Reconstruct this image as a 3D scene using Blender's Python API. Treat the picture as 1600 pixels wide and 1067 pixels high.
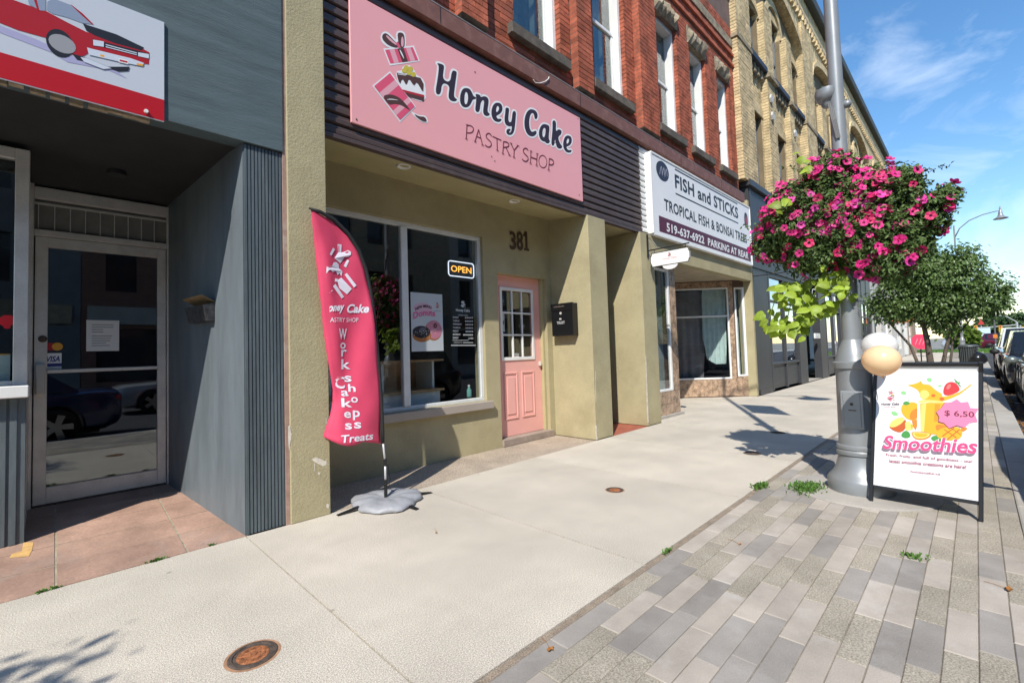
import bpy, bmesh, math, random
from mathutils import Vector, Matrix
from mathutils.geometry import tessellate_polygon
random.seed(7)
for o in list(bpy.data.objects): bpy.data.objects.remove(o)
scene = bpy.context.scene
COL = scene.collection

# ------------------------------------------------------------------ camera
FPX, YAW, PITCH, ROLL, CY, CAMH = 720.55, .7875, .0421, -.0319, -14.46, 1.29
fw = Vector((math.cos(PITCH)*math.cos(YAW), math.cos(PITCH)*math.sin(YAW), math.sin(PITCH)))
rt = fw.cross(Vector((0, 0, 1))).normalized(); up = rt.cross(fw)
RT = rt*math.cos(ROLL) + up*math.sin(ROLL); UP = -rt*math.sin(ROLL) + up*math.cos(ROLL)
CAM = Vector((0, 0, CAMH))
cd = bpy.data.cameras.new('camera'); cam = bpy.data.objects.new('camera', cd); COL.objects.link(cam)
cam.matrix_world = Matrix(((RT.x, UP.x, -fw.x, CAM.x), (RT.y, UP.y, -fw.y, CAM.y), (RT.z, UP.z, -fw.z, CAM.z), (0, 0, 0, 1)))
cd.sensor_fit = 'HORIZONTAL'; cd.sensor_width = 36; cd.lens = FPX/1600*36
cd.shift_y = CY/1600; cd.clip_start = .05; cd.clip_end = 3000
scene.camera = cam

# ------------------------------------------------------------------ sky and sun
SUN = Vector((.622, .335, -.707)).normalized()          # the way the light travels
world = bpy.data.worlds.new('World'); scene.world = world; world.use_nodes = True
wn, wl = world.node_tree.nodes, world.node_tree.links
bg = wn['Background']; bg.inputs['Strength'].default_value = .1488
sky = wn.new('ShaderNodeTexSky'); sky.sky_type = 'NISHITA'; sky.sun_disc = False
sky.sun_elevation = math.radians(45); sky.sun_rotation = math.atan2(-SUN.x, -SUN.y)
sky.air_density = 1.15; sky.dust_density = .05; sky.ozone_density = 2.6
tc = wn.new('ShaderNodeTexCoord'); mp = wn.new('ShaderNodeMapping')
mp.inputs['Rotation'].default_value = (.5, .35, .3); mp.inputs['Scale'].default_value = (1.2, 3.2, 5.5)
cn = wn.new('ShaderNodeTexNoise'); cn.inputs['Scale'].default_value = 2.1; cn.inputs['Detail'].default_value = 9; cn.inputs['Roughness'].default_value = .58
cn.inputs['Distortion'].default_value = .5
cr = wn.new('ShaderNodeValToRGB'); cr.color_ramp.elements[0].position = .50; cr.color_ramp.elements[1].position = .86
cr.color_ramp.elements[1].color = (.55, .55, .55, 1)
mx = wn.new('ShaderNodeMix'); mx.data_type = 'RGBA'; mx.inputs['B'].default_value = (6.0, 6.7, 7.6, 1)
wl.new(tc.outputs['Generated'], mp.inputs['Vector']); wl.new(mp.outputs[0], cn.inputs['Vector'])
wl.new(cn.outputs['Fac'], cr.inputs[0]); wl.new(cr.outputs[0], mx.inputs['Factor'])
hs_ = wn.new('ShaderNodeHueSaturation'); hs_.inputs['Saturation'].default_value = 1.22; wl.new(sky.outputs[0], hs_.inputs['Color']); wl.new(hs_.outputs[0], mx.inputs['A']); wl.new(mx.outputs['Result'], bg.inputs['Color'])
sl = bpy.data.lights.new('sun', 'SUN'); sl.energy = 4.3; sl.angle = math.radians(.53); sl.color = (1, .95, .865)
so = bpy.data.objects.new('sun', sl); COL.objects.link(so); so.location = (-30, -20, 40)
so.rotation_euler = SUN.to_track_quat('-Z', 'Y').to_euler()
vs = scene.view_settings; vs.view_transform = 'Standard'; vs.look = 'None'; vs.exposure = .42; vs.gamma = 1; vs.use_curve_mapping = False
scene.cycles.max_bounces = 8; scene.cycles.transparent_max_bounces = 16
scene.cycles.caustics_reflective = False; scene.cycles.caustics_refractive = False

# ------------------------------------------------------------------ helpers
def ray(x, y): return fw + RT*((x-800)/FPX) - UP*((y-533.5-CY)/FPX)
def crop(ox, oy, s, pts): return [(ox+x/s, oy+y/s) for x, y in pts]
class Frame:                      # a flat face: origin, right, up; normal faces the viewer of the face
    def __init__(f, O, U, V):
        f.O = Vector(O); f.U = Vector(U).normalized(); f.V = Vector(V).normalized(); f.N = f.U.cross(f.V).normalized()
    def at(f, u, v, n=0): return f.O + f.U*u + f.V*v + f.N*n
    def uv(f, p):
        d = ray(*p); t = (f.O-CAM).dot(f.N)/d.dot(f.N); q = CAM+d*t-f.O
        return (q.dot(f.U), q.dot(f.V))
    def uvs(f, pts): return [f.uv(p) for p in pts]
    def moved(f, n): return Frame(f.O+f.N*n, f.U, f.V)
def FY(y): return Frame((0, y, 0), (1, 0, 0), (0, 0, 1))      # a face turned to the street
def FX(x): return Frame((x, 0, 0), (0, -1, 0), (0, 0, 1))     # a face turned down the street to the camera

def lin(c): return c/12.92 if c <= .04045 else ((c+.055)/1.055)**2.4
def hx(s, k=1.0): return tuple(lin(int(s[i:i+2], 16)/255)*k for i in (0, 2, 4))
MATS = {}
def mat(name, col, rough=.6, metal=0, var=0, vscale=3, grain=0, gscale=120, bump=0, bscale=60, spec=.5, rnd=0, stain=None, sscale=1.2, samt=.5,
        emit=None, coat=0, trans=0, stretch=None, spots=None):
    if name in MATS: return MATS[name]
    m = bpy.data.materials.new(name); m.use_nodes = True; n, l = m.node_tree.nodes, m.node_tree.links
    p = n['Principled BSDF']; p.inputs['Roughness'].default_value = rough; p.inputs['Metallic'].default_value = metal
    p.inputs['Specular IOR Level'].default_value = spec
    p.inputs['Coat Weight'].default_value = coat
    c = (*col, 1); p.inputs['Base Color'].default_value = c
    geo = n.new('ShaderNodeNewGeometry').outputs['Position']
    if stretch:
        mpn = n.new('ShaderNodeMapping'); mpn.inputs['Scale'].default_value = stretch; l.new(geo, mpn.inputs['Vector']); geo = mpn.outputs[0]
    def noise(s, det=4, r=.6):
        t = n.new('ShaderNodeTexNoise'); t.inputs['Scale'].default_value = s; t.inputs['Detail'].default_value = det; t.inputs['Roughness'].default_value = r
        l.new(geo, t.inputs['Vector']); return t.outputs['Fac']
    cur = None
    def mul(cur, fac_out, lo, hi):          # brightness factor from a 0..1 value
        mr = n.new('ShaderNodeMapRange'); mr.inputs['From Min'].default_value = .3; mr.inputs['From Max'].default_value = .7
        mr.inputs['To Min'].default_value = lo; mr.inputs['To Max'].default_value = hi; l.new(fac_out, mr.inputs['Value'])
        mm = n.new('ShaderNodeMix'); mm.data_type = 'RGBA'; mm.blend_type = 'MULTIPLY'; mm.inputs['Factor'].default_value = 1
        if cur is None: mm.inputs['A'].default_value = c
        else: l.new(cur, mm.inputs['A'])
        l.new(mr.outputs[0], mm.inputs['B']); return mm.outputs['Result']
    if var: cur = mul(cur, noise(vscale), 1-var, 1+var)
    if grain: cur = mul(cur, noise(gscale, 2, .7), 1-grain, 1+grain)
    if rnd:
        oi = n.new('ShaderNodeObjectInfo'); mr = n.new('ShaderNodeMapRange'); l.new(oi.outputs['Random'], mr.inputs['Value'])
        mr.inputs['To Min'].default_value = .3; mr.inputs['To Max'].default_value = .7; cur = mul(cur, mr.outputs[0], 1-rnd, 1+rnd)
    if stain:
        rp = n.new('ShaderNodeValToRGB'); rp.color_ramp.elements[0].position = .52; rp.color_ramp.elements[1].position = .72
        l.new(noise(sscale, 6, .65), rp.inputs[0])
        ml = n.new('ShaderNodeMath'); ml.operation = 'MULTIPLY'; ml.inputs[1].default_value = samt; l.new(rp.outputs[0], ml.inputs[0])
        mm = n.new('ShaderNodeMix'); mm.data_type = 'RGBA'; mm.inputs['B'].default_value = (*stain, 1)
        if cur is None: mm.inputs['A'].default_value = c
        else: l.new(cur, mm.inputs['A'])
        l.new(ml.outputs[0], mm.inputs['Factor']); cur = mm.outputs['Result']
    if spots:                                # scattered small marks such as old gum: (colour, scale, radius)
        vo = n.new('ShaderNodeTexVoronoi'); vo.inputs['Scale'].default_value = spots[1]; vo.inputs['Randomness'].default_value = 1; l.new(geo, vo.inputs['Vector'])
        lt_ = n.new('ShaderNodeMapRange'); lt_.inputs['From Min'].default_value = spots[2]; lt_.inputs['From Max'].default_value = spots[2]*.6; lt_.inputs['To Max'].default_value = .6; l.new(vo.outputs['Distance'], lt_.inputs['Value'])
        mm = n.new('ShaderNodeMix'); mm.data_type = 'RGBA'; mm.inputs['B'].default_value = (*spots[0], 1)
        if cur is None: mm.inputs['A'].default_value = c
        else: l.new(cur, mm.inputs['A'])
        l.new(lt_.outputs[0], mm.inputs['Factor']); cur = mm.outputs['Result']
    if cur is not None: l.new(cur, p.inputs['Base Color'])
    if bump:
        b = n.new('ShaderNodeBump'); b.inputs['Strength'].default_value = bump; b.inputs['Distance'].default_value = .01
        l.new(noise(bscale, 5, .6), b.inputs['Height']); l.new(b.outputs[0], p.inputs['Normal'])
    if emit: p.inputs['Emission Color'].default_value = (*emit[0], 1); p.inputs['Emission Strength'].default_value = emit[1]
    if trans:
        tr = n.new('ShaderNodeBsdfTranslucent'); ms = n.new('ShaderNodeMixShader'); ms.inputs[0].default_value = trans
        if cur is not None: l.new(cur, tr.inputs['Color'])
        else: tr.inputs['Color'].default_value = c
        l.new(p.outputs[0], ms.inputs[1]); l.new(tr.outputs[0], ms.inputs[2]); l.new(ms.outputs[0], n['Material Output'].inputs['Surface'])
    MATS[name] = m; return m
def glass(name, tint=(.86, .9, .9), ior=1.5, rough=0.0, k=1.6):
    if name in MATS: return MATS[name]
    m = bpy.data.materials.new(name); m.use_nodes = True; n, l = m.node_tree.nodes, m.node_tree.links
    n.remove(n['Principled BSDF'])
    f = n.new('ShaderNodeFresnel'); gi = n.new('ShaderNodeNewGeometry'); im = n.new('ShaderNodeMix')      # same reflection on both faces of the pane
    im.inputs['A'].default_value = ior; im.inputs['B'].default_value = 1/ior; l.new(gi.outputs['Backfacing'], im.inputs['Factor']); l.new(im.outputs[0], f.inputs['IOR'])
    t = n.new('ShaderNodeBsdfTransparent'); t.inputs['Color'].default_value = (*tint, 1)
    g = n.new('ShaderNodeBsdfGlossy'); g.inputs['Roughness'].default_value = rough; g.inputs['Color'].default_value = (.95, .97, 1, 1)
    d = n.new('ShaderNodeMath'); d.operation = 'MULTIPLY'; d.use_clamp = True; d.inputs[1].default_value = k
    ms = n.new('ShaderNodeMixShader'); l.new(f.outputs[0], d.inputs[0]); l.new(d.outputs[0], ms.inputs[0]); l.new(t.outputs[0], ms.inputs[1]); l.new(g.outputs[0], ms.inputs[2])
    l.new(ms.outputs[0], n['Material Output'].inputs['Surface']); MATS[name] = m; return m

def tag(o, label=None, cat=None, group=None, kind=None):
    if label: o['label'] = label
    if cat: o['category'] = cat
    if group: o['group'] = group
    if kind: o['kind'] = kind
    return o
def empty(name, loc=(0, 0, 0), label=None, cat=None, group=None):
    o = bpy.data.objects.new(name, None); o.empty_display_size = .1; COL.objects.link(o); o.location = loc
    return tag(o, label, cat, group)
def link(name, me, parent=None, m=None):
    if m is not None: me.materials.clear(); me.materials.append(m)
    o = bpy.data.objects.new(name, me); COL.objects.link(o)
    if parent is not None:
        o.parent = parent
        o.matrix_parent_inverse = wmat(parent).inverted()
    return o
def wmat(o):
    m = o.matrix_basis.copy()
    if o.parent: m = wmat(o.parent) @ o.matrix_parent_inverse @ m
    return m
def copy_tree(o, parent=None, loc=None, rz=None, group=None):
    """copy a thing with its parts; locations are of the root"""
    c = o.copy(); COL.objects.link(c)
    if parent is not None:
        inv = o.matrix_parent_inverse.copy(); c.parent = parent; c.matrix_parent_inverse = inv
    for ch in [x for x in bpy.data.objects if x.parent == o]: copy_tree(ch, c)
    if loc is not None: c.location = loc
    if rz is not None: c.rotation_euler = (0, 0, rz)
    return c
class MB:
    def __init__(s): s.v = []; s.f = []; s.mi = []
    def add(s, vs, fs, mi=0):
        k = len(s.v); s.v += [tuple(p) for p in vs]; s.f += [tuple(i+k for i in f) for f in fs]; s.mi += [mi]*len(fs); return s
    def box(s, x0, y0, z0, x1, y1, z1, mi=0):
        x0, x1 = min(x0, x1), max(x0, x1); y0, y1 = min(y0, y1), max(y0, y1); z0, z1 = min(z0, z1), max(z0, z1)
        return s.add([(x0, y0, z0), (x1, y0, z0), (x1, y1, z0), (x0, y1, z0), (x0, y0, z1), (x1, y0, z1), (x1, y1, z1), (x0, y1, z1)],
                     [(0, 3, 2, 1), (4, 5, 6, 7), (0, 1, 5, 4), (1, 2, 6, 5), (2, 3, 7, 6), (3, 0, 4, 7)], mi)
    def fbox(s, F, u0, u1, v0, v1, n0, n1, mi=0):
        P = [F.at(u, v, n) for n in (n0, n1) for u, v in ((u0, v0), (u1, v0), (u1, v1), (u0, v1))]
        return s.add(P, [(0, 3, 2, 1), (4, 5, 6, 7), (0, 1, 5, 4), (1, 2, 6, 5), (2, 3, 7, 6), (3, 0, 4, 7)], mi)
    def fpoly(s, F, loop, n0, n1=None, mi=0, holes=()):
        """filled outline in a frame; thick when n1 is given"""
        loops = [loop]+list(holes)
        L3 = [[Vector((u, v, 0)) for u, v in lp] for lp in loops]
        flat = [p for lp in loops for p in lp]
        tris = tessellate_polygon(L3)
        top = n0 if n1 is None else n1
        P = [F.at(u, v, top) for u, v in flat]; fs = []
        for t in tris:
            a, b, c = [Vector(flat[i]+(0,)) for i in t]
            fs.append(tuple(t) if (b-a).cross(c-a).z > 0 else (t[0], t[2], t[1]))
        if n1 is not None:
            k = len(P); P += [F.at(u, v, n0) for u, v in flat]; fs += [tuple(i+k for i in reversed(f)) for f in fs]
            b = 0
            for lp in loops:
                m = len(lp)
                for i in range(m):
                    j = (i+1) % m; fs.append((b+i, k+b+i, k+b+j, b+j))
                b += m
        return s.add(P, fs, mi)
    def stroke(s, F, pts, w, n, closed=False, mi=0, w1=None):
        pts = [Vector(p) for p in pts]; m = len(pts); Lp = []; Rp = []
        for i, p in enumerate(pts):
            a = pts[(i-1) % m] if (closed or i > 0) else p; b = pts[(i+1) % m] if (closed or i < m-1) else p
            d1 = (p-a); d2 = (b-p)
            if d1.length < 1e-9: d1 = d2
            if d2.length < 1e-9: d2 = d1
            d1 = d1.normalized(); d2 = d2.normalized(); t = (d1+d2)
            t = t.normalized() if t.length > 1e-6 else d1
            nn = Vector((-t.y, t.x)); k = 1/max(.5, nn.dot(Vector((-d1.y, d1.x))))
            ww = w if w1 is None else w+(w1-w)*i/(m-1)
            Lp.append(p+nn*ww*.5*k); Rp.append(p-nn*ww*.5*k)
        P = [F.at(q.x, q.y, n) for q in Lp]+[F.at(q.x, q.y, n+.00015*(i % 2)) for i, q in enumerate(Rp)]; fs = []
        for i in range(m if closed else m-1):
            j = (i+1) % m; fs.append((m+i, m+j, j, i))
        return s.add(P, fs, mi)
    def tube(s, path, rad, n=8, cap=True, mi=0):
        path = [Vector(p) for p in path]; m = len(path); rad = rad if hasattr(rad, '__len__') else [rad]*m
        rings = []; prev = None
        for i, p in enumerate(path):
            t = (path[min(i+1, m-1)]-path[max(i-1, 0)]).normalized()
            if prev is None:
                a = t.cross(Vector((0, 0, 1)))
                if a.length < .05: a = t.cross(Vector((1, 0, 0)))
            else: a = prev-t*prev.dot(t)
            a.normalize(); prev = a; b = t.cross(a)
            rings.append([p+(a*math.cos(k*2*math.pi/n)+b*math.sin(k*2*math.pi/n))*rad[i] for k in range(n)])
        P = [q for r in rings for q in r]; fs = []
        for i in range(m-1):
            for k in range(n): fs.append((i*n+k, i*n+(k+1) % n, (i+1)*n+(k+1) % n, (i+1)*n+k))
        if cap: fs.append(tuple(reversed(range(n)))); fs.append(tuple((m-1)*n+k for k in range(n)))
        return s.add(P, fs, mi)
    def lathe(s, prof, c=(0, 0), n=24, mi=0, wob=None):
        P = []; fs = []; m = len(prof)
        for r, z in prof:
            for k in range(n):
                a = k*2*math.pi/n; rr = r*(1 if wob is None else wob(a, z)); P.append((c[0]+rr*math.cos(a), c[1]+rr*math.sin(a), z))
        for i in range(m-1):
            for k in range(n): fs.append((i*n+k, i*n+(k+1) % n, (i+1)*n+(k+1) % n, (i+1)*n+k))
        fs.append(tuple(reversed(range(n)))); fs.append(tuple((m-1)*n+k for k in range(n)))
        return s.add(P, fs, mi)
    def ball(s, c, rx, ry=None, rz=None, n=12, m=8, mi=0):
        ry = ry or rx; rz = rz or rx; P = [(c[0], c[1], c[2]-rz)]; fs = []
        for i in range(1, m):
            t = -math.pi/2+math.pi*i/m
            for k in range(n): a = 2*math.pi*k/n; P.append((c[0]+rx*math.cos(t)*math.cos(a), c[1]+ry*math.cos(t)*math.sin(a), c[2]+rz*math.sin(t)))
        P.append((c[0], c[1], c[2]+rz))
        for k in range(n): fs.append((0, 1+(k+1) % n, 1+k))
        for i in range(m-2):
            for k in range(n): fs.append((1+i*n+k, 1+i*n+(k+1) % n, 1+(i+1)*n+(k+1) % n, 1+(i+1)*n+k))
        b = 1+(m-2)*n
        for k in range(n): fs.append((b+k, b+(k+1) % n, len(P)-1))
        return s.add(P, fs, mi)
    def mesh(s, name, smooth=False):
        me = bpy.data.meshes.new(name); me.from_pydata(s.v, [], s.f); me.update()
        if any(s.mi): me.polygons.foreach_set('material_index', s.mi)
        if smooth: me.polygons.foreach_set('use_smooth', [True]*len(me.polygons))
        return me
    def build(s, name, m, parent=None, smooth=False, bevel=0, seg=1, kind=None, label=None):
        me = s.mesh(name, smooth); ms = m if isinstance(m, (list, tuple)) else [m]
        for q in ms: me.materials.append(q)
        o = link(name, me, parent)
        if bevel:
            b = o.modifiers.new('bevel', 'BEVEL'); b.width = bevel; b.segments = seg; b.limit_method = 'ANGLE'; b.angle_limit = math.radians(40)
        if smooth and not bevel:
            pass
        if kind: o['kind'] = kind
        if label: o['label'] = label
        return o
def smooth_angle(o, deg=35):
    me = o.data; me.polygons.foreach_set('use_smooth', [True]*len(me.polygons))
    me.set_sharp_from_angle(angle=math.radians(deg)); return o
def chaikin(pts, it=2, closed=True):
    for _ in range(it):
        q = []; m = len(pts)
        for i in range(m if closed else m-1):
            a, b = pts[i], pts[(i+1) % m]
            q += [(a[0]*.75+b[0]*.25, a[1]*.75+b[1]*.25), (a[0]*.25+b[0]*.75, a[1]*.25+b[1]*.75)]
        pts = q if closed else [pts[0]]+q+[pts[-1]]
    return pts
def ell(cx, cy, rx, ry, n=20, rot=0):
    c, s = math.cos(rot), math.sin(rot)
    return [(cx+c*rx*math.cos(a)-s*ry*math.sin(a), cy+s*rx*math.cos(a)+c*ry*math.sin(a)) for a in [2*math.pi*k/n for k in range(n)]]
def textmesh(body, bold=0, shear=0, spacing=1, res=3):
    cu = bpy.data.curves.new('lettering', 'FONT'); cu.body = body; cu.size = 1; cu.shear = shear; cu.offset = bold; cu.space_character = spacing
    cu.resolution_u = res; cu.fill_mode = 'FRONT'
    o = bpy.data.objects.new('lettering', cu); COL.objects.link(o)
    dg = bpy.context.evaluated_depsgraph_get(); me = bpy.data.meshes.new_from_object(o.evaluated_get(dg))
    bpy.data.objects.remove(o); vs = [tuple(v.co) for v in me.vertices]; fs = [tuple(p.vertices) for p in me.polygons]
    bpy.data.meshes.remove(me); return vs, fs
def textfit(F, body, u0, u1, v0, v1, n, m, parent=None, name='lettering', mb=None, warp=None, keep=False, **k):
    """text stretched to fill a rectangle of a face"""
    vs, fs = textmesh(body, **k)
    if not vs: return None
    xs = [p[0] for p in vs]; ys = [p[1] for p in vs]; a, b, c, d = min(xs), max(xs), min(ys), max(ys)
    su = (u1-u0)/(b-a); sv = (v1-v0)/(d-c)
    if keep: su = sv = min(su, sv)
    q = MB() if mb is None else mb; P = []
    for x, y, _ in vs:
        u = u0+(x-a)*su; v = v0+(y-c)*sv
        if warp: u, v = warp(u, v)
        P.append(F.at(u, v, n))
    if mb is not None: q.add(P, fs, 0); return None
    # one object per word
    par = list(range(len(vs)))
    def find(i):
        while par[i] != i: par[i] = par[par[i]]; i = par[i]
        return i
    for f in fs:
        for i in f[1:]: par[find(i)] = find(f[0])
    comp = {}
    for i in range(len(vs)): comp.setdefault(find(i), []).append(i)
    spans = sorted((min(xs[i] for i in c), max(xs[i] for i in c), r) for r, c in comp.items())
    words = []; end = -1e9
    for lo, hi, r in spans:
        if lo-end > .17: words.append(set())
        words[-1].add(r); end = max(end, hi)
    for w in words:
        idx = {}; vv = []; ff = []
        for f in fs:
            if find(f[0]) in w:
                for i in f:
                    if i not in idx: idx[i] = len(vv); vv.append(P[i])
                ff.append(tuple(idx[i] for i in f))
        MB().add(vv, ff).build(name, m, parent)
# ------------------------------------------------------------------ materials
M_OLIVE = mat('olive_stucco', (.41, .36, .218), .82, var=.10, vscale=2.2, grain=.10, gscale=90, bump=.45, bscale=55, spec=.25, stain=(.25, .20, .11), sscale=1.7, samt=.35)
M_OLIVE2 = mat('olive_soffit', (.44, .39, .22), .8, var=.06, bump=.25, bscale=80, spec=.2)
M_GREY = mat('blue_grey_paint', (.088, .112, .125), .55, var=.25, vscale=7.0, grain=.08, gscale=60, bump=.2, bscale=35, stretch=(1.0, 1.0, .16), stain=(.2, .22, .22), sscale=9, samt=.35)
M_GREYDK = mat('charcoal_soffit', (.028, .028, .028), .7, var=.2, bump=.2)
M_BROWN = mat('brown_metal', (.085, .058, .052), .38, var=.15, vscale=4, grain=.1, gscale=200, spec=.5, stain=(.2, .16, .14), sscale=5, samt=.25)
M_BEAM = mat('brown_painted_beam', (.20, .088, .066), .6, var=.18, vscale=6, bump=.2, stain=(.3, .22, .19), sscale=6, samt=.3)
M_WHITE = mat('white_paint', (.78, .78, .76), .5, var=.05, vscale=5, grain=.03)
M_ALU = mat('aluminium_frame', (.66, .635, .59), .42, metal=.25, var=.10, vscale=6, grain=.05, gscale=90, stain=(.38, .33, .28), sscale=7, samt=.3)
M_FRAMEW = mat('window_frame_white', (.66, .68, .68), .45, var=.08, vscale=6)
M_PINK = mat('pink_door_paint', (.80, .405, .36), .48, var=.05, vscale=3, bump=.08, bscale=120)
M_CONC = mat('sidewalk_concrete', (.535, .485, .405), .9, var=.13, vscale=1.1, rnd=.05, spots=((.25, .22, .19), 2.6, .045), grain=.46, gscale=160, bump=.5, bscale=220, spec=.2, stain=(.42, .36, .30), sscale=2.3, samt=.28)
M_AGG = mat('exposed_aggregate', (.40, .33, .26), .9, var=.15, vscale=3, grain=.5, gscale=75, bump=.7, bscale=75, spec=.2)
M_SAND = mat('joint_sand', (.27, .235, .185), .95, var=.3, vscale=6, grain=.4, gscale=140)
M_ASPH = mat('asphalt', (.062, .062, .066), .9, var=.2, vscale=.8, grain=.4, gscale=130, bump=.6, bscale=130, spec=.25)
M_KERB = mat('kerb_concrete', (.38, .355, .315), .9, var=.15, vscale=2, grain=.15, gscale=120, bump=.3)
M_GROUND = mat('distant_ground', (.22, .21, .18), .95, var=.2, vscale=.05)
M_GRASSM = mat('lawn_green', (.10, .19, .03), .9, var=.3, vscale=.7)
M_RED = mat('red_brick', (.39, .115, .066), .82, var=.28, vscale=2.5, grain=.14, gscale=45, bump=.4, bscale=60, spec=.2, rnd=.30, stain=(.11, .065, .05), sscale=1.6, samt=.55)
M_REDJ = mat('red_brick_far', (.385, .113, .065), .82, var=.45, vscale=5.0, grain=.2, gscale=24, bump=.4, bscale=60, spec=.2, stain=(.11, .065, .05), sscale=1.6, samt=.55)
M_MORT = mat('mortar', (.16, .105, .085), .95, var=.2, vscale=4, grain=.15)
M_YEL = mat('buff_brick', (.58, .455, .265), .82, var=.34, vscale=3, grain=.18, gscale=22, bump=.4, bscale=60, spec=.2, stain=(.26, .20, .12), sscale=1.1, samt=.5)
M_YMORT = mat('buff_mortar', (.19, .145, .085), .95, var=.2, vscale=3, grain=.15)
M_STONE = mat('rock_faced_stone', (.30, .245, .165), .95, var=.4, vscale=9, bump=1.0, bscale=18, stain=(.08, .065, .05), sscale=4, samt=.6)
M_SILL = mat('weathered_sill', (.12, .10, .08), .9, var=.35, vscale=7, bump=.5, bscale=30, stain=(.05, .045, .04), sscale=3, samt=.6)
M_SILLG = mat('taupe_sill', (.36, .31, .265), .6, var=.06)
M_DARK = mat('charcoal_shopfront', (.045, .047, .053), .45, var=.12, vscale=3)
M_MARB = mat('brown_marble_tile', (.36, .25, .17), .25, var=.55, vscale=9, grain=.25, gscale=40, stain=(.55, .42, .3), sscale=14, samt=.45)
M_BLACK = mat('black_plastic', (.012, .012, .013), .42)
M_BLACKM = mat('black_metal', (.018, .018, .02), .4, metal=.3)
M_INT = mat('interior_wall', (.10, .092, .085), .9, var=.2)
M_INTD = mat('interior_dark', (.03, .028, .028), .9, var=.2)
M_WOOD = mat('oak_veneer', (.42, .26, .13), .5, var=.12, vscale=4, stretch=(1, 1, 12))
M_RUST = mat('rusty_iron', (.33, .125, .05), .8, metal=.2, var=.5, vscale=30, grain=.3, gscale=120, bump=.5, bscale=90, stain=(.12, .05, .03), sscale=22, samt=.6)
M_IRON = mat('dark_iron', (.10, .075, .06), .8, metal=.3, var=.4, vscale=30, bump=.5, bscale=90)
M_LAMP = mat('grey_lamp_paint', (.27, .285, .295), .38, metal=.25, var=.08, vscale=5)
M_GLASS = glass('shop_glass', (.93, .95, .95))
M_GLASSD = glass('dark_glass', (.74, .78, .78), k=2.6)
M_GLASSU = glass('old_sash_glass', (.8, .86, .84), 1.5)

# ------------------------------------------------------------------ ground, road, kerb
tag(MB().add([(-900, -900, -.16), (2200, -900, -.16), (2200, 900, -.16), (-900, 900, -.16)], [(0, 1, 2, 3)]).build('ground', M_GROUND), kind='structure')
tag(MB().add([(-120, -13.2, -.135), (600, -13.2, -.135), (600, -.36, -.135), (-120, -.36, -.135)], [(0, 1, 2, 3)]).build('road', M_ASPH), kind='structure')
tag(MB().box(-60, -16.5, -.155, 300, -13.2, 0).build('far_pavement', M_KERB), kind='structure')
tag(MB().add([(57, -.3, -.131), (72, -.3, -.131), (72, 30, -.131), (57, 30, -.131)], [(0, 1, 2, 3)]).build('side_road', M_ASPH), kind='structure')
k = MB().box(-30, -.372, -.155, 56, -.152, -.012)
kerb = tag(k.build('kerb', M_KERB), kind='structure')
kst = MB().box(.004, -.375, -.15, 1.796, -.1495, 0).mesh('kerb_stone'); kst.materials.append(M_KERB)
for i in range(19):
    s = link('kerb_stone', kst, kerb); s.location = (-2+i*1.8, 0, 0)
    b = s.modifiers.new('bevel', 'BEVEL'); b.width = .014; b.segments = 2
# white parking line ends on the road
for i, x in enumerate((8.0, 14.4, 20.6)):
    tag(MB().add([(x, -2.6, -.131), (x+.1, -2.6, -.131), (x+.1, -.5, -.131), (x, -.5, -.131)], [(0, 1, 2, 3)]).build('road_marking', mat('road_paint', (.6, .6, .58), .8, var=.2, vscale=9)), kind='structure')

# concrete walk: one slab per bay between the saw-cut joints
walk = tag(MB().box(-30, 1.405, -.155, 56, 5.2, -.03).build('sidewalk', mat('dark_joint', (.07, .06, .05), .95)), kind='structure')
jx = [-8.2, -6.65, -5.1, -3.55, -2.0, -.5, 1.012, 2.51, 4.14, 5.74, 7.34, 8.94, 10.54, 12.14, 13.74, 15.34, 17, 19, 21, 23, 25, 27, 29, 31, 33, 35, 37, 39, 41, 44, 47, 50, 53, 56]
for a, b in zip(jx, jx[1:]):
    MB().box(a+.0045, 1.462, -.1, b-.0045, 3.846, 0).build('slab', M_CONC, walk)
MB().box(1.64, 3.854, -.1, 5.452, 4.66, -.002).build('aggregate_strip', M_AGG, walk)
MB().box(7.4, 3.854, -.1, 12.3, 5.9, -.003).build('slab', M_CONC, walk)
MB().box(-30, 1.424, -.1, 56, 1.458, -.006).build('joint_strip', mat('dirty_joint', (.27, .215, .16), .95, var=.3, vscale=9, grain=.5, gscale=150, bump=.6, bscale=120), walk)
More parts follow.
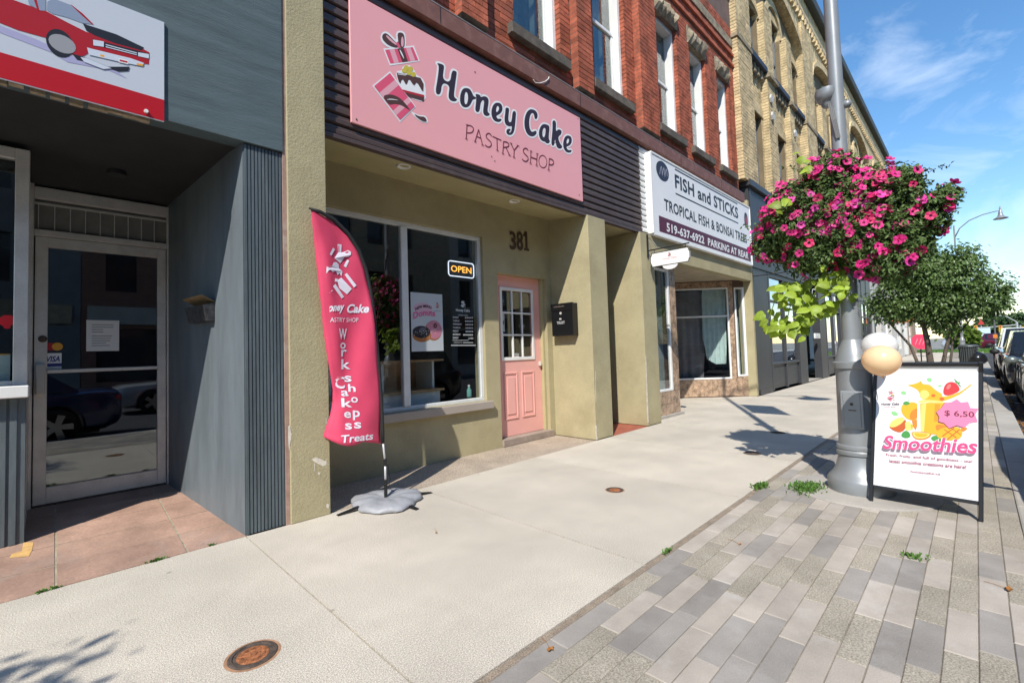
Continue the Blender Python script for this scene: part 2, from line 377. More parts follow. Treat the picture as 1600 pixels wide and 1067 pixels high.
# pavers
PCOL = [mat('paver_light', (.395, .352, .30), .85, var=.16, vscale=3, grain=.08, gscale=160, bump=.25, bscale=160, rnd=.10, spec=.25, stain=(.62, .6, .57), sscale=3.3, samt=.35),
        mat('paver_dark', (.285, .262, .235), .85, var=.16, vscale=3, grain=.10, gscale=160, bump=.25, bscale=160, rnd=.10, spec=.25, stain=(.5, .49, .47), sscale=3.7, samt=.22),
        mat('paver_speckled', (.335, .30, .24), .9, var=.16, vscale=3, grain=.42, gscale=120, bump=.4, bscale=130, rnd=.08, spec=.2, stain=(.6, .57, .5), sscale=4.1, samt=.22)]
paving = tag(MB().box(-30, -.1475, -.155, 56, 1.423, -.0065).build('paving', M_SAND), kind='structure')
PL, PW = .42, .1045
pm = []
for c in range(3):
    b = MB(); h = .0022; L, W = PL-.0035, PW-.0035; bv = .0035
    b.add([(0, 0, -.06), (L, 0, -.06), (L, W, -.06), (0, W, -.06), (0, 0, -bv), (L, 0, -bv), (L, W, -bv), (0, W, -bv),
           (bv, bv, 0), (L-bv, bv, 0), (L-bv, W-bv, 0), (bv, W-bv, 0)],
          [(8, 9, 10, 11), (0, 1, 5, 4), (1, 2, 6, 5), (2, 3, 7, 6), (3, 0, 4, 7), (4, 5, 9, 8), (5, 6, 10, 9), (6, 7, 11, 10), (7, 4, 8, 11)])
    me = b.mesh('paver'); me.materials.append(PCOL[c]); pm.append(me)
far = [MB(), MB(), MB()]; cand = []
rowN = 15; R = random.Random(11)
for r in range(rowN):
    y = 1.42-(r+1)*PW; off = R.random()*PL; x = -2-off; prev = -1
    while x < 40:
        c = R.choices((0, 1, 2), (.30, .34, .36))[0]
        if c == prev and R.random() < .6: c = R.choice((0, 1, 2))
        prev = c
        cx, cy = x+PL/2, y+PW/2
        vis = (cx*fw.x+cy*fw.y) > .8 and abs((cx*RT.x+cy*RT.y)/(cx*fw.x+cy*fw.y)) < 1.14
        d = math.hypot(cx, cy)
        cand.append((0 if vis and cx > .9 else 1, d, x, y, c)); x += PL
cand.sort()
for i, (hid, d, x, y, c) in enumerate(cand):
    dz = R.uniform(-.0018, .0012)
    if i < 300 and not hid:
        o = link('paver', pm[c], paving); o.location = (x+R.uniform(-.0008, .0008), y, dz); o.rotation_euler = (R.uniform(-.002, .002), R.uniform(-.001, .001), R.uniform(-.002, .002))
    else:
        far[c].add([(vx+x, vy+y, vz+dz) for vx, vy, vz in [v.co for v in pm[c].vertices]], [tuple(p.vertices) for p in pm[c].polygons])
for c in range(3): far[c].build('pavers', PCOL[c], paving, kind='stuff')
# left doorway: sloping red tile floor, a step-free ramp up to the door
RAMP = .089
def rz(y): return max(0, (y-3.87)*RAMP)
M_TILE = mat('quarry_tile', (.385, .245, .185), .75, var=.22, vscale=3.5, grain=.12, gscale=60, bump=.25, bscale=40, rnd=.14, stain=(.30, .27, .24), sscale=2.2, samt=.5, spec=.3)
b = MB(); b.add([(-2.6, 3.85, -.004), (1.04, 3.85, -.004), (.8, 5.62, rz(5.62)-.004), (-2.6, 5.62, rz(5.62)-.004)], [(0, 1, 2, 3)])
b.add([(-2.6, 3.85, -.15), (1.04, 3.85, -.15), (1.04, 3.85, -.004), (-2.6, 3.85, -.004)], [(0, 1, 2, 3)])
entry = tag(b.build('entry_floor', mat('tile_grout', (.33, .29, .21), .95, var=.3, vscale=20)), kind='structure')
TW, TD = .64, .40
for i in range(-4, 2):
    for j in range(5):
        x0, x1 = -.62+i*TW+.64, -.62+(i+1)*TW+.64; y0, y1 = 3.853+j*TD*.86, 3.853+(j+1)*TD*.86
        if y1 > 5.6: continue
        lim = lambda y: 1.018-(y-3.87)*(.24/1.63)
        xa, xb, xc = x0+.006, min(x1-.006, lim(y0+.006)), min(x1-.006, lim(y1-.006))
        if xb-xa < .03: continue
        q = random.uniform(-.001, .001)
        P = [(xa, y0+.006, rz(y0)+q), (xb, y0+.006, rz(y0)+q), (xc, y1-.006, rz(y1)+q), (xa, y1-.006, rz(y1)+q)]
        MB().add([(a, b_, c-.03) for a, b_, c in P]+P, [(4, 5, 6, 7), (0, 1, 5, 4), (1, 2, 6, 5), (2, 3, 7, 6), (3, 0, 4, 7)]).build('tile', M_TILE, entry)
# yellow paint mark on the tiles
F0 = Frame((0, 3.87, .0015), (1, 0, 0), (0, 1, RAMP))
pm_ = F0.uvs(crop(0, 640, 4.104, [(150, 850), (215, 850), (205, 900), (185, 940), (60, 950), (75, 925), (140, 905)]))
MB().fpoly(F0, pm_, .0012).build('paint_mark', mat('ochre_paint', (.62, .38, .14), .8, var=.2, vscale=20), entry)
tag(MB().box(5.94, 3.855, -.1, 6.93, 6.4, -.004).build('passage_floor', mat('red_passage_paint', (.34, .10, .06), .8, var=.2, vscale=6)), kind='structure')
# valve covers in the walk
M_RSTAIN = mat('rust_stain', (.36, .20, .115), .95, var=.4, vscale=20)
def cover(x, y, r, m, label, rz_=0):
    e = empty('valve_cover', (x, y, 0), label, 'cover', 'small iron covers set into the walk')
    MB().lathe([(r*1.13, -.01), (r*1.13, .0005), (r*1.0, .0009)], (x, y), 30).build('stain', M_RSTAIN if m is M_RUST else M_IRON, e)
    MB().lathe([(r, -.02), (r, .003), (r*.95, .0055), (r*.82, .0055), (r*.80, .0012), (r*.70, .0012)], (x, y), 28).build('rim', M_IRON, e)
    b = MB().lathe([(r*.66, -.02), (r*.66, .002), (r*.60, .004), (.001, .0045)], (x, y), 24)
    b.lathe([(.016, .003), (.016, .007), (.012, .008)], (x, y), 12)
    for k in range(10):
        a = k*.628; b.box(x+math.cos(a)*r*.45-.005, y+math.sin(a)*r*.45-.005, .003, x+math.cos(a)*r*.45+.005, y+math.sin(a)*r*.45+.005, .0062)
    b.build('lid', m, e)
M_RSTAIN = mat('rust_stain', (.42, .22, .12), .95, var=.4, vscale=20)
cover(.63, 2.305, .098, M_RUST, 'large rusty round valve cover nearest the camera in the concrete walk')
cover(3.645, 2.395, .078, M_RUST, 'small orange rusty valve cover in the middle of the walk')
cover(5.875, 1.935, .088, M_IRON, 'dark valve cover in the shadow of the flower basket')
cover(7.44, 2.09, .088, M_IRON, 'dark valve cover farthest along the walk in the lamp shadow')
# ------------------------------------------------------------------ wall helper: a slab with rectangular openings
def wall_open(mb, x0, x1, z0, z1, y0, y1, ops, mi=0):
    xs = sorted({x0, x1, *[v for o in ops for v in o[:2] if x0 < v < x1]})
    zs = sorted({z0, z1, *[v for o in ops for v in o[2:4] if z0 < v < z1]})
    for a, b in zip(xs, xs[1:]):
        run = None
        for c, d in zip(zs, zs[1:]):
            hole = any(o[0] <= a+1e-6 and b <= o[1]+1e-6 and o[2] <= c+1e-6 and d <= o[3]+1e-6 for o in ops)
            if not hole: run = (run[0], d) if run else (c, d)
            if hole or d == z1:
                if run: mb.box(a, y0, run[0], b, y1, run[1], mi)
                run = None
    return mb
def bricks(x0, x1, z0, z1, yf, depth, ops, Lb=.215, Hb=.0745, gap=.010, seed=1, ret=0, proud=.006):
    """list of brick boxes (x0,x1,z0,z1,yfront,yback) on a wall whose mortar face is yf; openings cut the courses"""
    R = random.Random(seed); out = []; k = 0; z = z0
    while z+Hb <= z1+.001:
        off = (k % 2)*Lb/2; a, b = z+gap/2, z+Hb-gap/2
        cuts = [(o[0], o[1]) for o in ops if o[2] < b-.02 and o[3] > a+.02]
        segs = [(x0, x1)]
        for c in cuts:
            ns = []
            for s in segs:
                if c[1] <= s[0] or c[0] >= s[1]: ns.append(s); continue
                if c[0] > s[0]: ns.append((s[0], c[0]))
                if c[1] < s[1]: ns.append((c[1], s[1]))
            segs = ns
        for s in segs:
            x = s[0]-(off if off else 0); first = True
            while x < s[1]-.01:
                p, q = max(x, s[0]), min(x+Lb, s[1]); x += Lb
                if q-p < .03: continue
                pr = proud+R.uniform(-.003, .004)
                out.append((p+gap/2, q-gap/2, a, b, yf-pr, yf+depth))
        z += Hb; k += 1
    return out
def emit_bricks(lst, n_obj, near, parent, mobj, mjoin, jparent=None):
    lst = sorted(lst, key=near); J = MB()
    proto = MB().box(0, 0, 0, 1, 1, 1).mesh('brick'); proto.materials.append(mobj)
    pool = {}
    for i, (a, b, c, d, y0, y1) in enumerate(lst):
        if i < n_obj:
            key = (round(b-a, 2), round(y1-y0, 2))
            if key not in pool:
                me = MB().box(0, 0, 0, key[0], key[1], d-c).mesh('brick'); me.materials.append(mobj); pool[key] = me
            o = link('brick', pool[key], parent); o.location = (a, y0, c)
        else: J.box(a, y0, c, b, y1, d)
    if J.v: J.build('bricks', mjoin, jparent or parent, kind='stuff')

# ================================================================== grey shop on the left
g = empty('grey_shop_building', (-.8, 4.6, 0), 'blue grey painted shop at far left with recessed glass door and ribbed pier', 'building')
M_BOARD = mat('painted_plywood', (.082, .115, .124), .65, var=.22, vscale=1.6, grain=.06, gscale=40, bump=.28, bscale=12, stretch=(1.0, 1.0, 9.0), stain=(.13, .165, .17), sscale=1.8, samt=.3)
MB().box(-3.2, 3.835, 2.95, 1.292, 3.99, 5.4).build('fascia', M_BOARD, g)
MB().box(-3.2, 3.92, 5.4, 1.292, 4.2, 9.2).build('upper_wall', mat('grey_upper', (.2, .2, .2), .8, var=.1), g)
b = MB().box(1.013, 3.868, 0, 1.294, 4.3, 2.949)
for i in range(11): b.box(1.021+i*.0248, 3.857, .005, 1.021+i*.0248+.0165, 3.868, 2.94)
b.build('ribbed_pier', M_GREY, g)
MB().box(1.2925, 3.846, 0, 1.3215, 4.3, 5.3).build('edge_trim', mat('faded_pink_trim', (.36, .235, .19), .8, var=.2, vscale=12, stain=(.55, .5, .42), sscale=9, samt=.5), g)
W0, W1 = Vector((1.0125, 3.870, 0)), Vector((.78, 5.5, 0))
b = MB(); b.add([(W0.x, W0.y, 0), (W1.x, W1.y, .1), (W1.x, W1.y, 2.9), (W0.x, W0.y, 2.949), (1.2, 4.3, 0), (1.2, 5.6, 0), (1.2, 5.6, 2.9), (1.2, 4.3, 2.949)],
                [(0, 3, 2, 1), (1, 2, 6, 5), (3, 7, 6, 2)])
b.build('side_wall', mat('smooth_grey_panel', (.135, .16, .178), .5, var=.2, vscale=5, grain=.05, gscale=30, stretch=(1, 1, .2), stain=(.1, .115, .125), sscale=6, samt=.4), g)
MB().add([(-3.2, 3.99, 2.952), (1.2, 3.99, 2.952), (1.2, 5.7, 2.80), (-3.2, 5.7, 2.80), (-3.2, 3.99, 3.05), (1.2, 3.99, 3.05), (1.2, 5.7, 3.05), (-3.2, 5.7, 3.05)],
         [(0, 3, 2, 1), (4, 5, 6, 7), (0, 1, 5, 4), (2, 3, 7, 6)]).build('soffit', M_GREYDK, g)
MB().lathe([(.06, 2.84), (.065, 2.90)], (.36, 4.9), 20).build('soffit_light', M_BLACK, g)
# torn edge of old timber under the fascia
b = MB()
for i in range(9):
    x = -.28+i*.085; b.box(x, 3.85+random.uniform(0, .02), 2.945-random.uniform(.01, .045), x+random.uniform(.05, .1), 3.9, 2.951)
b.build('broken_timber', mat('raw_wood', (.42, .33, .22), .9, var=.3, vscale=20), g)
# door
YD = 5.5; zb = rz(YD)+.004
fr = MB()
fr.box(-.19, YD-.03, zb-.02, -.1215, YD+.07, 2.93); fr.box(.772, YD-.03, zb-.02, .80, YD+.07, 2.80)
fr.box(-.1215, YD-.028, 2.70, .772, YD+.07, 2.80); fr.box(-.1215, YD-.028, 2.385, .772, YD+.07, 2.44)
fr.build('door_frame', M_ALU, g, bevel=.004)
tr = MB().box(-.1215, YD+.012, 2.44, .772, YD+.022, 2.70).build('transom', mat('frosted_panel', (.20, .195, .175), .5, var=.15, vscale=8), g)
for i in range(9): MB().box(-.1+i*.097, YD-.006, 2.45, -.1+i*.097+.006, YD+.011, 2.665).build('transom_rib', M_ALU, tr)
MB().box(-.12, YD-.012, 2.655, .77, YD+.010, 2.672).build('transom_rail', M_ALU, tr)
dr = MB(); dz0, dz1 = zb+.008, 2.38; dx0, dx1 = -.114, .766
dr.box(dx0, YD-.02, dz0, dx0+.078, YD+.025, dz1); dr.box(dx1-.066, YD-.02, dz0, dx1, YD+.025, dz1)
dr.box(dx0+.078, YD-.018, dz1-.085, dx1-.066, YD+.023, dz1); dr.box(dx0+.078, YD-.018, dz0, dx1-.066, YD+.023, dz0+.135)
door = dr.build('door', M_ALU, g, bevel=.003)
MB().box(dx0+.078, YD+.0, dz0+.135, dx1-.066, YD+.006, dz1-.085).build('pane', M_GLASSD, door)
MB().box(dx0+.078, YD-.045, 1.232, dx1-.066, YD-.012, 1.262).build('push_bar', M_ALU, door, bevel=.004)
MB().box(dx0+.012, YD-.075, 1.06, dx0+.066, YD-.02, 1.31).build('pull_handle', mat('worn_handle', (.55, .53, .49), .35, metal=.5), door, bevel=.008, seg=2)
MB().lathe([(.028, 0), (.028, .008), (.018, .012)], (0, 0), 16).build('lock', M_IRON, door).matrix_basis = Matrix.Translation((dx0+.05, YD-.02, 1.52)) @ Matrix.Rotation(math.pi/2, 4, 'X')
MB().box(dx0, YD-.03, zb-.03, dx1, YD+.08, zb+.006).build('threshold', M_IRON, g)
# display window left of the door
YL = 4.72
b = MB().box(-3.2, YL, rz(YL), -.135, YL+.1, 1.08)
for i in range(60):
    x = -3.19+i*.0505
    if x < -.16: b.box(x, YL-.011, rz(YL)+.004, x+.034, YL, 1.075)
b.build('ribbed_panel', M_GREY, g)
MB().box(-3.2, YL-.09, 1.082, -.118, YL+.12, 1.165).build('window_ledge', M_WHITE, g, bevel=.006)
w = MB(); w.box(-.20, YL-.01, 1.167, -.128, YL+.06, 2.84); w.box(-3.2, YL-.008, 2.76, -.20, YL+.058, 2.84); w.box(-3.2, YL-.008, 1.167, -.20, YL+.058, 1.20)
w.box(-1.7, YL-.008, 1.2, -1.64, YL+.058, 2.76)
win = w.build('window', M_ALU, g, bevel=.004)
MB().box(-3.2, YL+.02, 1.2, -.2, YL+.026, 2.76).build('pane', M_GLASS, win)
r_ = MB().box(-.196, YL+.062, rz(5), -.14, YD-.032, 1.165).build('return_panel', M_ALU, g)
MB().box(-.19, YL+.062, 2.76, -.145, YD-.032, 2.84).build('return_rail', M_ALU, g); MB().box(-.19, YL+.062, 1.166, -.145, YD-.032, 1.2).build('return_rail', M_ALU, g)
MB().box(-.172, YL+.062, 1.2, -.166, YD-.032, 2.76).build('return_pane', M_GLASS, g)
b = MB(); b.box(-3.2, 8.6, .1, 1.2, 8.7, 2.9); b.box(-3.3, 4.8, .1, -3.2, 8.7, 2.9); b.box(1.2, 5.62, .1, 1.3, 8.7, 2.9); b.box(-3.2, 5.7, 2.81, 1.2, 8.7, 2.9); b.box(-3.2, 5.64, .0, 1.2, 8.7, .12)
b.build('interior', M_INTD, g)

# ================================================================== olive ground floor + red brick above
h = empty('red_brick_building', (6.7, 4.6, 0), 'red brick building with olive stucco ground floor holding two shopfronts', 'building')
def pillar(x0, x1, y0, y1, z1, lab):
    o = MB().box(x0, y0, 0, x1, y1, z1).build('pillar', M_OLIVE, h, bevel=.007, seg=2); return o
pillar(1.3225, 1.6365, 3.83, 4.9, 5.2, '')
pillar(5.46, 5.90, 3.862, 5.4, 3.232, '')
pillar(6.935, 7.388, 3.862, 6.5, 3.226, '')
MB().box(6.94, 3.95, 3.2, 7.386, 6.5, 3.45).build('pillar_head', M_OLIVE, h)
MB().box(5.463, 3.95, 3.2, 5.897, 5.4, 3.41).build('pillar_head', M_OLIVE, h)
# chips of bare plaster on the pier edges
def chips(F, pxs, n, name='chipped_plaster'):
    for q in pxs: MB().fpoly(F, F.uvs(q), n).build(name, mat('bare_plaster', (.66, .6, .5), .9, var=.2, vscale=20), h)
Fp1 = FY(3.83)
chips(Fp1, [crop(240, 640, 4.103, q) for q in ([(1012, 318), (1040, 304), (1075, 316), (1098, 330), (1108, 322), (1108, 352), (1085, 362), (1050, 345), (1030, 332)],
    [(1028, 345), (1036, 345), (1036, 385), (1031, 395)], [(862, 105), (872, 100), (885, 160), (876, 215), (868, 270), (862, 200)],
    [(895, 520), (902, 524), (898, 532), (892, 528)], [(1050, 402), (1072, 398), (1060, 420)], [(1110, 600), (1124, 606), (1122, 634), (1104, 622)], [(1103, 50), (1108, 50), (1108, 90), (1104, 88)])], .0015)
Fp2 = FY(3.862)
chips(Fp2, [crop(740, 400, 3.333, q) for q in ([(633, 880), (641, 884), (642, 940), (648, 952), (640, 962), (634, 925)], [(632, 600), (635, 600), (638, 760), (635, 760)])], .0015)
chips(Fp2, [crop(940, 320, 2.965, q) for q in ([(203, 700), (206, 700), (218, 1005), (213, 1012), (209, 960)],)], .0015)
# recessed wall of the pastry shop
YW = 4.60
b = wall_open(MB(), 1.60, 5.462, 0, 3.40, YW, YW+.22, [(1.78, 4.075, .655, 2.845), (4.33, 5.345, -1, 2.385)])
b.build('recess_wall', M_OLIVE, h)
MB().add([(1.6, 3.945, 3.237), (5.9, 3.945, 3.237), (5.9, 4.63, 3.315), (1.6, 4.63, 3.315), (1.6, 3.945, 3.4), (5.9, 3.945, 3.4), (5.9, 4.63, 3.4), (1.6, 4.63, 3.4)],
         [(0, 3, 2, 1), (4, 5, 6, 7), (0, 1, 5, 4), (1, 2, 6, 5), (2, 3, 7, 6), (3, 0, 4, 7)]).build('soffit', M_OLIVE2, h)
Fs = Frame((0, 3.9, 3.233), (1, 0, 0), (0, .73, .082))
for p in ((631, 259.5), (803.5, 314)):
    u, v = Fs.uv(p); P = Fs.at(u, v)
    o = MB().lathe([(.072, -.004), (.072, .010), (.062, .014), (.055, .006), (.045, -.012), (.001, -.014)], (0, 0), 24).build('recessed_light', M_WHITE, h, smooth=True)
    o.matrix_basis = Matrix.Translation(P) @ Matrix.Rotation(math.pi, 4, 'X')
# shop window
w = MB(); fy0, fy1 = YW+.045, YW+.10
w.box(1.78, fy0, 2.79, 4.075, fy1, 2.845); w.box(1.78, fy0, .655, 4.075, fy1, .70); w.box(4.02, fy0, .70, 4.075, fy1, 2.79); w.box(1.78, fy0, .7, 1.83, fy1, 2.79)
win = w.build('shop_window', M_FRAMEW, h, bevel=.005)
MB().box(2.845, fy0-.012, .70, 2.935, fy1, 2.79).build('mullion', M_FRAMEW, win, bevel=.006)
for a, c in ((1.83, 2.845), (2.935, 4.02)): MB().box(a, fy0+.022, .70, c, fy0+.028, 2.79).build('pane', M_GLASS, win)
MB().box(1.70, YW-.07, .555, 4.14, YW+.044, .652).build('window_sill', M_SILLG, h, bevel=.006)
# interior of the pastry shop
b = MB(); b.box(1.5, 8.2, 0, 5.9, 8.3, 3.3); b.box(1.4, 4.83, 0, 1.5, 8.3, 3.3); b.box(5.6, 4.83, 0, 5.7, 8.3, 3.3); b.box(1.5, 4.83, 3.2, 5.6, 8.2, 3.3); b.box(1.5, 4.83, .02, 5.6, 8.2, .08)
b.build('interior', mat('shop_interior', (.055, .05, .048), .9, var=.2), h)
# pink door
YP = 4.715; X0, X1 = 4.372, 5.30
MB().box(4.33, YW-.03, .0, 5.40, YP+.06, .095).build('door_step', mat('worn_step', (.30, .24, .20), .85, var=.2, vscale=5, grain=.2, gscale=60), h, bevel=.006)
MB().box(4.334, YP-.055, .096, 4.37, YP+.05, 2.383).build('door_jamb', M_OLIVE2, h); MB().box(5.303, YP-.055, .096, 5.341, YP+.05, 2.383).build('door_jamb', M_OLIVE2, h)
b = wall_open(MB(), X0, X1, .10, 2.382, YP, YP+.045, [(4.50, 5.13, 1.21, 2.17)])
pd = b.build('pink_door', M_PINK, h)
# embossed lower panels
for a, c in ((4.50, 4.775), (4.855, 5.13)):
    q = MB()
    for (u0, u1, v0, v1, n0, n1) in ((a, c, .33, .36, -.012, 0), (a, c, .97, 1.0, -.012, 0), (a, a+.03, .36, .97, -.012, 0), (c-.03, c, .36, .97, -.012, 0), (a+.055, c-.055, .40, .93, -.010, 0)):
        q.box(u0, YP+n0, v0, u1, YP+n1-.0005, v1)
    q.build('door_panel', M_PINK, pd, bevel=.006)
lf = MB(); lf.box(4.46, YP-.014, 1.165, 5.155, YP-.001, 1.212); lf.box(4.46, YP-.014, 2.168, 5.155, YP-.001, 2.215); lf.box(4.46, YP-.014, 1.212, 4.507, YP-.001, 2.168); lf.box(5.108, YP-.014, 1.212, 5.155, YP-.001, 2.168)
for k in (1, 2):
    x = 4.507+.6*k/3.0; lf.box(x-.012, YP-.011, 1.212, x+.012, YP+.02, 2.168)
    z = 1.212+.956*k/3.0; lf.box(4.507, YP-.009, z-.012, 5.108, YP+.018, z+.012)
lt = lf.build('door_light', M_WHITE, pd, bevel=.003)
for i in range(3):
    for j in range(3):
        MB().box(4.507+.2*i+.013, YP+.008, 1.212+.3187*j+.013, 4.507+.2*(i+1)-.013, YP+.012, 1.212+.3187*(j+1)-.013).build('pane', M_GLASS, lt)
MB().box(5.235, YP-.05, 1.06, 5.262, YP-.001, 1.13).build('door_lever', M_ALU, pd, bevel=.006)
# house number
mno = mat('bronze_numerals', (.085, .05, .035), .5, metal=.3)
Fw = FY(YW)
for ch, x, x2 in (('3', 796, 805), ('8', 807, 816), ('1', 818.5, 824.5)):
    a = Fw.uv((x, 390 if ch == '3' else 391)); c = Fw.uv((x2, 363))
    if ch == '1':
        w_ = c[0]-a[0]; q = MB().fpoly(Fw, [(a[0]+w_*.38, a[1]+.03), (a[0]+w_*.72, a[1]+.03), (a[0]+w_*.72, c[1]), (a[0]+w_*.42, c[1]), (a[0]+.0, c[1]-.05), (a[0]+.0, c[1]-.085), (a[0]+w_*.38, c[1]-.055)], .001, .014); q.fbox(Fw, a[0]+w_*.05, a[0]+w_*1.05, a[1], a[1]+.03, .001, .014); q.build('numeral', mno, h); continue
    q = MB(); textfit(Fw, ch, a[0], c[0], a[1], c[1], .012, None, mb=q, bold=.02); q.build('numeral', mno, h)
# passage between the piers
b = MB(); b.box(5.9, 6.5, 0, 6.935, 6.6, 3.29); b.box(5.9, 3.95, 3.25, 6.935, 6.5, 3.35); b.box(5.90, 5.4, 0, 5.96, 6.5, 3.25); b.build('passage_wall', M_OLIVE, h)
# brown ribbed siding: one slat per rib
sid = MB().box(1.637, 3.932, 3.225, 7.46, 3.96, 4.785).build('siding', M_BROWN, h)
def slat(x0, x1, z, m):
    pr = [(3.931, 0), (3.902, .012), (3.900, .05), (3.915, .062), (3.915, .085), (3.931, .098)]
    P = [(x, y, z+dz) for x in (x0, x1) for y, dz in pr]; n = len(pr)
    fs = [(i, i+1, n+i+1, n+i) for i in range(n-1)]+[tuple(reversed(range(n))), tuple(range(n, 2*n))]
    MB().add(P, [tuple(reversed(f)) for f in fs]).build('slat', m, sid)
for k in range(15): slat(1.64, 7.10, 3.262+k*.1, M_BROWN)
mw = mat('white_siding', (.74, .74, .72), .45, var=.08, vscale=6)
for k in range(15): slat(7.104, 7.455, 3.262+k*.1, mw)
MB().box(1.637, 3.885, 3.222, 7.10, 3.93, 3.26).build('drip_edge', M_BROWN, h)
MB().box(7.104, 3.885, 3.292, 7.455, 3.93, 3.26).build('drip_edge', mw, h)
MB().box(1.637, 3.845, 4.79, 12.08, 4.2, 4.992).build('beam', M_BEAM, h, bevel=.004)
b = MB().box(1.637, 3.842, 4.992, 12.08, 3.99, 5.004); b.build('flashing', mat('grey_flashing', (.3, .26, .24), .5, metal=.3, var=.2, vscale=9), h)
for x in (5.37, 2.9, 8.6, 10.6): MB().box(x, 3.841, 4.80, x+.006, 3.846, 4.985).build('beam_joint', M_BLACK, h)
# loose cable stub on the beam
b = MB(); F = FY(3.838); pts = F.uvs(crop(780, 0, 7.115, [(375, 890), (400, 925), (450, 930), (510, 910), (545, 880), (550, 860)]))
b.tube([F.at(u, v, .006) for u, v in pts], .006, 6); b.build('cable_stub', M_WHITE, h)
# red brick upper floor
YR = 3.975
ops = [(1.9, 2.85, 5.44, 8.0), (4.16, 5.12, 5.44, 8.0), (5.95, 6.90, 5.44, 8.0), (8.05, 8.93, 5.44, 7.70), (9.50, 10.34, 5.44, 7.70), (10.98, 11.73, 5.44, 7.70)]
upw = wall_open(MB(), 1.33, 12.10, 5.0, 10.2, YR, YR+.28, ops).build('upper_wall', M_MORT, h)
lst = bricks(1.33, 12.10, 5.005, 9.3, YR, .05, ops+[(5.36, 5.74, 5.0, 11), (7.19, 7.79, 5, 11), (8.0, 8.98, 7.70, 8.06), (9.42, 10.42, 7.70, 8.06), (10.9, 11.8, 7.7, 8.06), (1.33, 12.1, 8.25, 8.31), (1.33, 12.1, 8.52, 8.58)], seed=3)
# piers standing proud of the wall
for a, c, zb_ in ((5.36, 5.74, 5.09), (7.19, 7.79, 5.09), (3.2, 3.6, 5.09)):
    MB().box(a+.006, 3.852, zb_-.01, c-.006, YR+.002, 9.3).build('brick_pier', M_MORT, h)
    lst += [(p, q, s, t, 3.846-random.uniform(0, .004), YR-.001) for (p, q, s, t, _, _2) in bricks(a, c, zb_, 9.3, 3.85, .1, [], seed=int(a*10))]
    MB().add([(a-.01, 3.835, zb_-.01), (c+.01, 3.835, zb_-.01), (c+.01, YR, zb_-.01), (a-.01, YR, zb_-.01), (a+.05, 3.93, zb_-.085), (c-.05, 3.93, zb_-.085), (c-.05, YR, zb_-.085), (a+.05, YR, zb_-.085)],
             [(0, 1, 2, 3), (4, 7, 6, 5), (0, 4, 5, 1), (1, 5, 6, 2), (3, 7, 4, 0)]).build('corbel', M_SILL, h)
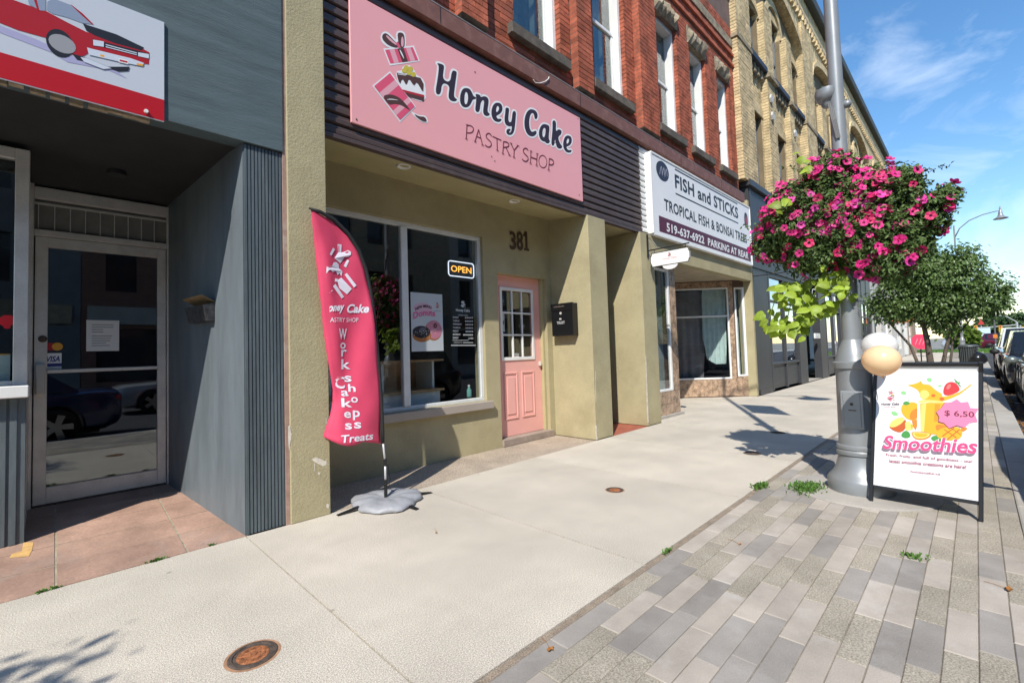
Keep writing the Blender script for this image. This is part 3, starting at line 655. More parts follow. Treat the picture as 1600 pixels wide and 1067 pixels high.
# brick returns in the window reveals are the ends of the jamb bricks
for o in ops:
    for s in (0, 1):
        x = o[s]
        for k in range(int((o[3]-o[2])/.0745)):
            z = 5.005+math.ceil((o[2]-5.005)/.0745)*.0745+k*.0745
            if z+.07 > o[3]: continue
            a, c = (x-.006, x+.0045) if s == 1 else (x-.0045, x+.006)
            lst.append((a, c, z+.005, z+.0695, YR-.004, YR+.075))
vis = lambda t: (0 if t[0] > 3.5 and t[2] < 7.9 else 1, math.hypot(t[0], t[2]-1.3))
emit_bricks(lst, 300, vis, upw, M_RED, M_REDJ)
for z in (8.25, 8.52): MB().box(1.33, YR-.05, z, 12.1, YR, z+.06).build('string_course', M_RED, h)
MB().box(1.33, YR-.03, 8.75, 12.1, YR, 8.95).build('dentil_band', M_STONE, h)
for i, o in enumerate(ops):
    x0, x1, z0, z1 = o
    q = MB(); y0 = YR+.078
    q.box(x0, y0, z0, x0+.07, y0+.17, z1); q.box(x1-.07, y0, z0, x1, y0+.17, z1); q.box(x0+.07, y0, z1-.08, x1-.07, y0+.17, z1); q.box(x0+.07, y0, z0, x1-.07, y0+.17, z0+.05)
    zm = (z0+z1)/2-.06
    q.box(x0+.07, y0+.10, zm, x1-.07, y0+.15, zm+.06); q.box(x0+.07, y0+.11, z0+.05, x0+.12, y0+.15, zm); q.box(x1-.12, y0+.11, z0+.05, x1-.07, y0+.15, zm)
    wd = q.build('sash_window', M_WHITE, h, bevel=.004)
    MB().box(x0+.07, y0+.13, z0+.05, x1-.07, y0+.136, zm).build('pane', M_GLASSU, wd); MB().box(x0+.07, y0+.155, zm, x1-.07, y0+.161, z1-.08).build('pane', M_GLASSU, wd)
    b = MB(); b.add([(x0+.07, y0+.3, z0), (x0+.07+(x1-x0)*.3, y0+.34, z0), (x0+.07+(x1-x0)*.3, y0+.34, z1), (x0+.07, y0+.3, z1)], [(0, 1, 2, 3)])
    n = 12; P = []
    for k in range(n+1):
        u = x0+.05+(x1-x0-.1)*k/n; P += [(u, y0+.32+.03*math.sin(k*2.1), z0), (u, y0+.32+.03*math.sin(k*2.1+.5), z1)]
    b = MB().add(P, [(2*k, 2*k+2, 2*k+3, 2*k+1) for k in range(n)]); b.build('curtain', mat('faded_curtain', (.20, .22, .21), .9, var=.4, vscale=3), wd)
    MB().box(x0-.12, YR-.095, z0-.155, x1+.12, YR+.24, z0-.002).build('sill', M_SILL, wd, bevel=.01)
    if i >= 3:
        R_ = random.Random(i); F = FY(YR); nn = 12; P = []; fs = []
        for a in range(nn+1):
            for c in range(4):
                u = x0-.05+(x1-x0+.1)*a/nn; v = z1+.36*c/3; e = 0 if a in (0, nn) or c in (0, 3) else 1
                P.append(F.at(u, v+R_.uniform(-.015, .015), .02+e*R_.uniform(.03, .10)))
        for a in range(nn):
            for c in range(3): fs.append((a*4+c, (a+1)*4+c, (a+1)*4+c+1, a*4+c+1))
        k = len(P); P += [F.at(x0-.05, z1, -.2), F.at(x1+.05, z1, -.2), F.at(x1+.05, z1+.36, -.2), F.at(x0-.05, z1+.36, -.2)]
        fs += [(k, k+1, nn*4, 0), (k+1, k+2, nn*4+3, nn*4), (k+2, k+3, 3, nn*4+3), (k+3, k, 0, 3)]
        MB().add(P, fs).build('stone_lintel', M_STONE, wd)
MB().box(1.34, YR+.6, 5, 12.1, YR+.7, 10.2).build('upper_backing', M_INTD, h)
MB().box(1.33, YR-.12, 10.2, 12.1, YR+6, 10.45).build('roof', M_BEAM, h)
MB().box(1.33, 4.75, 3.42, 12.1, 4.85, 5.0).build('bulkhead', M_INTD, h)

# ---- fish shop front
MB().box(7.388, 3.866, 2.86, 12.40, 4.03, 3.45).build('lintel', M_OLIVE, h)
MB().box(7.46, 3.94, 3.45, 12.40, 4.03, 4.79).build('sign_backing', M_BROWN, h)
MB().box(12.30, 3.864, 0, 12.415, 4.2, 4.9).build('pillar', M_OLIVE, h, bevel=.005)
cz = MB().box(7.388, 4.03, 2.92, 12.4, 7.6, 2.98).build('entry_ceiling', mat('ceiling_boards', (.45, .38, .28), .7, var=.15, vscale=3), h)
for i in range(11): MB().box(7.4, 4.06+i*.16, 2.900, 12.28, 4.06+i*.16+.145, 2.919).build('board', mat('ceiling_boards', (0, 0, 0)), cz)
YFd = 4.08
def tiles(F, u0, u1, v0, v1, parent, tu=.3, tv=.3):
    nu = max(1, round((u1-u0)/tu)); nv = max(1, round((v1-v0)/tv))
    for i in range(nu):
        for j in range(nv):
            MB().fbox(F, u0+(u1-u0)*i/nu+.002, u0+(u1-u0)*(i+1)/nu-.002, v0+(v1-v0)*j/nv+.002, v0+(v1-v0)*(j+1)/nv-.002, .001, .012).build('marble_tile', M_MARB, parent)
Fd = FY(YFd)
dcase = MB().box(7.392, YFd, 0, 8.56, YFd+.05, .465); dcase.box(8.31, YFd, .465, 8.56, YFd+.05, 2.9); dcase.box(8.50, YFd+.05, 0, 8.56, 6.4, 2.9); dcase.box(7.392, YFd, 2.76, 8.31, YFd+.05, 2.9)
dcase = dcase.build('display_case', mat('grout_dark', (.12, .08, .06), .9), h)
tiles(Fd, 7.392, 8.56, .01, .465, dcase); tiles(Fd, 8.31, 8.56, .47, 2.88, dcase, .3, .42)
q = MB(); q.box(7.392, YFd-.012, .468, 7.43, YFd+.04, 2.755); q.box(8.25, YFd-.012, .468, 8.308, YFd+.04, 2.755); q.box(7.43, YFd-.012, .468, 8.25, YFd+.04, .51); q.box(7.43, YFd-.012, 2.71, 8.25, YFd+.04, 2.755)
wd = q.build('display_window', M_WHITE, h, bevel=.004); MB().box(7.43, YFd+.012, .51, 8.25, YFd+.018, 2.71).build('pane', M_GLASS, wd)
MB().box(7.40, YFd+.06, .40, 8.49, 6.3, .47).build('display_floor', M_WHITE, h); MB().box(7.40, 4.33, .47, 8.49, 4.35, 2.85).build('display_backing', mat('pale_backing', (.52, .60, .60), .8, var=.12, vscale=4), h)
MB().box(7.40, YFd-.07, -.002, 8.60, YFd-.001, .04).build('plinth', M_KERB, h)
# slanted wall with the big window
PA, PB, PC = Vector((12.06, 4.24, 0)), Vector((11.11, 5.30, 0)), Vector((12.30, 4.06, 0))
dU = (PA-PB).normalized(); PB2 = PB-dU*1.6
Ff = Frame(PB2, dU, (0, 0, 1)); LW = (PA-PB2).length
px = lambda *p: Ff.uv(crop(940, 320, 2.965, [p])[0])
uR, vT = px(575, 388); _, vB = px(590, 800); _, vM = px(575, 515); uL = 1.05
bw = MB(); bw.fbox(Ff, 0, LW, 0, vB-.03, -.1, 0); bw.fbox(Ff, uR+.04, LW, vB-.03, 2.9, -.1, 0); bw.fbox(Ff, 0, uR+.04, vT+.03, 2.9, -.1, 0); bw.fbox(Ff, 0, uL, vB-.03, vT+.03, -.1, 0)
bw = bw.build('slanted_wall', mat('grout_dark', (0, 0, 0)), h)
tiles(Ff, .6, LW, .02, vB-.035, bw, .32, .36); tiles(Ff, uR+.045, LW, vB-.03, 2.88, bw, .32, .5); tiles(Ff, .6, uR+.04, vT+.035, 2.88, bw, .4, .25)
q = MB(); t = .035
for a in ((uL, uR+.04, vB-.03, vB+.01), (uL, uR+.04, vT-.01, vT+.03), (uR, uR+.04, vB+.01, vT-.01), (uL, uL+.04, vB+.01, vT-.01), (uL+.04, uR, vM-.02, vM+.02)): q.fbox(Ff, *a, -.03, .022)
wd = q.build('display_window', M_WHITE, h, bevel=.003); MB().fbox(Ff, uL+.04, uR, vB+.01, vT-.01, -.012, -.006).build('pane', M_GLASS, wd)
# cloths hanging behind the glass
def cloth(name, F, loop, n, m, parent, amp=.02):
    us = [p[0] for p in loop]; b = MB(); N = 26; P = []; fs = []
    def top(u, L):
        vs_ = []
        for (a, c), (d, e) in zip(L, L[1:]+L[:1]):
            if (a-u)*(d-u) <= 0 and abs(a-d) > 1e-9: vs_.append(c+(e-c)*(u-a)/(d-a))
        return (min(vs_), max(vs_)) if vs_ else (loop[0][1],)*2
    u0, u1 = min(us)+.001, max(us)-.001
    for i in range(N+1):
        u = u0+(u1-u0)*i/N; lo, hi = top(u, loop)
        for j in range(5): P.append(F.at(u, lo+(hi-lo)*j/4, n+amp*math.sin(i*1.25)*(1.2-j*.2)))
    for i in range(N):
        for j in range(4): fs.append((i*5+j, (i+1)*5+j, (i+1)*5+j+1, i*5+j+1))
    return b.add(P, fs).build(name, m, parent, smooth=True)
F2 = Ff.moved(-.12)
cpx = lambda L: [F2.uv(q) for q in crop(940, 320, 2.965, L)]
c1 = cloth('teal_cloth', F2, cpx([(462, 395), (570, 388), (582, 735), (530, 738), (490, 715), (468, 620)]), 0, mat('teal_cloth', (.55, .68, .65), .9, var=.12, vscale=9, stain=(.2, .4, .4), sscale=40, samt=.6), wd)
F2 = Ff.moved(-.22)
cloth('grey_curtain', F2, cpx([(300, 410), (470, 395), (480, 800), (300, 800)]), 0, mat('grey_mauve_curtain', (.24, .22, .225), .9, var=.15, vscale=5), wd, .03)
MB().fbox(Ff, .2, LW, 0, 2.9, -.9, -.8).build('display_backing', M_INTD, h)
dV = (PC-PA).normalized(); Fn = Frame(PA, dV, (0, 0, 1)); LN = (PC-PA).length
q = MB(); q.fbox(Fn, 0, LN, 0, .50, -.08, 0); q.fbox(Fn, 0, LN, 2.72, 2.9, -.08, 0); q.fbox(Fn, 0, .03, .5, 2.72, -.08, 0)
sw = q.build('side_light_wall', mat('grout_dark', (0, 0, 0)), h); tiles(Fn, 0, LN, .01, .49, sw, .3, .24)
q = MB(); q.fbox(Fn, .03, .07, .5, 2.72, -.05, .015); q.fbox(Fn, LN-.06, LN, .5, 2.72, -.05, .015); q.fbox(Fn, .07, LN-.06, .5, .54, -.05, .015); q.fbox(Fn, .07, LN-.06, 2.68, 2.72, -.05, .015)
wd = q.build('side_light', M_WHITE, h); MB().fbox(Fn, .07, LN-.06, .54, 2.68, -.02, -.014).build('pane', M_GLASS, wd); MB().fbox(Fn, .03, LN, .5, 2.72, -.3, -.25).build('pale_backing', mat('pale_backing', (0, 0, 0)), wd)
b = MB().box(8.56, 6.3, 0, 11.5, 6.4, 2.9); b.build('entry_back_wall', M_INT, h)
# ================================================================== buff brick building with charcoal shopfronts
y = empty('buff_brick_building', (26.5, 4.6, 0), 'long three storey buff brick building with arched windows and charcoal shopfronts', 'building')
YY_ = 4.075; YPF = 3.90; XA, XB = 12.43, 41.2          # window wall, and the face of the brick piers standing before it
BAY = 7.2; NB = 4; opy = []
def bay(x):
    o = []
    for a, c, top in ((1.05, 2.45, 10.95), (3.35, 4.75, 11.55), (5.45, 6.65, 10.95)): o.append((x+a, x+c, 9.30, top))
    for a, c in ((1.05, 2.4), (3.35, 4.7), (5.45, 6.6)): o.append((x+a, x+c, 5.45, 7.85))
    return o
for k in range(NB): opy += bay(XA+k*BAY-.25)
upy = wall_open(MB(), 12.10, XB, 4.9, 14.0, YY_, YY_+.3, opy).build('upper_wall', M_YMORT, y)
tops = sorted(o[:2] for o in opy if o[2] > 9); gaps = [(12.10, tops[0][0]-.06)]+[(p[1]+.06, q[0]-.06) for p, q in zip(tops, tops[1:])]+[(tops[-1][1]+.06, XB)]
HB = .086; lst = [t for t in bricks(12.10, 28.0, 5.40, 11.9, YY_, .04, opy+[(a, c, 4.9, 14) for a, c in gaps], Lb=.225, Hb=HB, gap=.013, seed=5, proud=.008)]
M_YEL2 = mat('buff_brick_far', (.58, .455, .265), .82, var=.34, vscale=4, grain=.3, gscale=14, bump=.4, bscale=60, spec=.2, stain=(.26, .20, .12), sscale=1.1, samt=.5)
for i, (a, c) in enumerate(gaps):
    main = i % 3 == 0; zt_ = 13.2 if main else 11.35
    if a < 28:
        MB().box(a+.012, YPF+.012, 5.4, c-.012, YY_+.001, zt_).build('brick_pier', M_YMORT, y)
        ys = YPF-(.07 if main else 0)
        lst += [(p, q, s_, t, ys-random.uniform(0, .008), YY_-.001) for (p, q, s_, t, _, _2) in bricks(a, c, 5.4, zt_, YPF, .1, [], Lb=.225, Hb=HB, gap=.013, seed=int(a*7))]
    else: MB().box(a, YPF, 5.4, c, YY_+.001, zt_).build('brick_pier', M_YEL2, y)
    MB().box(a-.03, YPF-.10, 9.02, c+.03, YY_, 9.12).build('string_course', M_STONE, y)
emit_bricks(lst, 300, lambda t: (0 if t[2] < 11 else 1, t[0]), upy, M_YEL, M_YEL)
M_SB = mat('dark_blue_sill', (.03, .042, .07), .6, var=.2)
for i, o in enumerate(opy):
    x0, x1, z0, z1 = o; up3 = z0 > 9
    q = MB(); q.box(x0, YY_+.13, z0, x0+.06, YY_+.2, z1); q.box(x1-.06, YY_+.13, z0, x1, YY_+.2, z1); q.box(x0+.06, YY_+.13, z1-.07, x1-.06, YY_+.2, z1); q.box(x0+.06, YY_+.13, (z0+z1)/2-.04, x1-.06, YY_+.2, (z0+z1)/2+.04)
    wd = q.build('sash_window', mat('grey_sash', (.16, .17, .18), .5, var=.1), y)
    MB().box(x0+.06, YY_+.16, z0, x1-.06, YY_+.166, z1-.07).build('pane', M_GLASSU, wd)
    MB().box(x0+.06, YY_+.26, z0+(.35 if i % 2 else 0), x1-.06, YY_+.27, z1).build('blind', mat('roller_blind', (.33, .32, .29), .9, var=.1), wd)
    if up3:
        MB().box(x0-.055, YPF-.04, z0-.15, x1+.055, YY_+.16, z0-.002).build('sill', M_SB, wd)
        for k in range(5): xx = x0-.04+k*(x1-x0)/4.6; MB().box(xx, YY_-.13, z0-.40, xx+.13, YY_, z0-.155).build('corbel', M_STONE, wd)
        # brick arch over the opening, proud of the wall
        F = FY(YY_); cx, r = (x0+x1)/2, (x1-x0)/2; n = 14; rise = r if abs(z1-11.55) < .01 else r*.35
        for (ra, rb, nn) in ((1.0, 1.28, .05),):
            lp = [(cx+r*ra*math.cos(math.pi*k/n), z1-.30*(rise/r)+rise*ra*math.sin(math.pi*k/n)) for k in range(n+1)]
            lq = [(cx+r*rb*math.cos(math.pi*k/n), z1-.30*(rise/r)+(rise*rb+.05)*math.sin(math.pi*k/n)) for k in range(n+1)]
            b = MB().fpoly(F, lq+lp[::-1], .0, .06); b.build('brick_arch', M_YEL, wd)
        # spandrel closing the corners of the arched head
        lp = [(cx+r*math.cos(math.pi*k/n), z1-.30*(rise/r)+rise*math.sin(math.pi*k/n)) for k in range(n+1)]
        top = max(v for _, v in lp)+.004
        for half in (lp[:n//2+1]+[(cx, top), (x1, top)], [(x0, top), (cx, top)]+lp[n//2:]):
            if top > z1-.3: MB().fpoly(F, half, -.12, .0).build('arch_spandrel', M_YEL, wd)
    else:
        F = FY(YY_); cx = (x0+x1)/2
        MB().fpoly(F, [(x0-.12, z1), (x1+.12, z1), (x1+.05, z1+.24), (cx, z1+.30), (x0-.05, z1+.24)], .0, .035).build('brick_arch', M_YEL, wd)
# wall above the windows comes forward to the piers and opens in one wide arch per bay
for k in range(NB):
    x0 = gaps[3*k][1]; x1 = gaps[3*k+3][0]; F = FY(YPF); cx = (x0+x1)/2; n = 22; r = (x1-x0)/2
    arc = [(cx+r*math.cos(math.pi*i/n), 11.40+.95*math.sin(math.pi*i/n)) for i in range(n+1)]; arc2 = [(cx+(r+.0)*math.cos(math.pi*i/n), 11.42+1.22*math.sin(math.pi*i/n)) for i in range(n+1)]
    MB().fpoly(F, [(x0, 13.2), (x0, 11.40)]+arc[::-1][1:-1]+[(x1, 11.40), (x1, 13.2)], -(YY_-YPF)+.001, .0).build('arched_wall', M_YEL2, y)
    MB().fpoly(F, arc2+arc[::-1], .001, .09).build('relief_arch', M_YEL2, y)
MB().box(12.10, YPF-.11, 13.1, XB, YY_, 13.2).build('string_course', M_STONE, y)
x = 12.3; dm_ = MB().box(0, YPF-.12, 12.9, .16, YPF, 13.1).mesh('dentil'); dm_.materials.append(M_YEL)
while x < XB-.3: link('dentil', dm_, y).location = (x, 0, 0); x += .34
MB().box(12.05, YPF-.30, 13.85, XB+.1, YY_+8, 14.25).build('cornice', mat('dark_cornice', (.045, .05, .042), .6, var=.2), y, bevel=.03)
MB().box(12.10, YPF-.08, 13.2, XB, YY_, 13.85).build('frieze', M_YEL2, y)
MB().box(12.12, YY_+.7, 4.9, XB, YY_+.8, 13.9).build('upper_backing', M_INTD, y)
for (xx, zz) in ((14.9, 8.45), (14.95, 7.95), (17.4, 8.2), (19.4, 8.1)):
    MB().fpoly(FY(YPF-.012), ell(xx, zz, .11, .13, 6), 0, .05).build('wall_anchor', mat('pale_iron', (.5, .5, .48), .6), y)
# ---- charcoal shopfronts
XD = 31.0
fas = MB().box(XA+.002, 3.868, 3.25, XD, YY_+.5, 5.28); fas.box(XA-.06, 3.78, 5.28, XD, YY_-.002, 5.44)
fas = fas.build('shop_fascia', M_DARK, y, bevel=.01)
for k in range(13):
    xx = XA+.05+k*1.42
    if xx < XD-.1: MB().box(xx, 3.845, 3.30, xx+.07, 3.866, 5.28).build('batten', M_DARK, fas)
MB().box(XA+.002, 3.84, 3.22, XD, 3.868, 3.36).build('fascia_rail', M_DARK, y)
def shopbay(x0, x1, npan, zs=.76, zt=3.1, zm=2.45):
    q = MB(); q.box(x0-.12, 3.862, .03, x0, 4.0, 3.22); q.box(x1, 3.862, .03, x1+.12, 4.0, 3.22); q.box(x0, 3.875, zs-.06, x1, 4.0, zs); q.box(x0, 3.875, zt, x1, 4.0, 3.22); q.box(x0, 3.88, zm-.03, x1, 4.0, zm+.03)
    for k in range(1, npan): xx = x0+(x1-x0)*k/npan; q.box(xx-.045, 3.878, .03, xx+.045, 4.0, zt)
    wd = q.build('shop_window', M_DARK, y, bevel=.006)
    for k in range(npan):
        a = x0+(x1-x0)*k/npan+.046; c = x0+(x1-x0)*(k+1)/npan-.046
        MB().box(a, 3.93, zs, c, 3.936, zm-.031).build('pane', M_GLASSD, wd); MB().box(a, 3.93, zm+.031, c, 3.936, zt).build('pane', M_GLASSD, wd)
        MB().box(a, 3.925, .06, c, 3.95, zs-.061).build('stall_riser', M_DARK, wd); MB().box(a+.09, 3.917, .14, c-.09, 3.925, zs-.14).build('riser_panel', M_DARK, wd)
shopbay(13.72, 16.4, 2); shopbay(20.3, 22.8, 2); shopbay(24.2, 26.6, 2); shopbay(28.0, 30.4, 2)
for a, c in ((XA+.002, 13.6), (16.52, 17.3), (19.25, 20.18), (22.92, 24.08), (26.72, 27.88), (30.52, XD)): MB().box(a, 3.87, 0, c, 4.1, 3.22).build('shopfront_pier', M_DARK, y)
MB().box(XA+.1, 3.858, .0, 13.55, 3.87, .14).build('kickboard', M_DARK, y)
q = MB().box(17.3, 4.35, 0, 19.25, 4.42, 3.22).build('shop_door', M_DARK, y); MB().box(17.5, 4.335, .9, 18.2, 4.349, 2.2).build('pane', M_GLASSD, q); MB().box(17.3, 3.9, .0, 19.25, 4.36, .012).build('door_step', M_KERB, y)
MB().box(XA, 6.8, 0, XD, 6.9, 3.3).build('shop_interior', M_INT, y); MB().box(XA, 4.05, 3.2, XD, 6.9, 3.3).build('shop_ceiling', M_INTD, y)
# white lettering on the fascia behind the vine
Fz = FY(3.845); u0, v0 = Fz.uv((1262, 461)); u1, v1 = Fz.uv((1274, 452))
textfit(Fz, 'TC', u0, u1, v0, v0+.28, .006, M_WHITE, y)
# ---- lower pale shopfronts farther on, still under the buff brick
M_PALE = mat('pale_render', (.58, .565, .53), .8, var=.1, vscale=1.5)
q = wall_open(MB(), XD+.01, XB, 0, 4.9, 3.9, 4.15, [(32.0, 34.6, .0, 2.6), (36.2, 39.4, .7, 2.6)]).build('pale_shopfront', M_PALE, y)
MB().box(32.0, 4.5, 0, 34.6, 4.55, 2.6).build('dark_entry', M_INTD, y); MB().box(36.2, 4.05, .7, 39.4, 4.06, 2.6).build('pane', M_GLASSD, q)
for xx in (37.2, 38.3): MB().box(xx, 4.0, .7, xx+.08, 4.09, 2.6).build('mullion', M_WHITE, q)
MB().box(31.2, 3.84, 2.75, 35.2, 3.9, 3.5).build('shop_sign_board', M_WHITE, q)

# ================================================================== buildings farther down the block
def plain_building(name, x0, x1, z1, m, label, win=(), fy=3.9, roofm=None, back=8, cat='building'):
    e = empty(name, ((x0+x1)/2, fy+.5, 0), label, cat)
    wl_ = wall_open(MB(), x0, x1, 0, z1, fy, fy+.3, win).build('wall', m, e)
    MB().box(x0, fy+.3, 0, x1, fy+back, z1-.2).build('rear_block', m, e)
    MB().box(x0-.1, fy-.15, z1, x1+.1, fy+back, z1+.3).build('roof', roofm or M_BEAM, e, bevel=.03)
    for o in win:
        q = MB(); q.box(o[0], fy+.1, o[2], o[0]+.08, fy+.2, o[3]); q.box(o[1]-.08, fy+.1, o[2], o[1], fy+.2, o[3]); q.box(o[0]+.08, fy+.1, o[3]-.08, o[1]-.08, fy+.2, o[3])
        q.box(o[0]+.08, fy+.1, (o[2]+o[3])/2-.04, o[1]-.08, fy+.2, (o[2]+o[3])/2+.04)
        wd = q.build('window', M_FRAMEW, e); MB().box(o[0]+.08, fy+.15, o[2], o[1]-.08, fy+.156, o[3]-.08).build('pane', M_GLASSD, wd)
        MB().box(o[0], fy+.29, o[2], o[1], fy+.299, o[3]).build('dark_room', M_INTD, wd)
    return e
grid = lambda xs, w, zs, hh: [(a, a+w, b, b+hh) for a in xs for b in zs]
plain_building('pale_block', 41.35, 49.5, 7.6, M_PALE, 'pale grey two storey block past the buff brick building', grid((42.2, 44.6, 47.0), 1.2, (4.6,), 1.8)+[(42.0, 44.6, .6, 2.7), (46.2, 49.0, .0, 2.7)])
plain_building('tan_block', 49.6, 56.8, 6.4, mat('tan_brick_far', (.34, .24, .17), .85, var=.2, vscale=3), 'tan brick block at the end of the row beside the side street', grid((50.6, 52.8, 55.0), 1.0, (4.0,), 1.5)+[(50.4, 53.0, .5, 2.6)])
# across the street (seen as reflections in the glass)
Mx = [mat('opp_brick', (.24, .12, .085), .9, var=.25, vscale=4), mat('opp_buff', (.38, .30, .2), .9, var=.2, vscale=4), mat('opp_cream', (.46, .43, .37), .85, var=.12, vscale=2), mat('opp_grey', (.2, .2, .2), .85, var=.15, vscale=3)]
xo = -34; R = random.Random(4); k = 0
labs = ['dark red brick', 'buff brick', 'cream rendered', 'charcoal painted']
while xo < 52:
    wdt = R.uniform(7.5, 10.5); hh = R.uniform(11.8, 13.4); c = k % 4
    e = empty('opposite_building', (xo+wdt/2, -21, 0), '%s shop building across the street, %s in its row' % (labs[c], ['first', 'second', 'third', 'fourth', 'fifth', 'sixth', 'seventh', 'eighth', 'ninth', 'tenth', 'eleventh', 'last'][k]), 'building', 'buildings across the street')
    wv = grid([xo+.8+i*2.1 for i in range(int((wdt-1)/2.1))], 1.1, (4.6, 8.2), 1.9)+[(xo+.5, xo+wdt*.55, .5, 2.9), (xo+wdt*.65, xo+wdt*.65+1.1, .0, 2.6)]
    wv2 = [(a, b, c_, d) for a, b, c_, d in wv if b < xo+wdt-.2]
    wall_open(MB(), xo, xo+wdt-.02, -.05, hh, -16.75, -16.5, wv2).build('wall', Mx[c], e)
    MB().box(xo, -24, -.05, xo+wdt-.02, -17.4, hh).build('rear_block', Mx[c], e); MB().box(xo-.05, -24, hh, xo+wdt, -16.3, hh+.35).build('roof', M_BEAM, e)
    for o in wv2: MB().box(o[0], -16.72, o[2], o[1], -16.70, o[3]).build('window_pane', mat('opp_glass', (.03, .035, .04), .08), e)
    MB().box(xo+.2, -16.5, 3.1, xo+wdt-.3, -16.4, 3.9).build('sign_band', Mx[(c+2) % 4], e)
    xo += wdt; k += 1
# ------------------------------------------------------------------ printed colours
INK = mat('ink_plum', hx('3a2a38', .8), .5); WHT = mat('print_white', (.82, .82, .82), .45); SPINK = mat('sign_pink', hx('f2abae', .95), .38, var=.02, vscale=1.2)
HOT = mat('print_hot_pink', hx('ef5d7d', .85), .45); PAL = mat('print_pale_pink', hx('f3b3bd', .85), .45); COCOA = mat('print_cocoa', hx('5b3b34', .85), .45)
YEL = mat('print_lemon', hx('d8c64a', .85), .45); REDP = mat('print_red', hx('c02a35', .85), .45); MAROON = mat('print_maroon', hx('7b2c3c', .85), .5)
def layers(F, items, parent, n0, step=.00015, name='print'):
    """flat printed shapes, each a little in front of the one before: (material, loop[, holes])"""
    n = n0
    for it in items:
        m, lp = it[0], it[1]; b = MB()
        if len(it) > 2 and it[2] == 'stroke': b.stroke(F, lp, it[3], n, it[4] if len(it) > 4 else False)
        else: b.fpoly(F, lp, n, None, 0, it[2] if len(it) > 2 else ())
        b.build(name, m, parent); n += step
    return n

# ================================================================== Honey Cake fascia sign
YS = 3.875
Fg = FY(YS); sx0, sx1 = Fg.uv((549.3, 194.2))[0], Fg.uv((911, 313))[0]; sz0 = (Fg.uv((549.3, 194.2))[1]+Fg.uv((911, 313))[1])/2; sz1 = Fg.uv((905, 184))[1]
sg = empty('shop_sign', ((sx0+sx1)/2, YS, sz0), 'large pink sign reading Honey Cake Pastry Shop above the recessed shopfront', 'sign')
MB().box(sx0, YS, sz0, sx1, YS+.024, sz1).build('panel', SPINK, sg, bevel=.002)
C1 = lambda pts: Fg.uvs(crop(670, 80, 5.333, pts)); C2 = lambda pts: Fg.uvs(crop(570, 30, 6.277, pts))
GL = {'H': ([(65, 102), (100, 108), (127, 122), (124, 150), (113, 238), (178, 266), (190, 160), (233, 172), (229, 205), (212, 330), (208, 372), (216, 392), (236, 404), (228, 418), (205, 422), (180, 413), (165, 395), (163, 365), (174, 288), (109, 262), (98, 368), (50, 356), (72, 235), (83, 140), (78, 118)],),
 'o': ([(300, 308), (338, 314), (357, 342), (372, 380), (392, 384), (392, 402), (366, 404), (354, 432), (336, 462), (308, 474), (278, 464), (260, 432), (258, 390), (266, 348), (280, 320)], [(312, 340), (323, 358), (326, 395), (321, 430), (310, 448), (299, 440), (295, 410), (297, 370), (303, 346)]),
 'n': ([(386, 356), (428, 368), (432, 388), (455, 377), (482, 383), (498, 405), (496, 440), (488, 490), (491, 512), (508, 524), (502, 540), (478, 544), (457, 532), (450, 505), (456, 460), (460, 425), (455, 410), (444, 412), (430, 438), (421, 514), (383, 505), (392, 430), (394, 385)],),
 'e': ([(570, 430), (600, 438), (614, 468), (611, 502), (590, 527), (562, 540), (563, 554), (576, 568), (592, 564), (608, 570), (596, 590), (570, 594), (540, 580), (523, 547), (519, 505), (529, 463), (547, 438)], [(572, 456), (585, 470), (582, 496), (561, 516), (559, 490), (564, 468)]),
 'y': ([(638, 470), (670, 478), (665, 520), (661, 568), (666, 590), (677, 596), (689, 585), (697, 498), (727, 505), (723, 560), (716, 640), (706, 682), (685, 702), (658, 700), (643, 680), (648, 655), (668, 647), (682, 655), (673, 668), (667, 678), (676, 683), (687, 668), (693, 625), (670, 630), (645, 620), (631, 598), (629, 560), (636, 510)],),
 'C': ([(850, 484), (886, 494), (907, 525), (903, 562), (890, 572), (879, 560), (876, 530), (862, 515), (846, 530), (836, 570), (836, 620), (843, 655), (856, 675), (873, 672), (885, 664), (899, 672), (893, 697), (870, 714), (837, 710), (811, 682), (795, 630), (795, 573), (808, 523), (827, 496)],),
 'a': ([(955, 608), (985, 614), (1007, 628), (999, 700), (999, 738), (1010, 752), (1000, 770), (980, 772), (966, 756), (950, 754), (927, 737), (915, 700), (918, 658), (934, 623)], [(962, 640), (973, 650), (969, 700), (958, 723), (947, 712), (945, 680), (951, 650)]),
 'k': ([(1028, 575), (1062, 586), (1056, 676), (1075, 652), (1097, 657), (1108, 672), (1100, 697), (1077, 716), (1083, 748), (1097, 778), (1112, 795), (1106, 812), (1085, 817), (1064, 802), (1055, 762), (1050, 730), (1045, 792), (1017, 786), (1025, 700), (1030, 640)],),
 'e2': ([(1160, 703), (1184, 713), (1192, 740), (1187, 772), (1166, 792), (1145, 797), (1150, 816), (1165, 828), (1187, 823), (1190, 840), (1170, 850), (1144, 844), (1123, 816), (1116, 775), (1126, 728), (1141, 708)], [(1160, 728), (1169, 740), (1163, 766), (1147, 776), (1147, 750), (1153, 735)])}
HONEY = {}
for ch, lps in GL.items(): HONEY[ch] = [chaikin(C1(lp), 2) for lp in lps]
def honey(F, fn, n, m, parent, outline=None, ow=.045):
    for i, (ch, lps) in enumerate(HONEY.items()):
        L = [[fn(p) for p in lp] for lp in lps]; dn = i*.0001
        if outline is not None:
            b = MB()
            for lp in L: b.stroke(F, lp, ow, n+dn, True)
            b.build('letter_outline', outline, parent)
        MB().fpoly(F, L[0], n+.0012+dn*.3, None, 0, L[1:]).build('letter', m, parent)
honey(Fg, lambda p: p, .0015, INK, sg, WHT)
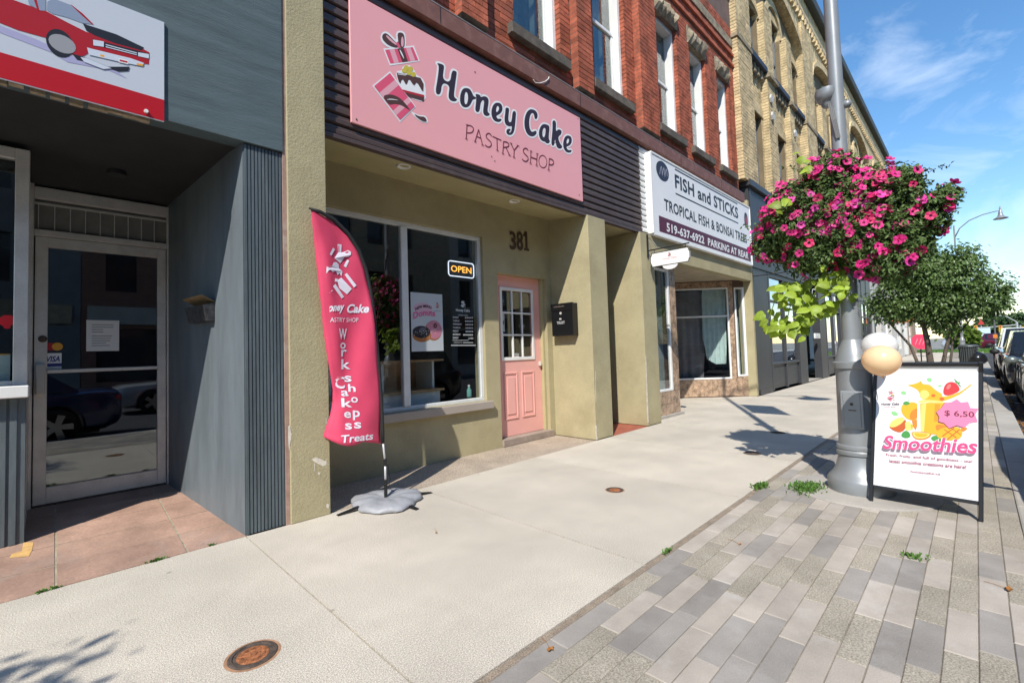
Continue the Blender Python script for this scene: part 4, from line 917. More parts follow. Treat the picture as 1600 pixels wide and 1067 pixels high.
# PASTRY SHOP: thin roman capitals drawn as strokes with serifs
PS = [[(318, 615), (312, 732)], [(316, 619), (348, 622), (372, 640), (371, 668), (350, 685), (315, 682)], [(415, 655), (385, 755)], [(415, 655), (447, 783)], [(398, 712), (432, 728)],
      [(522, 712), (512, 692), (495, 685), (478, 697), (476, 718), (495, 740), (516, 758), (523, 782), (508, 802), (485, 800), (468, 782)], [(530, 712), (603, 745)], [(567, 729), (570, 828)],
      [(622, 752), (616, 855)], [(621, 756), (650, 758), (668, 778), (662, 800), (619, 804)], [(642, 806), (672, 868)], [(682, 768), (710, 828)], [(742, 788), (710, 828), (708, 885)],
      [(827, 832), (818, 815), (803, 809), (787, 818), (785, 840), (802, 862), (823, 880), (829, 902), (814, 921), (793, 918), (776, 900)], [(850, 833), (846, 935)], [(902, 856), (897, 952)], [(848, 884), (900, 903)],
      [(1003, 893), (997, 990)], [(1002, 897), (1026, 903), (1041, 922), (1036, 943), (1020, 950), (999, 944)]]
PSERIF = [(318, 615), (312, 732), (385, 755), (447, 783), (570, 828), (616, 855), (672, 868), (708, 885), (682, 768), (742, 788), (850, 833), (846, 935), (902, 856), (897, 952), (997, 990)]
PSU = [C1(chaikin(s, 2, False) if len(s) > 3 else s) for s in PS]+[C1([(x-11, y-3), (x+11, y+5)]) for x, y in PSERIF]
PSO = C1(ell(950, 922, 33, 52, 24, -.12))
def pastry(F, fn, n, m, parent, w=.014):
    b = MB()
    for i, s in enumerate(PSU): b.stroke(F, [fn(p) for p in s], w if i < len(PS) else w*.6, n+i*.00015)
    b.stroke(F, [fn(p) for p in PSO], w, n, True); b.build('lettering', m, parent)
pastry(Fg, lambda p: p, .0015, MAROON, sg)
# the cake-and-gift-boxes emblem
def lerp(a, b, t): return (a[0]+(b[0]-a[0])*t, a[1]+(b[1]-a[1])*t)
q2 = [(90, 660), (245, 533), (487, 858), (343, 992)]
def band(t0, t1): return [lerp(q2[0], q2[3], t0), lerp(q2[1], q2[2], t0), lerp(q2[1], q2[2], t1), lerp(q2[0], q2[3], t1)]
LOGO = [('W', [(180, 292), (480, 262), (540, 416), (245, 460)]), ('W', chaikin([(330, 300), (240, 290), (165, 235), (148, 175), (175, 125), (222, 125), (275, 175), (308, 215), (303, 130), (350, 112), (395, 135), (405, 220), (400, 290)], 1)),
 ('W', chaikin([(296, 515), (370, 505), (360, 480), (400, 448), (455, 460), (495, 520), (510, 555), (565, 580), (598, 650), (598, 825), (430, 775), (330, 640)], 1)), ('W', [(72, 657), (246, 512), (500, 862), (345, 1015)]), ('W', chaikin([(445, 905), (470, 915), (530, 945), (598, 945), (628, 1025), (560, 1015), (500, 975)], 1)),
 ('H', [(197, 305), (470, 278), (525, 408), (250, 440)]), ('P', [(240, 301), (288, 296), (333, 430), (287, 436)]), ('P', [(402, 285), (446, 281), (494, 411), (448, 417)]), ('C', [(318, 293), (380, 287), (422, 420), (368, 426)]), ('W', chaikin([(338, 305), (346, 304), (370, 345), (386, 395), (376, 385), (352, 340)], 1)),
 ('C', chaikin([(325, 290), (240, 268), (185, 222), (165, 180), (180, 145), (215, 142), (265, 192), (325, 255)], 2)), ('P', chaikin([(310, 262), (250, 222), (205, 172), (213, 158), (262, 202), (318, 252)], 2)),
 ('C', chaikin([(330, 285), (325, 205), (318, 142), (350, 132), (384, 150), (391, 220), (386, 288)], 2)), ('P', chaikin([(356, 275), (353, 205), (367, 165), (381, 205), (379, 275)], 2)), ('H', [(303, 240), (322, 222), (350, 280), (330, 290)]),
 ('C', [(312, 528), (545, 580), (576, 640), (572, 716), (556, 700), (522, 640), (505, 626), (482, 655), (468, 640), (440, 598), (425, 600), (412, 642), (398, 640), (372, 593), (356, 606), (347, 638), (330, 612), (317, 570)]),
 ('W', [(322, 538), (402, 552), (402, 557), (324, 545)]), ('R', [(362, 692), (580, 748), (581, 772), (398, 728)]), ('C', [(388, 720), (580, 770), (578, 808), (425, 764)])]
LOGO += [('Y', ell(cx, cy, 25, 25, 12)) for cx, cy in ((405, 480), (447, 492), (386, 508), (430, 528), (474, 545))]
LOGO += [('H', q2), ('P', band(.20, .36)), ('P', band(.73, .86)), ('C', chaikin([(172, 762), (215, 742), (275, 745), (345, 778), (400, 835), (450, 905), (415, 885), (350, 845), (285, 835), (235, 850)], 2)), ('W', chaikin([(205, 795), (250, 782), (345, 802), (250, 792)], 1)),
         ('C', chaikin([(478, 930), (530, 958), (588, 960), (610, 1010), (560, 1002), (510, 968)], 1))]
LOGO = [(k, C2(lp)) for k, lp in LOGO]
LM = {'W': WHT, 'H': HOT, 'P': PAL, 'C': COCOA, 'Y': YEL, 'R': REDP}
lu = [p[0] for _, l in LOGO for p in l]; lv = [p[1] for _, l in LOGO for p in l]
LBOX = (min(lu), max(lu), min(lv), max(lv))
def logo(F, u0, u1, v0, v1, n, parent, step=.0001, only=None, mono=None, skipw=False):
    """the emblem scaled into a rectangle"""
    a, b, c, d = LBOX; g_ = {}
    for i, (k, lp) in enumerate(LOGO):
        if skipw and i < 5: continue
        if mono is not None and k == 'W' and i >= 5: continue
        pts = [(u0+(u-a)/(b-a)*(u1-u0), v0+(v-c)/(d-c)*(v1-v0)) for u, v in lp]
        g_.setdefault(k, MB()).fpoly(F, pts, n+i*step)
    for k, b_ in g_.items(): b_.build('emblem', mono or LM[k], parent)
def logo_parts(F, n, parent):
    for i, (k, lp) in enumerate(LOGO): MB().fpoly(F, lp, n+i*.00012).build('emblem_piece', LM[k], parent)
logo_parts(Fg, .0015, sg)
for p in ((557, 187), (742, 113), (768, 245), (773, 252), (903, 186), (905, 305)):
    u, v = Fg.uv(p); MB().fpoly(Fg, ell(u, v, .008, .008, 8), .0, .004).build('screw', M_IRON, sg)

# ================================================================== fish shop sign
YFs = 3.80; Fq = FY(YFs); c8 = lambda x, y_: Fq.uv(crop(1000, 230, 5.337, [(x, y_)])[0])
fx0, fx1 = c8(92, 45)[0], c8(935, 985)[0]; fz0 = (c8(110, 705)[1]+c8(935, 985)[1])/2; fz1 = c8(92, 40)[1]*.6+c8(912, 520)[1]*.4
fs_ = empty('shop_sign', ((fx0+fx1)/2, YFs, fz0), 'white sign reading Fish and Sticks with maroon telephone strip', 'sign')
MB().box(fx0, YFs, fz0, fx1, YFs+.135, fz1).build('panel', mat('sign_white', (.80, .80, .80), .4, var=.03, vscale=2), fs_, bevel=.004)
q = MB(); 
for a in ((fx0-.02, fx1+.02, fz0-.03, fz0), (fx0-.02, fx1+.02, fz1, fz1+.03), (fx0-.05, fx0-.001, fz0, fz1), (fx1+.001, fx1+.03, fz0, fz1)): q.fbox(Fq, *a, -.138, .012)
q.build('frame', M_WHITE, fs_)
BLK = mat('print_black', (.02, .022, .026), .45)
def tpx(F, body, L, Rr, top, n, m, parent, cr, **k):
    """text whose baseline runs from photo point L to R and whose capitals reach photo point top"""
    a = F.uv(crop(*cr, [L])[0]); b_ = F.uv(crop(*cr, [Rr])[0]); t = F.uv(crop(*cr, [top])[0])
    textfit(F, body, a[0], b_[0], (a[1]+b_[1])/2, (a[1]+b_[1])/2+t[1]-a[1], n, m, parent, **k)
K8 = (1000, 230, 5.337)
tpx(Fq, 'FISH and STICKS', (293, 335), (820, 605), (293, 220), .0015, BLK, fs_, K8, bold=.03, spacing=1.06)
tpx(Fq, 'TROPICAL FISH & BONSAI TREES', (203, 512), (893, 815), (203, 416), .0015, BLK, fs_, K8, bold=.026, spacing=1.06)
a = c8(162, 690); c = c8(925, 965); t_ = c8(162, 560)
MB().fbox(Fq, a[0], c[0], (a[1]+c[1])/2, (a[1]+c[1])/2+(t_[1]-a[1]), 0, .0012).build('phone_strip', mat('print_burgundy', hx('5c1630', .9), .45), fs_)
tpx(Fq, '519-637-6922  PARKING AT REAR', (222, 688), (905, 948), (222, 612), .003, WHT, fs_, K8, bold=.03, spacing=1.06)
for L, Rr in (((290, 170), (812, 487)), ((296, 376), (820, 645))):
    a, b_ = c8(*L), c8(*Rr); v = (a[1]+b_[1])/2; MB().fbox(Fq, a[0], b_[0], v-.014, v+.014, 0, .0012).build('rule', BLK, fs_)
cu, cv = c8(188, 202); eu = c8(240, 230)[0]-cu; ev = abs(c8(188, 118)[1]-cv)
MB().fpoly(Fq, ell(cu, cv, eu, ev*.95, 28), .0015).build('fish_emblem', mat('print_navy', hx('2a2b3a'), .45), fs_)
b = MB()
for k in range(3): b.stroke(Fq, chaikin([(cu-eu*.5+k*eu*.4, cv-ev*.45), (cu-eu*.35+k*eu*.4, cv+.1*ev), (cu-eu*.15+k*eu*.4, cv+ev*.5), (cu-eu*.1+k*eu*.4, cv-ev*.3)], 2, False), .02, .003+k*.0003)
b.build('fish_emblem', mat('print_grey', (.35, .35, .42), .5), fs_)
a, c = c8(866, 540), c8(902, 680); MB().fpoly(Fq, chaikin([(a[0], a[1]), (c[0], a[1]), (c[0], c[1]), (a[0], c[1])], 2), .0015).build('bonsai_emblem', mat('print_navy', (0, 0, 0)), fs_)
MB().fpoly(Fq, ell((a[0]+c[0])/2, (a[1]+c[1])/2, abs(c[0]-a[0])*.3, abs(a[1]-c[1])*.28, 12), .003).build('bonsai_emblem', mat('print_rose', hx('a04a58'), .5), fs_)

# ================================================================== small hanging sign on an iron bracket
XH = 7.16; Fh = FX(XH); c8x = lambda x, y_: Fh.uv(crop(1000, 230, 5.337, [(x, y_)])[0])
br = empty('sign_bracket', (XH, 3.86, c8x(60, 860)[1]), 'black iron bracket arm fixed to the pier below the fish sign', 'bracket')
u0, v0 = -3.86, c8x(70, 862)[1]; u1, v1 = c8x(410, 800); vb = (v0+v1)/2
MB().tube([Fh.at(-3.862, vb), Fh.at(u1, vb)], .011, 8).build('arm', M_BLACKM, br)
b = MB().tube([Fh.at(u, v) for u, v in chaikin([(-3.866, vb+.22), (-3.80, vb+.20), (-3.72, vb+.10), (-3.68, vb+.02)], 2, False)], .006, 6); b.fbox(Fh, -3.861, -3.845, vb-.12, vb+.28, -.018, .018); b.build('scroll', M_BLACKM, br)
hs = empty('hanging_sign', (XH, 3.5, vb-.3), 'small white shaped sign hanging from the iron bracket beside the fish sign', 'sign')
lp = [c8x(*p) for p in ((118, 885), (395, 845), (402, 862), (418, 880), (412, 912), (385, 942), (330, 955), (110, 985), (92, 970), (98, 915))]
um, vm = sum(p[0] for p in lp)/10, sum(p[1] for p in lp)/10
# squared up: the plaque hangs level
ul, ur = min(p[0] for p in lp), max(p[0] for p in lp); hh = .115
pl = [(ul+.03, vm+hh), (ur-.03, vm+hh), (ur-.015, vm+hh*.6), (ur, vm+hh*.45), (ur, vm-hh*.45), (ur-.015, vm-hh*.6), (ur-.03, vm-hh), (ul+.03, vm-hh), (ul+.015, vm-hh*.6), (ul, vm-hh*.45), (ul, vm+hh*.45), (ul+.015, vm+hh*.6)]
MB().fpoly(Fh, pl, -.012, .012).build('plaque', M_WHITE, hs)
b = MB(); b.stroke(Fh, pl, .012, .0135, True); b.build('border', M_BLACKM, hs)
um = (ul+ur)/2
MB().fpoly(Fh, [(um+.13*math.cos(a), vm-hh-.004-.075*math.sin(a)) for a in [math.pi*k/14 for k in range(15)]], -.012, .012).build('lower_plaque', M_WHITE, hs)
for u in (ul+.07, ur-.07): MB().tube([Fh.at(u, vm+hh), Fh.at(u, vb)], .004, 6).build('chain', M_BLACKM, hs)
textfit(Fh, 'Honey Cake', um-.12, um+.12, vm-.03, vm+.005, .0145, mat('print_soft_pink', hx('e79aa5'), .5), hs); logo(Fh, um-.03, um+.03, vm+.015, vm+.085, .0145, hs, skipw=True)

# ================================================================== car picture sign on the grey shop
YC = 3.822; Fc = FY(YC); K0 = (0, 0, 5.333); cc = lambda pts: Fc.uvs(crop(*K0, pts))
x1 = Fc.uv((256.5, 36))[0]; zb1 = Fc.uv((254, 190))[1]; zt1 = Fc.uv((258, 36))[1]; x0 = x1-2.35
cs = empty('picture_sign', ((x0+x1)/2, YC, zb1), 'glossy sign with a red car picture above the grey shop doorway', 'sign')
MB().box(x0, YC, zb1, x1, YC+.012, zt1).build('panel', mat('sign_pale_grey', hx('d5dbe4', .85), .3), cs)
zr = Fc.uv((254, 156))[1]
MB().fbox(Fc, x0, x1, zb1+.004, zr, 0, .001).build('red_band', mat('print_crimson', hx('c0151f', .9), .35), cs)
CR = mat('print_car_red', hx('b51d24', .9), .35); CRD = mat('print_car_dark_red', hx('7c1418'), .35); CB = mat('print_car_black', (.02, .02, .024), .35); CG = mat('print_car_glass', hx('8e9bb0'), .35); CHR = mat('print_chrome', hx('cfd6e2'), .3)
ext = lambda pts: [(u if i else u, v) for i, (u, v) in enumerate(pts)]
items = [(mat('print_shade', hx('a9a6c9'), .5), cc([(-250, 190), (0, 275), (430, 440), (560, 520), (900, 585), (1060, 660), (980, 600), (600, 470), (300, 330), (-250, 120)])),
 (CR, cc([(-300, -80), (90, -5), (240, 50), (390, 100), (560, 190), (720, 270), (960, 330), (1190, 410), (1245, 440), (1240, 540), (1100, 520), (760, 430), (700, 470), (620, 470), (420, 330), (150, 255), (0, 195), (-300, 90)])),
 (CB, cc([(690, 200), (800, 235), (970, 290), (1200, 400), (1180, 425), (960, 365), (790, 300), (720, 260)])),
 (CG, cc([(395, 20), (440, -10), (600, 50), (680, 120), (770, 205), (690, 198), (560, 150), (440, 118), (390, 90)])),
 (CG, cc([(230, -20), (380, -20), (380, 95), (330, 90), (240, 40)])),
 (CR, cc([(275, -20), (300, -20), (330, 95), (312, 92)])), (CR, cc([(585, 40), (600, 48), (690, 118), (780, 208), (765, 207), (672, 124)])),
 (CB, ell(*cc([(500, 365)])[0], abs(cc([(620, 365)])[0][0]-cc([(500, 365)])[0][0])*.95, .085, 22)), (mat('print_hub', hx('9a9a9e'), .4), ell(*cc([(520, 370)])[0], .06, .055, 18)), (CB, cc([(600, 450), (700, 480), (900, 560), (1080, 560), (1070, 595), (990, 600), (800, 540), (640, 500)])),
 (CB, cc([(770, 330), (1240, 450), (1240, 495), (860, 395), (775, 385)])), (CHR, cc([(775, 335), (865, 350), (865, 395), (778, 383)])), (CHR, cc([(1150, 440), (1240, 455), (1240, 492), (1150, 472)])), (CHR, cc([(880, 372), (1140, 442), (1140, 450), (880, 380)])), (CHR, cc([(880, 390), (1140, 458), (1140, 465), (880, 398)])),
 (CHR, cc([(725, 400), (760, 410), (1090, 490), (1200, 530), (1180, 555), (1000, 520), (740, 460)])), (mat('print_amber', hx('e8a53a'), .5), cc([(835, 458), (870, 465), (868, 482), (835, 474)])), (mat('print_amber', (0, 0, 0)), cc([(1140, 530), (1195, 540), (1190, 555), (1140, 547)])),
 (WHT, cc([(990, 490), (1070, 508), (1068, 540), (988, 522)])), (REDP, cc([(996, 500), (1062, 515), (1061, 530), (996, 515)])), (CHR, cc([(670, 480), (720, 490), (930, 575), (860, 580), (700, 520)]))]
items = [(m, [(max(u, x0+.01), min(v, zt1-.005)) for u, v in lp]) for m, lp in items]
layers(Fc, items, cs, .0012)
b = MB(); u, v = Fc.uv((228, 175)); b.fpoly(Fc, ell(u, v, .012, .012, 8), 0, .018); b.build('screw', M_WHITE, cs)

# ================================================================== things in and on the glass
def sheet(name, F, corners, n, m, label, cat, thick=.002):
    us = [p[0] for p in corners]; vs_ = [p[1] for p in corners]; a, b_, c, d = min(us), max(us), min(vs_), max(vs_)
    e = empty(name, F.at((a+b_)/2, c, n), label, cat); MB().fbox(F, a, b_, c, d, n, n+thick).build('sheet', m, e); return e, (a, b_, c, d)
Fd = FY(5.5)                                      # left door glass
e, (a, b_, c, d) = sheet('notice', Fd, Fd.uvs([(135, 500), (186, 548)]), .0005, mat('paper', (.72, .72, .70), .8), 'white printed notice taped inside the glass door of the grey shop', 'notice')
bb = MB(); R = random.Random(2)
for k in range(9):
    v = d-.04-k*.021-(.016 if k > 3 else 0); bb.fbox(Fd, a+.035, a+.035+R.uniform(.07, .15), v-.004, v+.002, .0026, .003)
bb.build('print_lines', mat('print_grey_text', (.2, .2, .22), .8), e)
st, (a, b_, c, d) = sheet('card_sticker', Fd, Fd.uvs([(70, 552), (96, 581)]), .0005, mat('sticker_white', (.75, .75, .75), .4), 'payment card sticker reading VISA on the grey shop door', 'sticker', .001)
MB().fbox(Fd, a, b_, c+(d-c)*.62, d, .0016, .002).build('stripe', WHT, st)
textfit(Fd, 'VISA', a+.01, b_-.01, c+(d-c)*.55, c+(d-c)*.85, .003, mat('print_blue', hx('1c2d7c'), .5), st, bold=.03, shear=.25)
MB().fbox(Fd, a, b_, c+(d-c)*.30, c+(d-c)*.46, .0016, .0022).build('stripe', mat('print_blue', (0, 0, 0)), st); MB().fbox(Fd, a, b_, c, c+(d-c)*.12, .0016, .0022).build('stripe', mat('print_amber', (0, 0, 0)), st)
MB().fpoly(Fd, ell(a+.035, d+.055, .034, .034, 16), .0006, .0016).build('red_disc', REDP, st); MB().fpoly(Fd, ell(a+.075, d+.055, .034, .034, 16), .0017, .0026).build('orange_disc', mat('print_amber', (0, 0, 0)), st)
Fl = FY(4.738); u, v = Fl.uv((11, 501))
sk = empty('alarm_sticker', Fl.at(u, v), 'red octagonal sticker on the window left of the grey shop door', 'sticker'); MB().fpoly(Fl, ell(u, v, .045, .04, 8, .39), .001, .002).build('sheet', mat('print_red_bright', hx('d8222c'), .5), sk); MB().fpoly(Fl, ell(u, v-.045, .018, .012, 8), .001, .002).build('sheet', mat('print_red_bright', (0, 0, 0)), sk)
u, v = Fl.uv((5, 575)); cd_, _ = sheet('window_card', Fl, [(u-.09, v-.09), (u+.03, v+.09)], -.06, mat('card_green', (.6, .68, .6), .7), 'pale green card standing in the window of the grey shop', 'card')
MB().fbox(Fl, u-.09, u+.03, v+.09, v+.10, -.06, -.057).build('card_edge', mat('print_amber', (0, 0, 0)), cd_)
# Honey Cake window: poster, hours, neon
Fo = FY(4.672)
Kp = (635, 440, 8.888); po = lambda *p: Fo.uv(crop(*Kp, [p])[0])
e, (a, b_, c, d) = sheet('donut_poster', Fo, [po(55, 145), po(515, 960)], .0, mat('poster_white', (.70, .72, .76), .5), 'white New Menu Donuts poster on the shop window', 'poster')
W_, H_ = b_-a, d-c; T = lambda x, y_: (a+W_*(x-55)/460, d-H_*(y_-150)/805)
DP = mat('print_donut_pink', hx('dc6f9b'), .5); DB = mat('print_donut_brown', hx('b6743e'), .5); DC = mat('print_choc', hx('2c2230'), .5); DPK = mat('print_icing', hx('d98aa0'), .5)
items = [(mat('print_blush', hx('f0c0d2'), .5), ell(*T(225, 360), W_*.30, H_*.09, 24)), (DB, ell(*T(370, 670), W_*.27, H_*.17, 26, -.5)), (DPK, ell(*T(380, 655), W_*.255, H_*.16, 26, -.5)), (mat('print_hole', hx('7c3b46'), .5), ell(*T(398, 600), W_*.065, H_*.045, 14)),
 (DB, ell(*T(200, 735), W_*.29, H_*.115, 26)), (DC, ell(*T(195, 690), W_*.275, H_*.105, 26)), (mat('print_hole2', hx('6d6a78'), .5), ell(*T(215, 650), W_*.09, H_*.03, 14))]
n_ = layers(Fo, items, e, .003)
sp = MB(); R = random.Random(8)
for k in range(46):
    cx, cy = (R.gauss(195, 55), R.gauss(690, 35)) if k < 24 else (R.gauss(385, 50), R.gauss(640, 60)); u, v = T(cx, cy); sp.fpoly(Fo, ell(u, v, .007, .003, 5, R.uniform(0, 3)), n_+.0004*(k % 3))
sp.build('sprinkles', WHT, e)
u0, v0 = T(80, 520); u1, v1 = T(400, 400)
ar = lambda u, v: (u, v+.05*math.sin(math.pi*(u-u0)/(u1-u0))*.5+(u-u0)*.13)
textfit(Fo, 'Donuts', u0, u1, v0, v0+H_*.11, n_+.003, DP, e, warp=ar, bold=.04); u0, v0 = T(115, 400); u1, _ = T(345, 400)
textfit(Fo, 'NEW MENU', u0, u1, v0, v0+H_*.05, n_+.003, DC, e, warp=ar, bold=.02); logo(Fo, T(405, 0)[0], T(465, 0)[0], T(0, 360)[1], T(0, 265)[1], .003, e, skipw=True, step=.0002)
textfit(Fo, 'Honey Cake', T(385, 0)[0], T(490, 0)[0], T(0, 400)[1], T(0, 382)[1], .004, INK, e)
hd = empty('hours_decal', Fo.at(*po(790, 890)), 'white lettered opening hours decal on the dark shop window', 'decal')
HM = mat('decal_white', (.72, .72, .72), .6)
def ht(s, x0_, x1_, yb, yt, **k):
    (ua, va), (ub, vb_), (uc, vc) = po(x0_, yb), po(x1_, yb), po(x0_, yt); textfit(Fo, s, ua, ub, va, vc, .001, HM, hd, **k)
ht('Honey Cake', 688, 880, 425, 372, bold=.03); ht('OPENING HOURS', 720, 850, 474, 455, bold=.01)
(ua, va), (ub, vb_) = po(750, 360), po(818, 268); logo(Fo, ua, ub, va, vb_, .001, hd, mono=HM, step=.0001)
days = ['MONDAY', 'TUESDAY', 'WEDNESDAY', 'THURSDAY', 'FRIDAY', 'SATURDAY', 'SUNDAY']; hrs = ['']*6+['CLOSED']
def hbar(x0_, x1_, yb, yt, n):          # print too fine to read in the photograph
    for k in range(n):
        a_ = x0_+(x1_-x0_)*k/n; (ua, va), (ub, _), (_, vc) = po(a_, yb), po(a_+(x1_-x0_)/n*.72, yb), po(a_, yt); MB().fbox(Fo, ua, ub, va, vc, .0008, .0012).build('fine_print', HM, hd)
for i in range(7):
    yb = 502+i*47.5; ht(days[i], 645, 645+13.5*len(days[i]), yb+6, yb-20, bold=.03); x0_ = (815, 815, 820, 822, 822, 790, 860)[i]; (ht(hrs[i], x0_, 930, yb+12, yb-12, bold=.03) if i == 6 else hbar(x0_, 930, yb+9, yb-9, 5))
for x0_, x1_, yy in ((640, 865, 815),):
    (ua, va), (ub, _) = po(x0_, yy), po(x1_, yy); MB().fbox(Fo, ua, ub, va-.003, va+.003, .0008, .0012).build('rule', HM, hd)
ht('CONTACT US', 660, 775, 855, 838, bold=.01); hbar(790, 930, 853, 840, 9); hbar(622, 965, 893, 875, 20)
# OPEN sign
Fn_ = FY(4.70); ou = Fn_.uvs([(698, 404), (741, 437)]); a, c = ou[0][0], ou[1][1]; b_, d = ou[1][0], ou[0][1]-.01
os_ = empty('open_sign', Fn_.at((a+b_)/2, c), 'lit amber OPEN sign with white outline inside the shop window', 'sign')
def rr(a, b_, c, d, r, n=5):
    P = []
    for cx, cy, t0 in ((b_-r, d-r, 0), (a+r, d-r, 90), (a+r, c+r, 180), (b_-r, c+r, 270)):
        for k in range(n+1): t = math.radians(t0+90*k/n); P.append((cx+r*math.cos(t), cy+r*math.sin(t)))
    return P
MB().fpoly(Fn_, rr(a, b_, c, d, .04), -.02, 0).build('backing', M_BLACK, os_)
lp = rr(a+.015, b_-.015, c+.015, d-.015, .035); MB().tube([Fn_.at(u, v, .012) for u, v in lp+[lp[0]]], .0065, 6).build('border_tube', mat('neon_white', (.8, .85, 1), .4, emit=((.82, .88, 1), 1.1)), os_)
textfit(Fn_, 'OPEN', a+.055, b_-.055, c+.07, d-.07, .012, mat('neon_amber', (1, .5, .1), .4, emit=((1, .42, .06), 1.7)), os_, bold=.01)
MB().tube([Fn_.at(a+.05, d, -.01), Fn_.at(a-.02, d+.34, -.01)], .002, 5).build('hanging_wire', M_BLACK, os_)
# desk and shelf inside
ds = empty('desk', (2.9, 5.15, .08), 'white and oak desk with open shelf behind the shop window', 'desk')
MB().box(2.1, 4.92, .08, 3.55, 5.4, .82).build('cabinet', mat('desk_white', (.62, .70, .74), .5), ds, bevel=.004); MB().box(2.05, 4.89, .822, 3.6, 5.45, .85).build('top', M_WOOD, ds)
MB().box(2.12, 5.35, .85, 3.5, 5.38, 1.20).build('back_panel', M_WOOD, ds)
for x in (2.12, 2.75, 3.47): MB().box(x, 4.97, .85, x+.03, 5.35, 1.20).build('upright', mat('desk_white', (0, 0, 0)), ds)
MB().box(2.05, 4.92, 1.20, 3.62, 5.42, 1.225).build('shelf', M_WOOD, ds)
jr = empty('spray_bottle', (3.92, 4.76, .70), 'small teal tinted bottle standing inside the window corner', 'bottle'); MB().lathe([(.03, .705), (.032, .72), (.032, .80), (.014, .83), (.014, .845)], (3.92, 4.78), 16).build('body', mat('teal_plastic', (.2, .5, .45), .3), jr, smooth=True); MB().lathe([(.016, .845), (.016, .865), (.008, .87)], (3.92, 4.78), 12).build('cap', M_WHITE, jr)
# sheets in the pink door light
Fpd = FY(4.727)
for (p, q_, lab, m) in (((780, 478), (788, 462), 'small dark decal in the upper pane of the pink door', BLK), ((782, 518), (788, 490), 'narrow white notice in the middle pane of the pink door', WHT), ((801, 559), (811, 552), 'small white card in the lower pane of the pink door', WHT)):
    u0, v0 = Fpd.uv(p); u1, v1 = Fpd.uv(q_); z, _ = sheet('door_card', Fpd, [(u0, v0), (u1, v1)], -.004, m, lab, 'card'); MB().fbox(Fpd, u0+.008, u1-.008, v0+(v1-v0)*.4, v0+(v1-v0)*.6, -.0015, -.0012).build('print', mat('print_grey_text', (0, 0, 0)), z)

# ================================================================== mailbox on the pier, box on the grey wall
XM = 5.46; Fm = FX(XM)
ma = Fm.uvs([(866.5, 477), (903, 524)]); u0, u1 = -4.53, -4.10; v0, v1 = 1.50, 1.975; u0 += .03
mb_ = empty('mailbox', (XM, 4.3, v0), 'black wall mailbox on the olive pier beside the pink door', 'mailbox')
MB().fbox(Fm, u0, u1, v0, v1, .002, .125).build('body', mat('mailbox_black', (.010, .010, .011), .3), mb_, bevel=.006, seg=2)
MB().fbox(Fm, u0-.006, u1+.006, v1-.10, v1+.006, .10, .137).build('lid', mat('mailbox_black', (0, 0, 0)), mb_, bevel=.006)
MB().fbox(Fm, u0+.06, u1-.14, v1-.05, v1-.03, .137, .141).build('slot', M_IRON, mb_)
textfit(Fm, 'TRUST', u0+.10, u1-.15, v0+.175, v0+.215, .1275, mat('mailbox_print', (.5, .5, .5), .5), mb_, bold=.02)
b = MB().fpoly(Fm, ell((u0+u1)/2-.02, v1-.14, .02, .02, 12), .125, .133); b.fbox(Fm, (u0+u1)/2-.05, (u0+u1)/2-.01, v0+.24, v0+.262, .125, .128); b.build('lock', M_ALU, mb_)
dW = (W0-W1).normalized(); Fw2 = Frame(W1, dW, (0, 0, 1))
(a, v0), (b_, v1) = Fw2.uv((306, 506)), Fw2.uv((336, 473))
wb = empty('wall_box', Fw2.at((a+b_)/2, v0), 'open metal letter box with tan flap on the grey doorway wall', 'box'); um = (a+b_)/2
P = [Fw2.at(a, v0, .002), Fw2.at(b_, v0, .002), Fw2.at(b_, v1, .002), Fw2.at(a, v1, .002), Fw2.at(a, v0, .05), Fw2.at(b_, v0, .05), Fw2.at(b_, v1-.02, .085), Fw2.at(a, v1-.02, .085)]
MB().add(P, [(0, 3, 2, 1), (4, 5, 6, 7), (0, 1, 5, 4), (1, 2, 6, 5), (3, 0, 4, 7)]).build('body', mat('old_steel_box', (.085, .085, .09), .45, metal=.5, var=.5, vscale=25), wb)
P = [Fw2.at(a-.01, v1+.005, .002), Fw2.at(b_+.01, v1+.005, .002), Fw2.at(b_+.01, v1+.055, .10), Fw2.at(a-.01, v1+.055, .10)]
MB().add([p for p in P]+[p+Vector((0, 0, .006)) for p in P], [(0, 3, 2, 1), (4, 5, 6, 7), (0, 1, 5, 4), (1, 2, 6, 5), (2, 3, 7, 6), (3, 0, 4, 7)]).build('flap', mat('tan_card', (.22, .16, .085), .8, var=.3, vscale=20), wb)
# ================================================================== feather flag
fl = empty('feather_flag', (2.085, 3.74, 0), 'tall pink feather flag reading Honey Cake Workshops Cakes Treats on a grey weight bag', 'flag')
YFg = 3.74; Ffl = FY(YFg)
Lp = [(486, 327), (488, 345), (492, 372), (496, 405), (500, 440), (504, 475), (508, 510), (513, 545), (519, 580), (525, 610), (526, 628), (522, 648), (515, 670), (512, 684)]
Rp = [(488, 328), (520, 346), (542, 368), (558, 393), (569, 422), (576, 455), (581, 490), (585, 525), (588, 560), (591, 595), (593, 622), (594, 648), (595, 672), (596, 693)]
Lu, Ru = Ffl.uvs(Lp), Ffl.uvs(Rp); NS = 16
def resamp(P, n):
    out = []; m = len(P)-1
    for i in range(n+1):
        t = i/n*m; k = min(int(t), m-1); f = t-k; out.append((P[k][0]+(P[k+1][0]-P[k][0])*f, P[k][1]+(P[k+1][1]-P[k][1])*f))
    return out
NR = 52; LL, RR = resamp(Lu, NR), resamp(Ru, NR)
bot = Ffl.uv((547, 706))
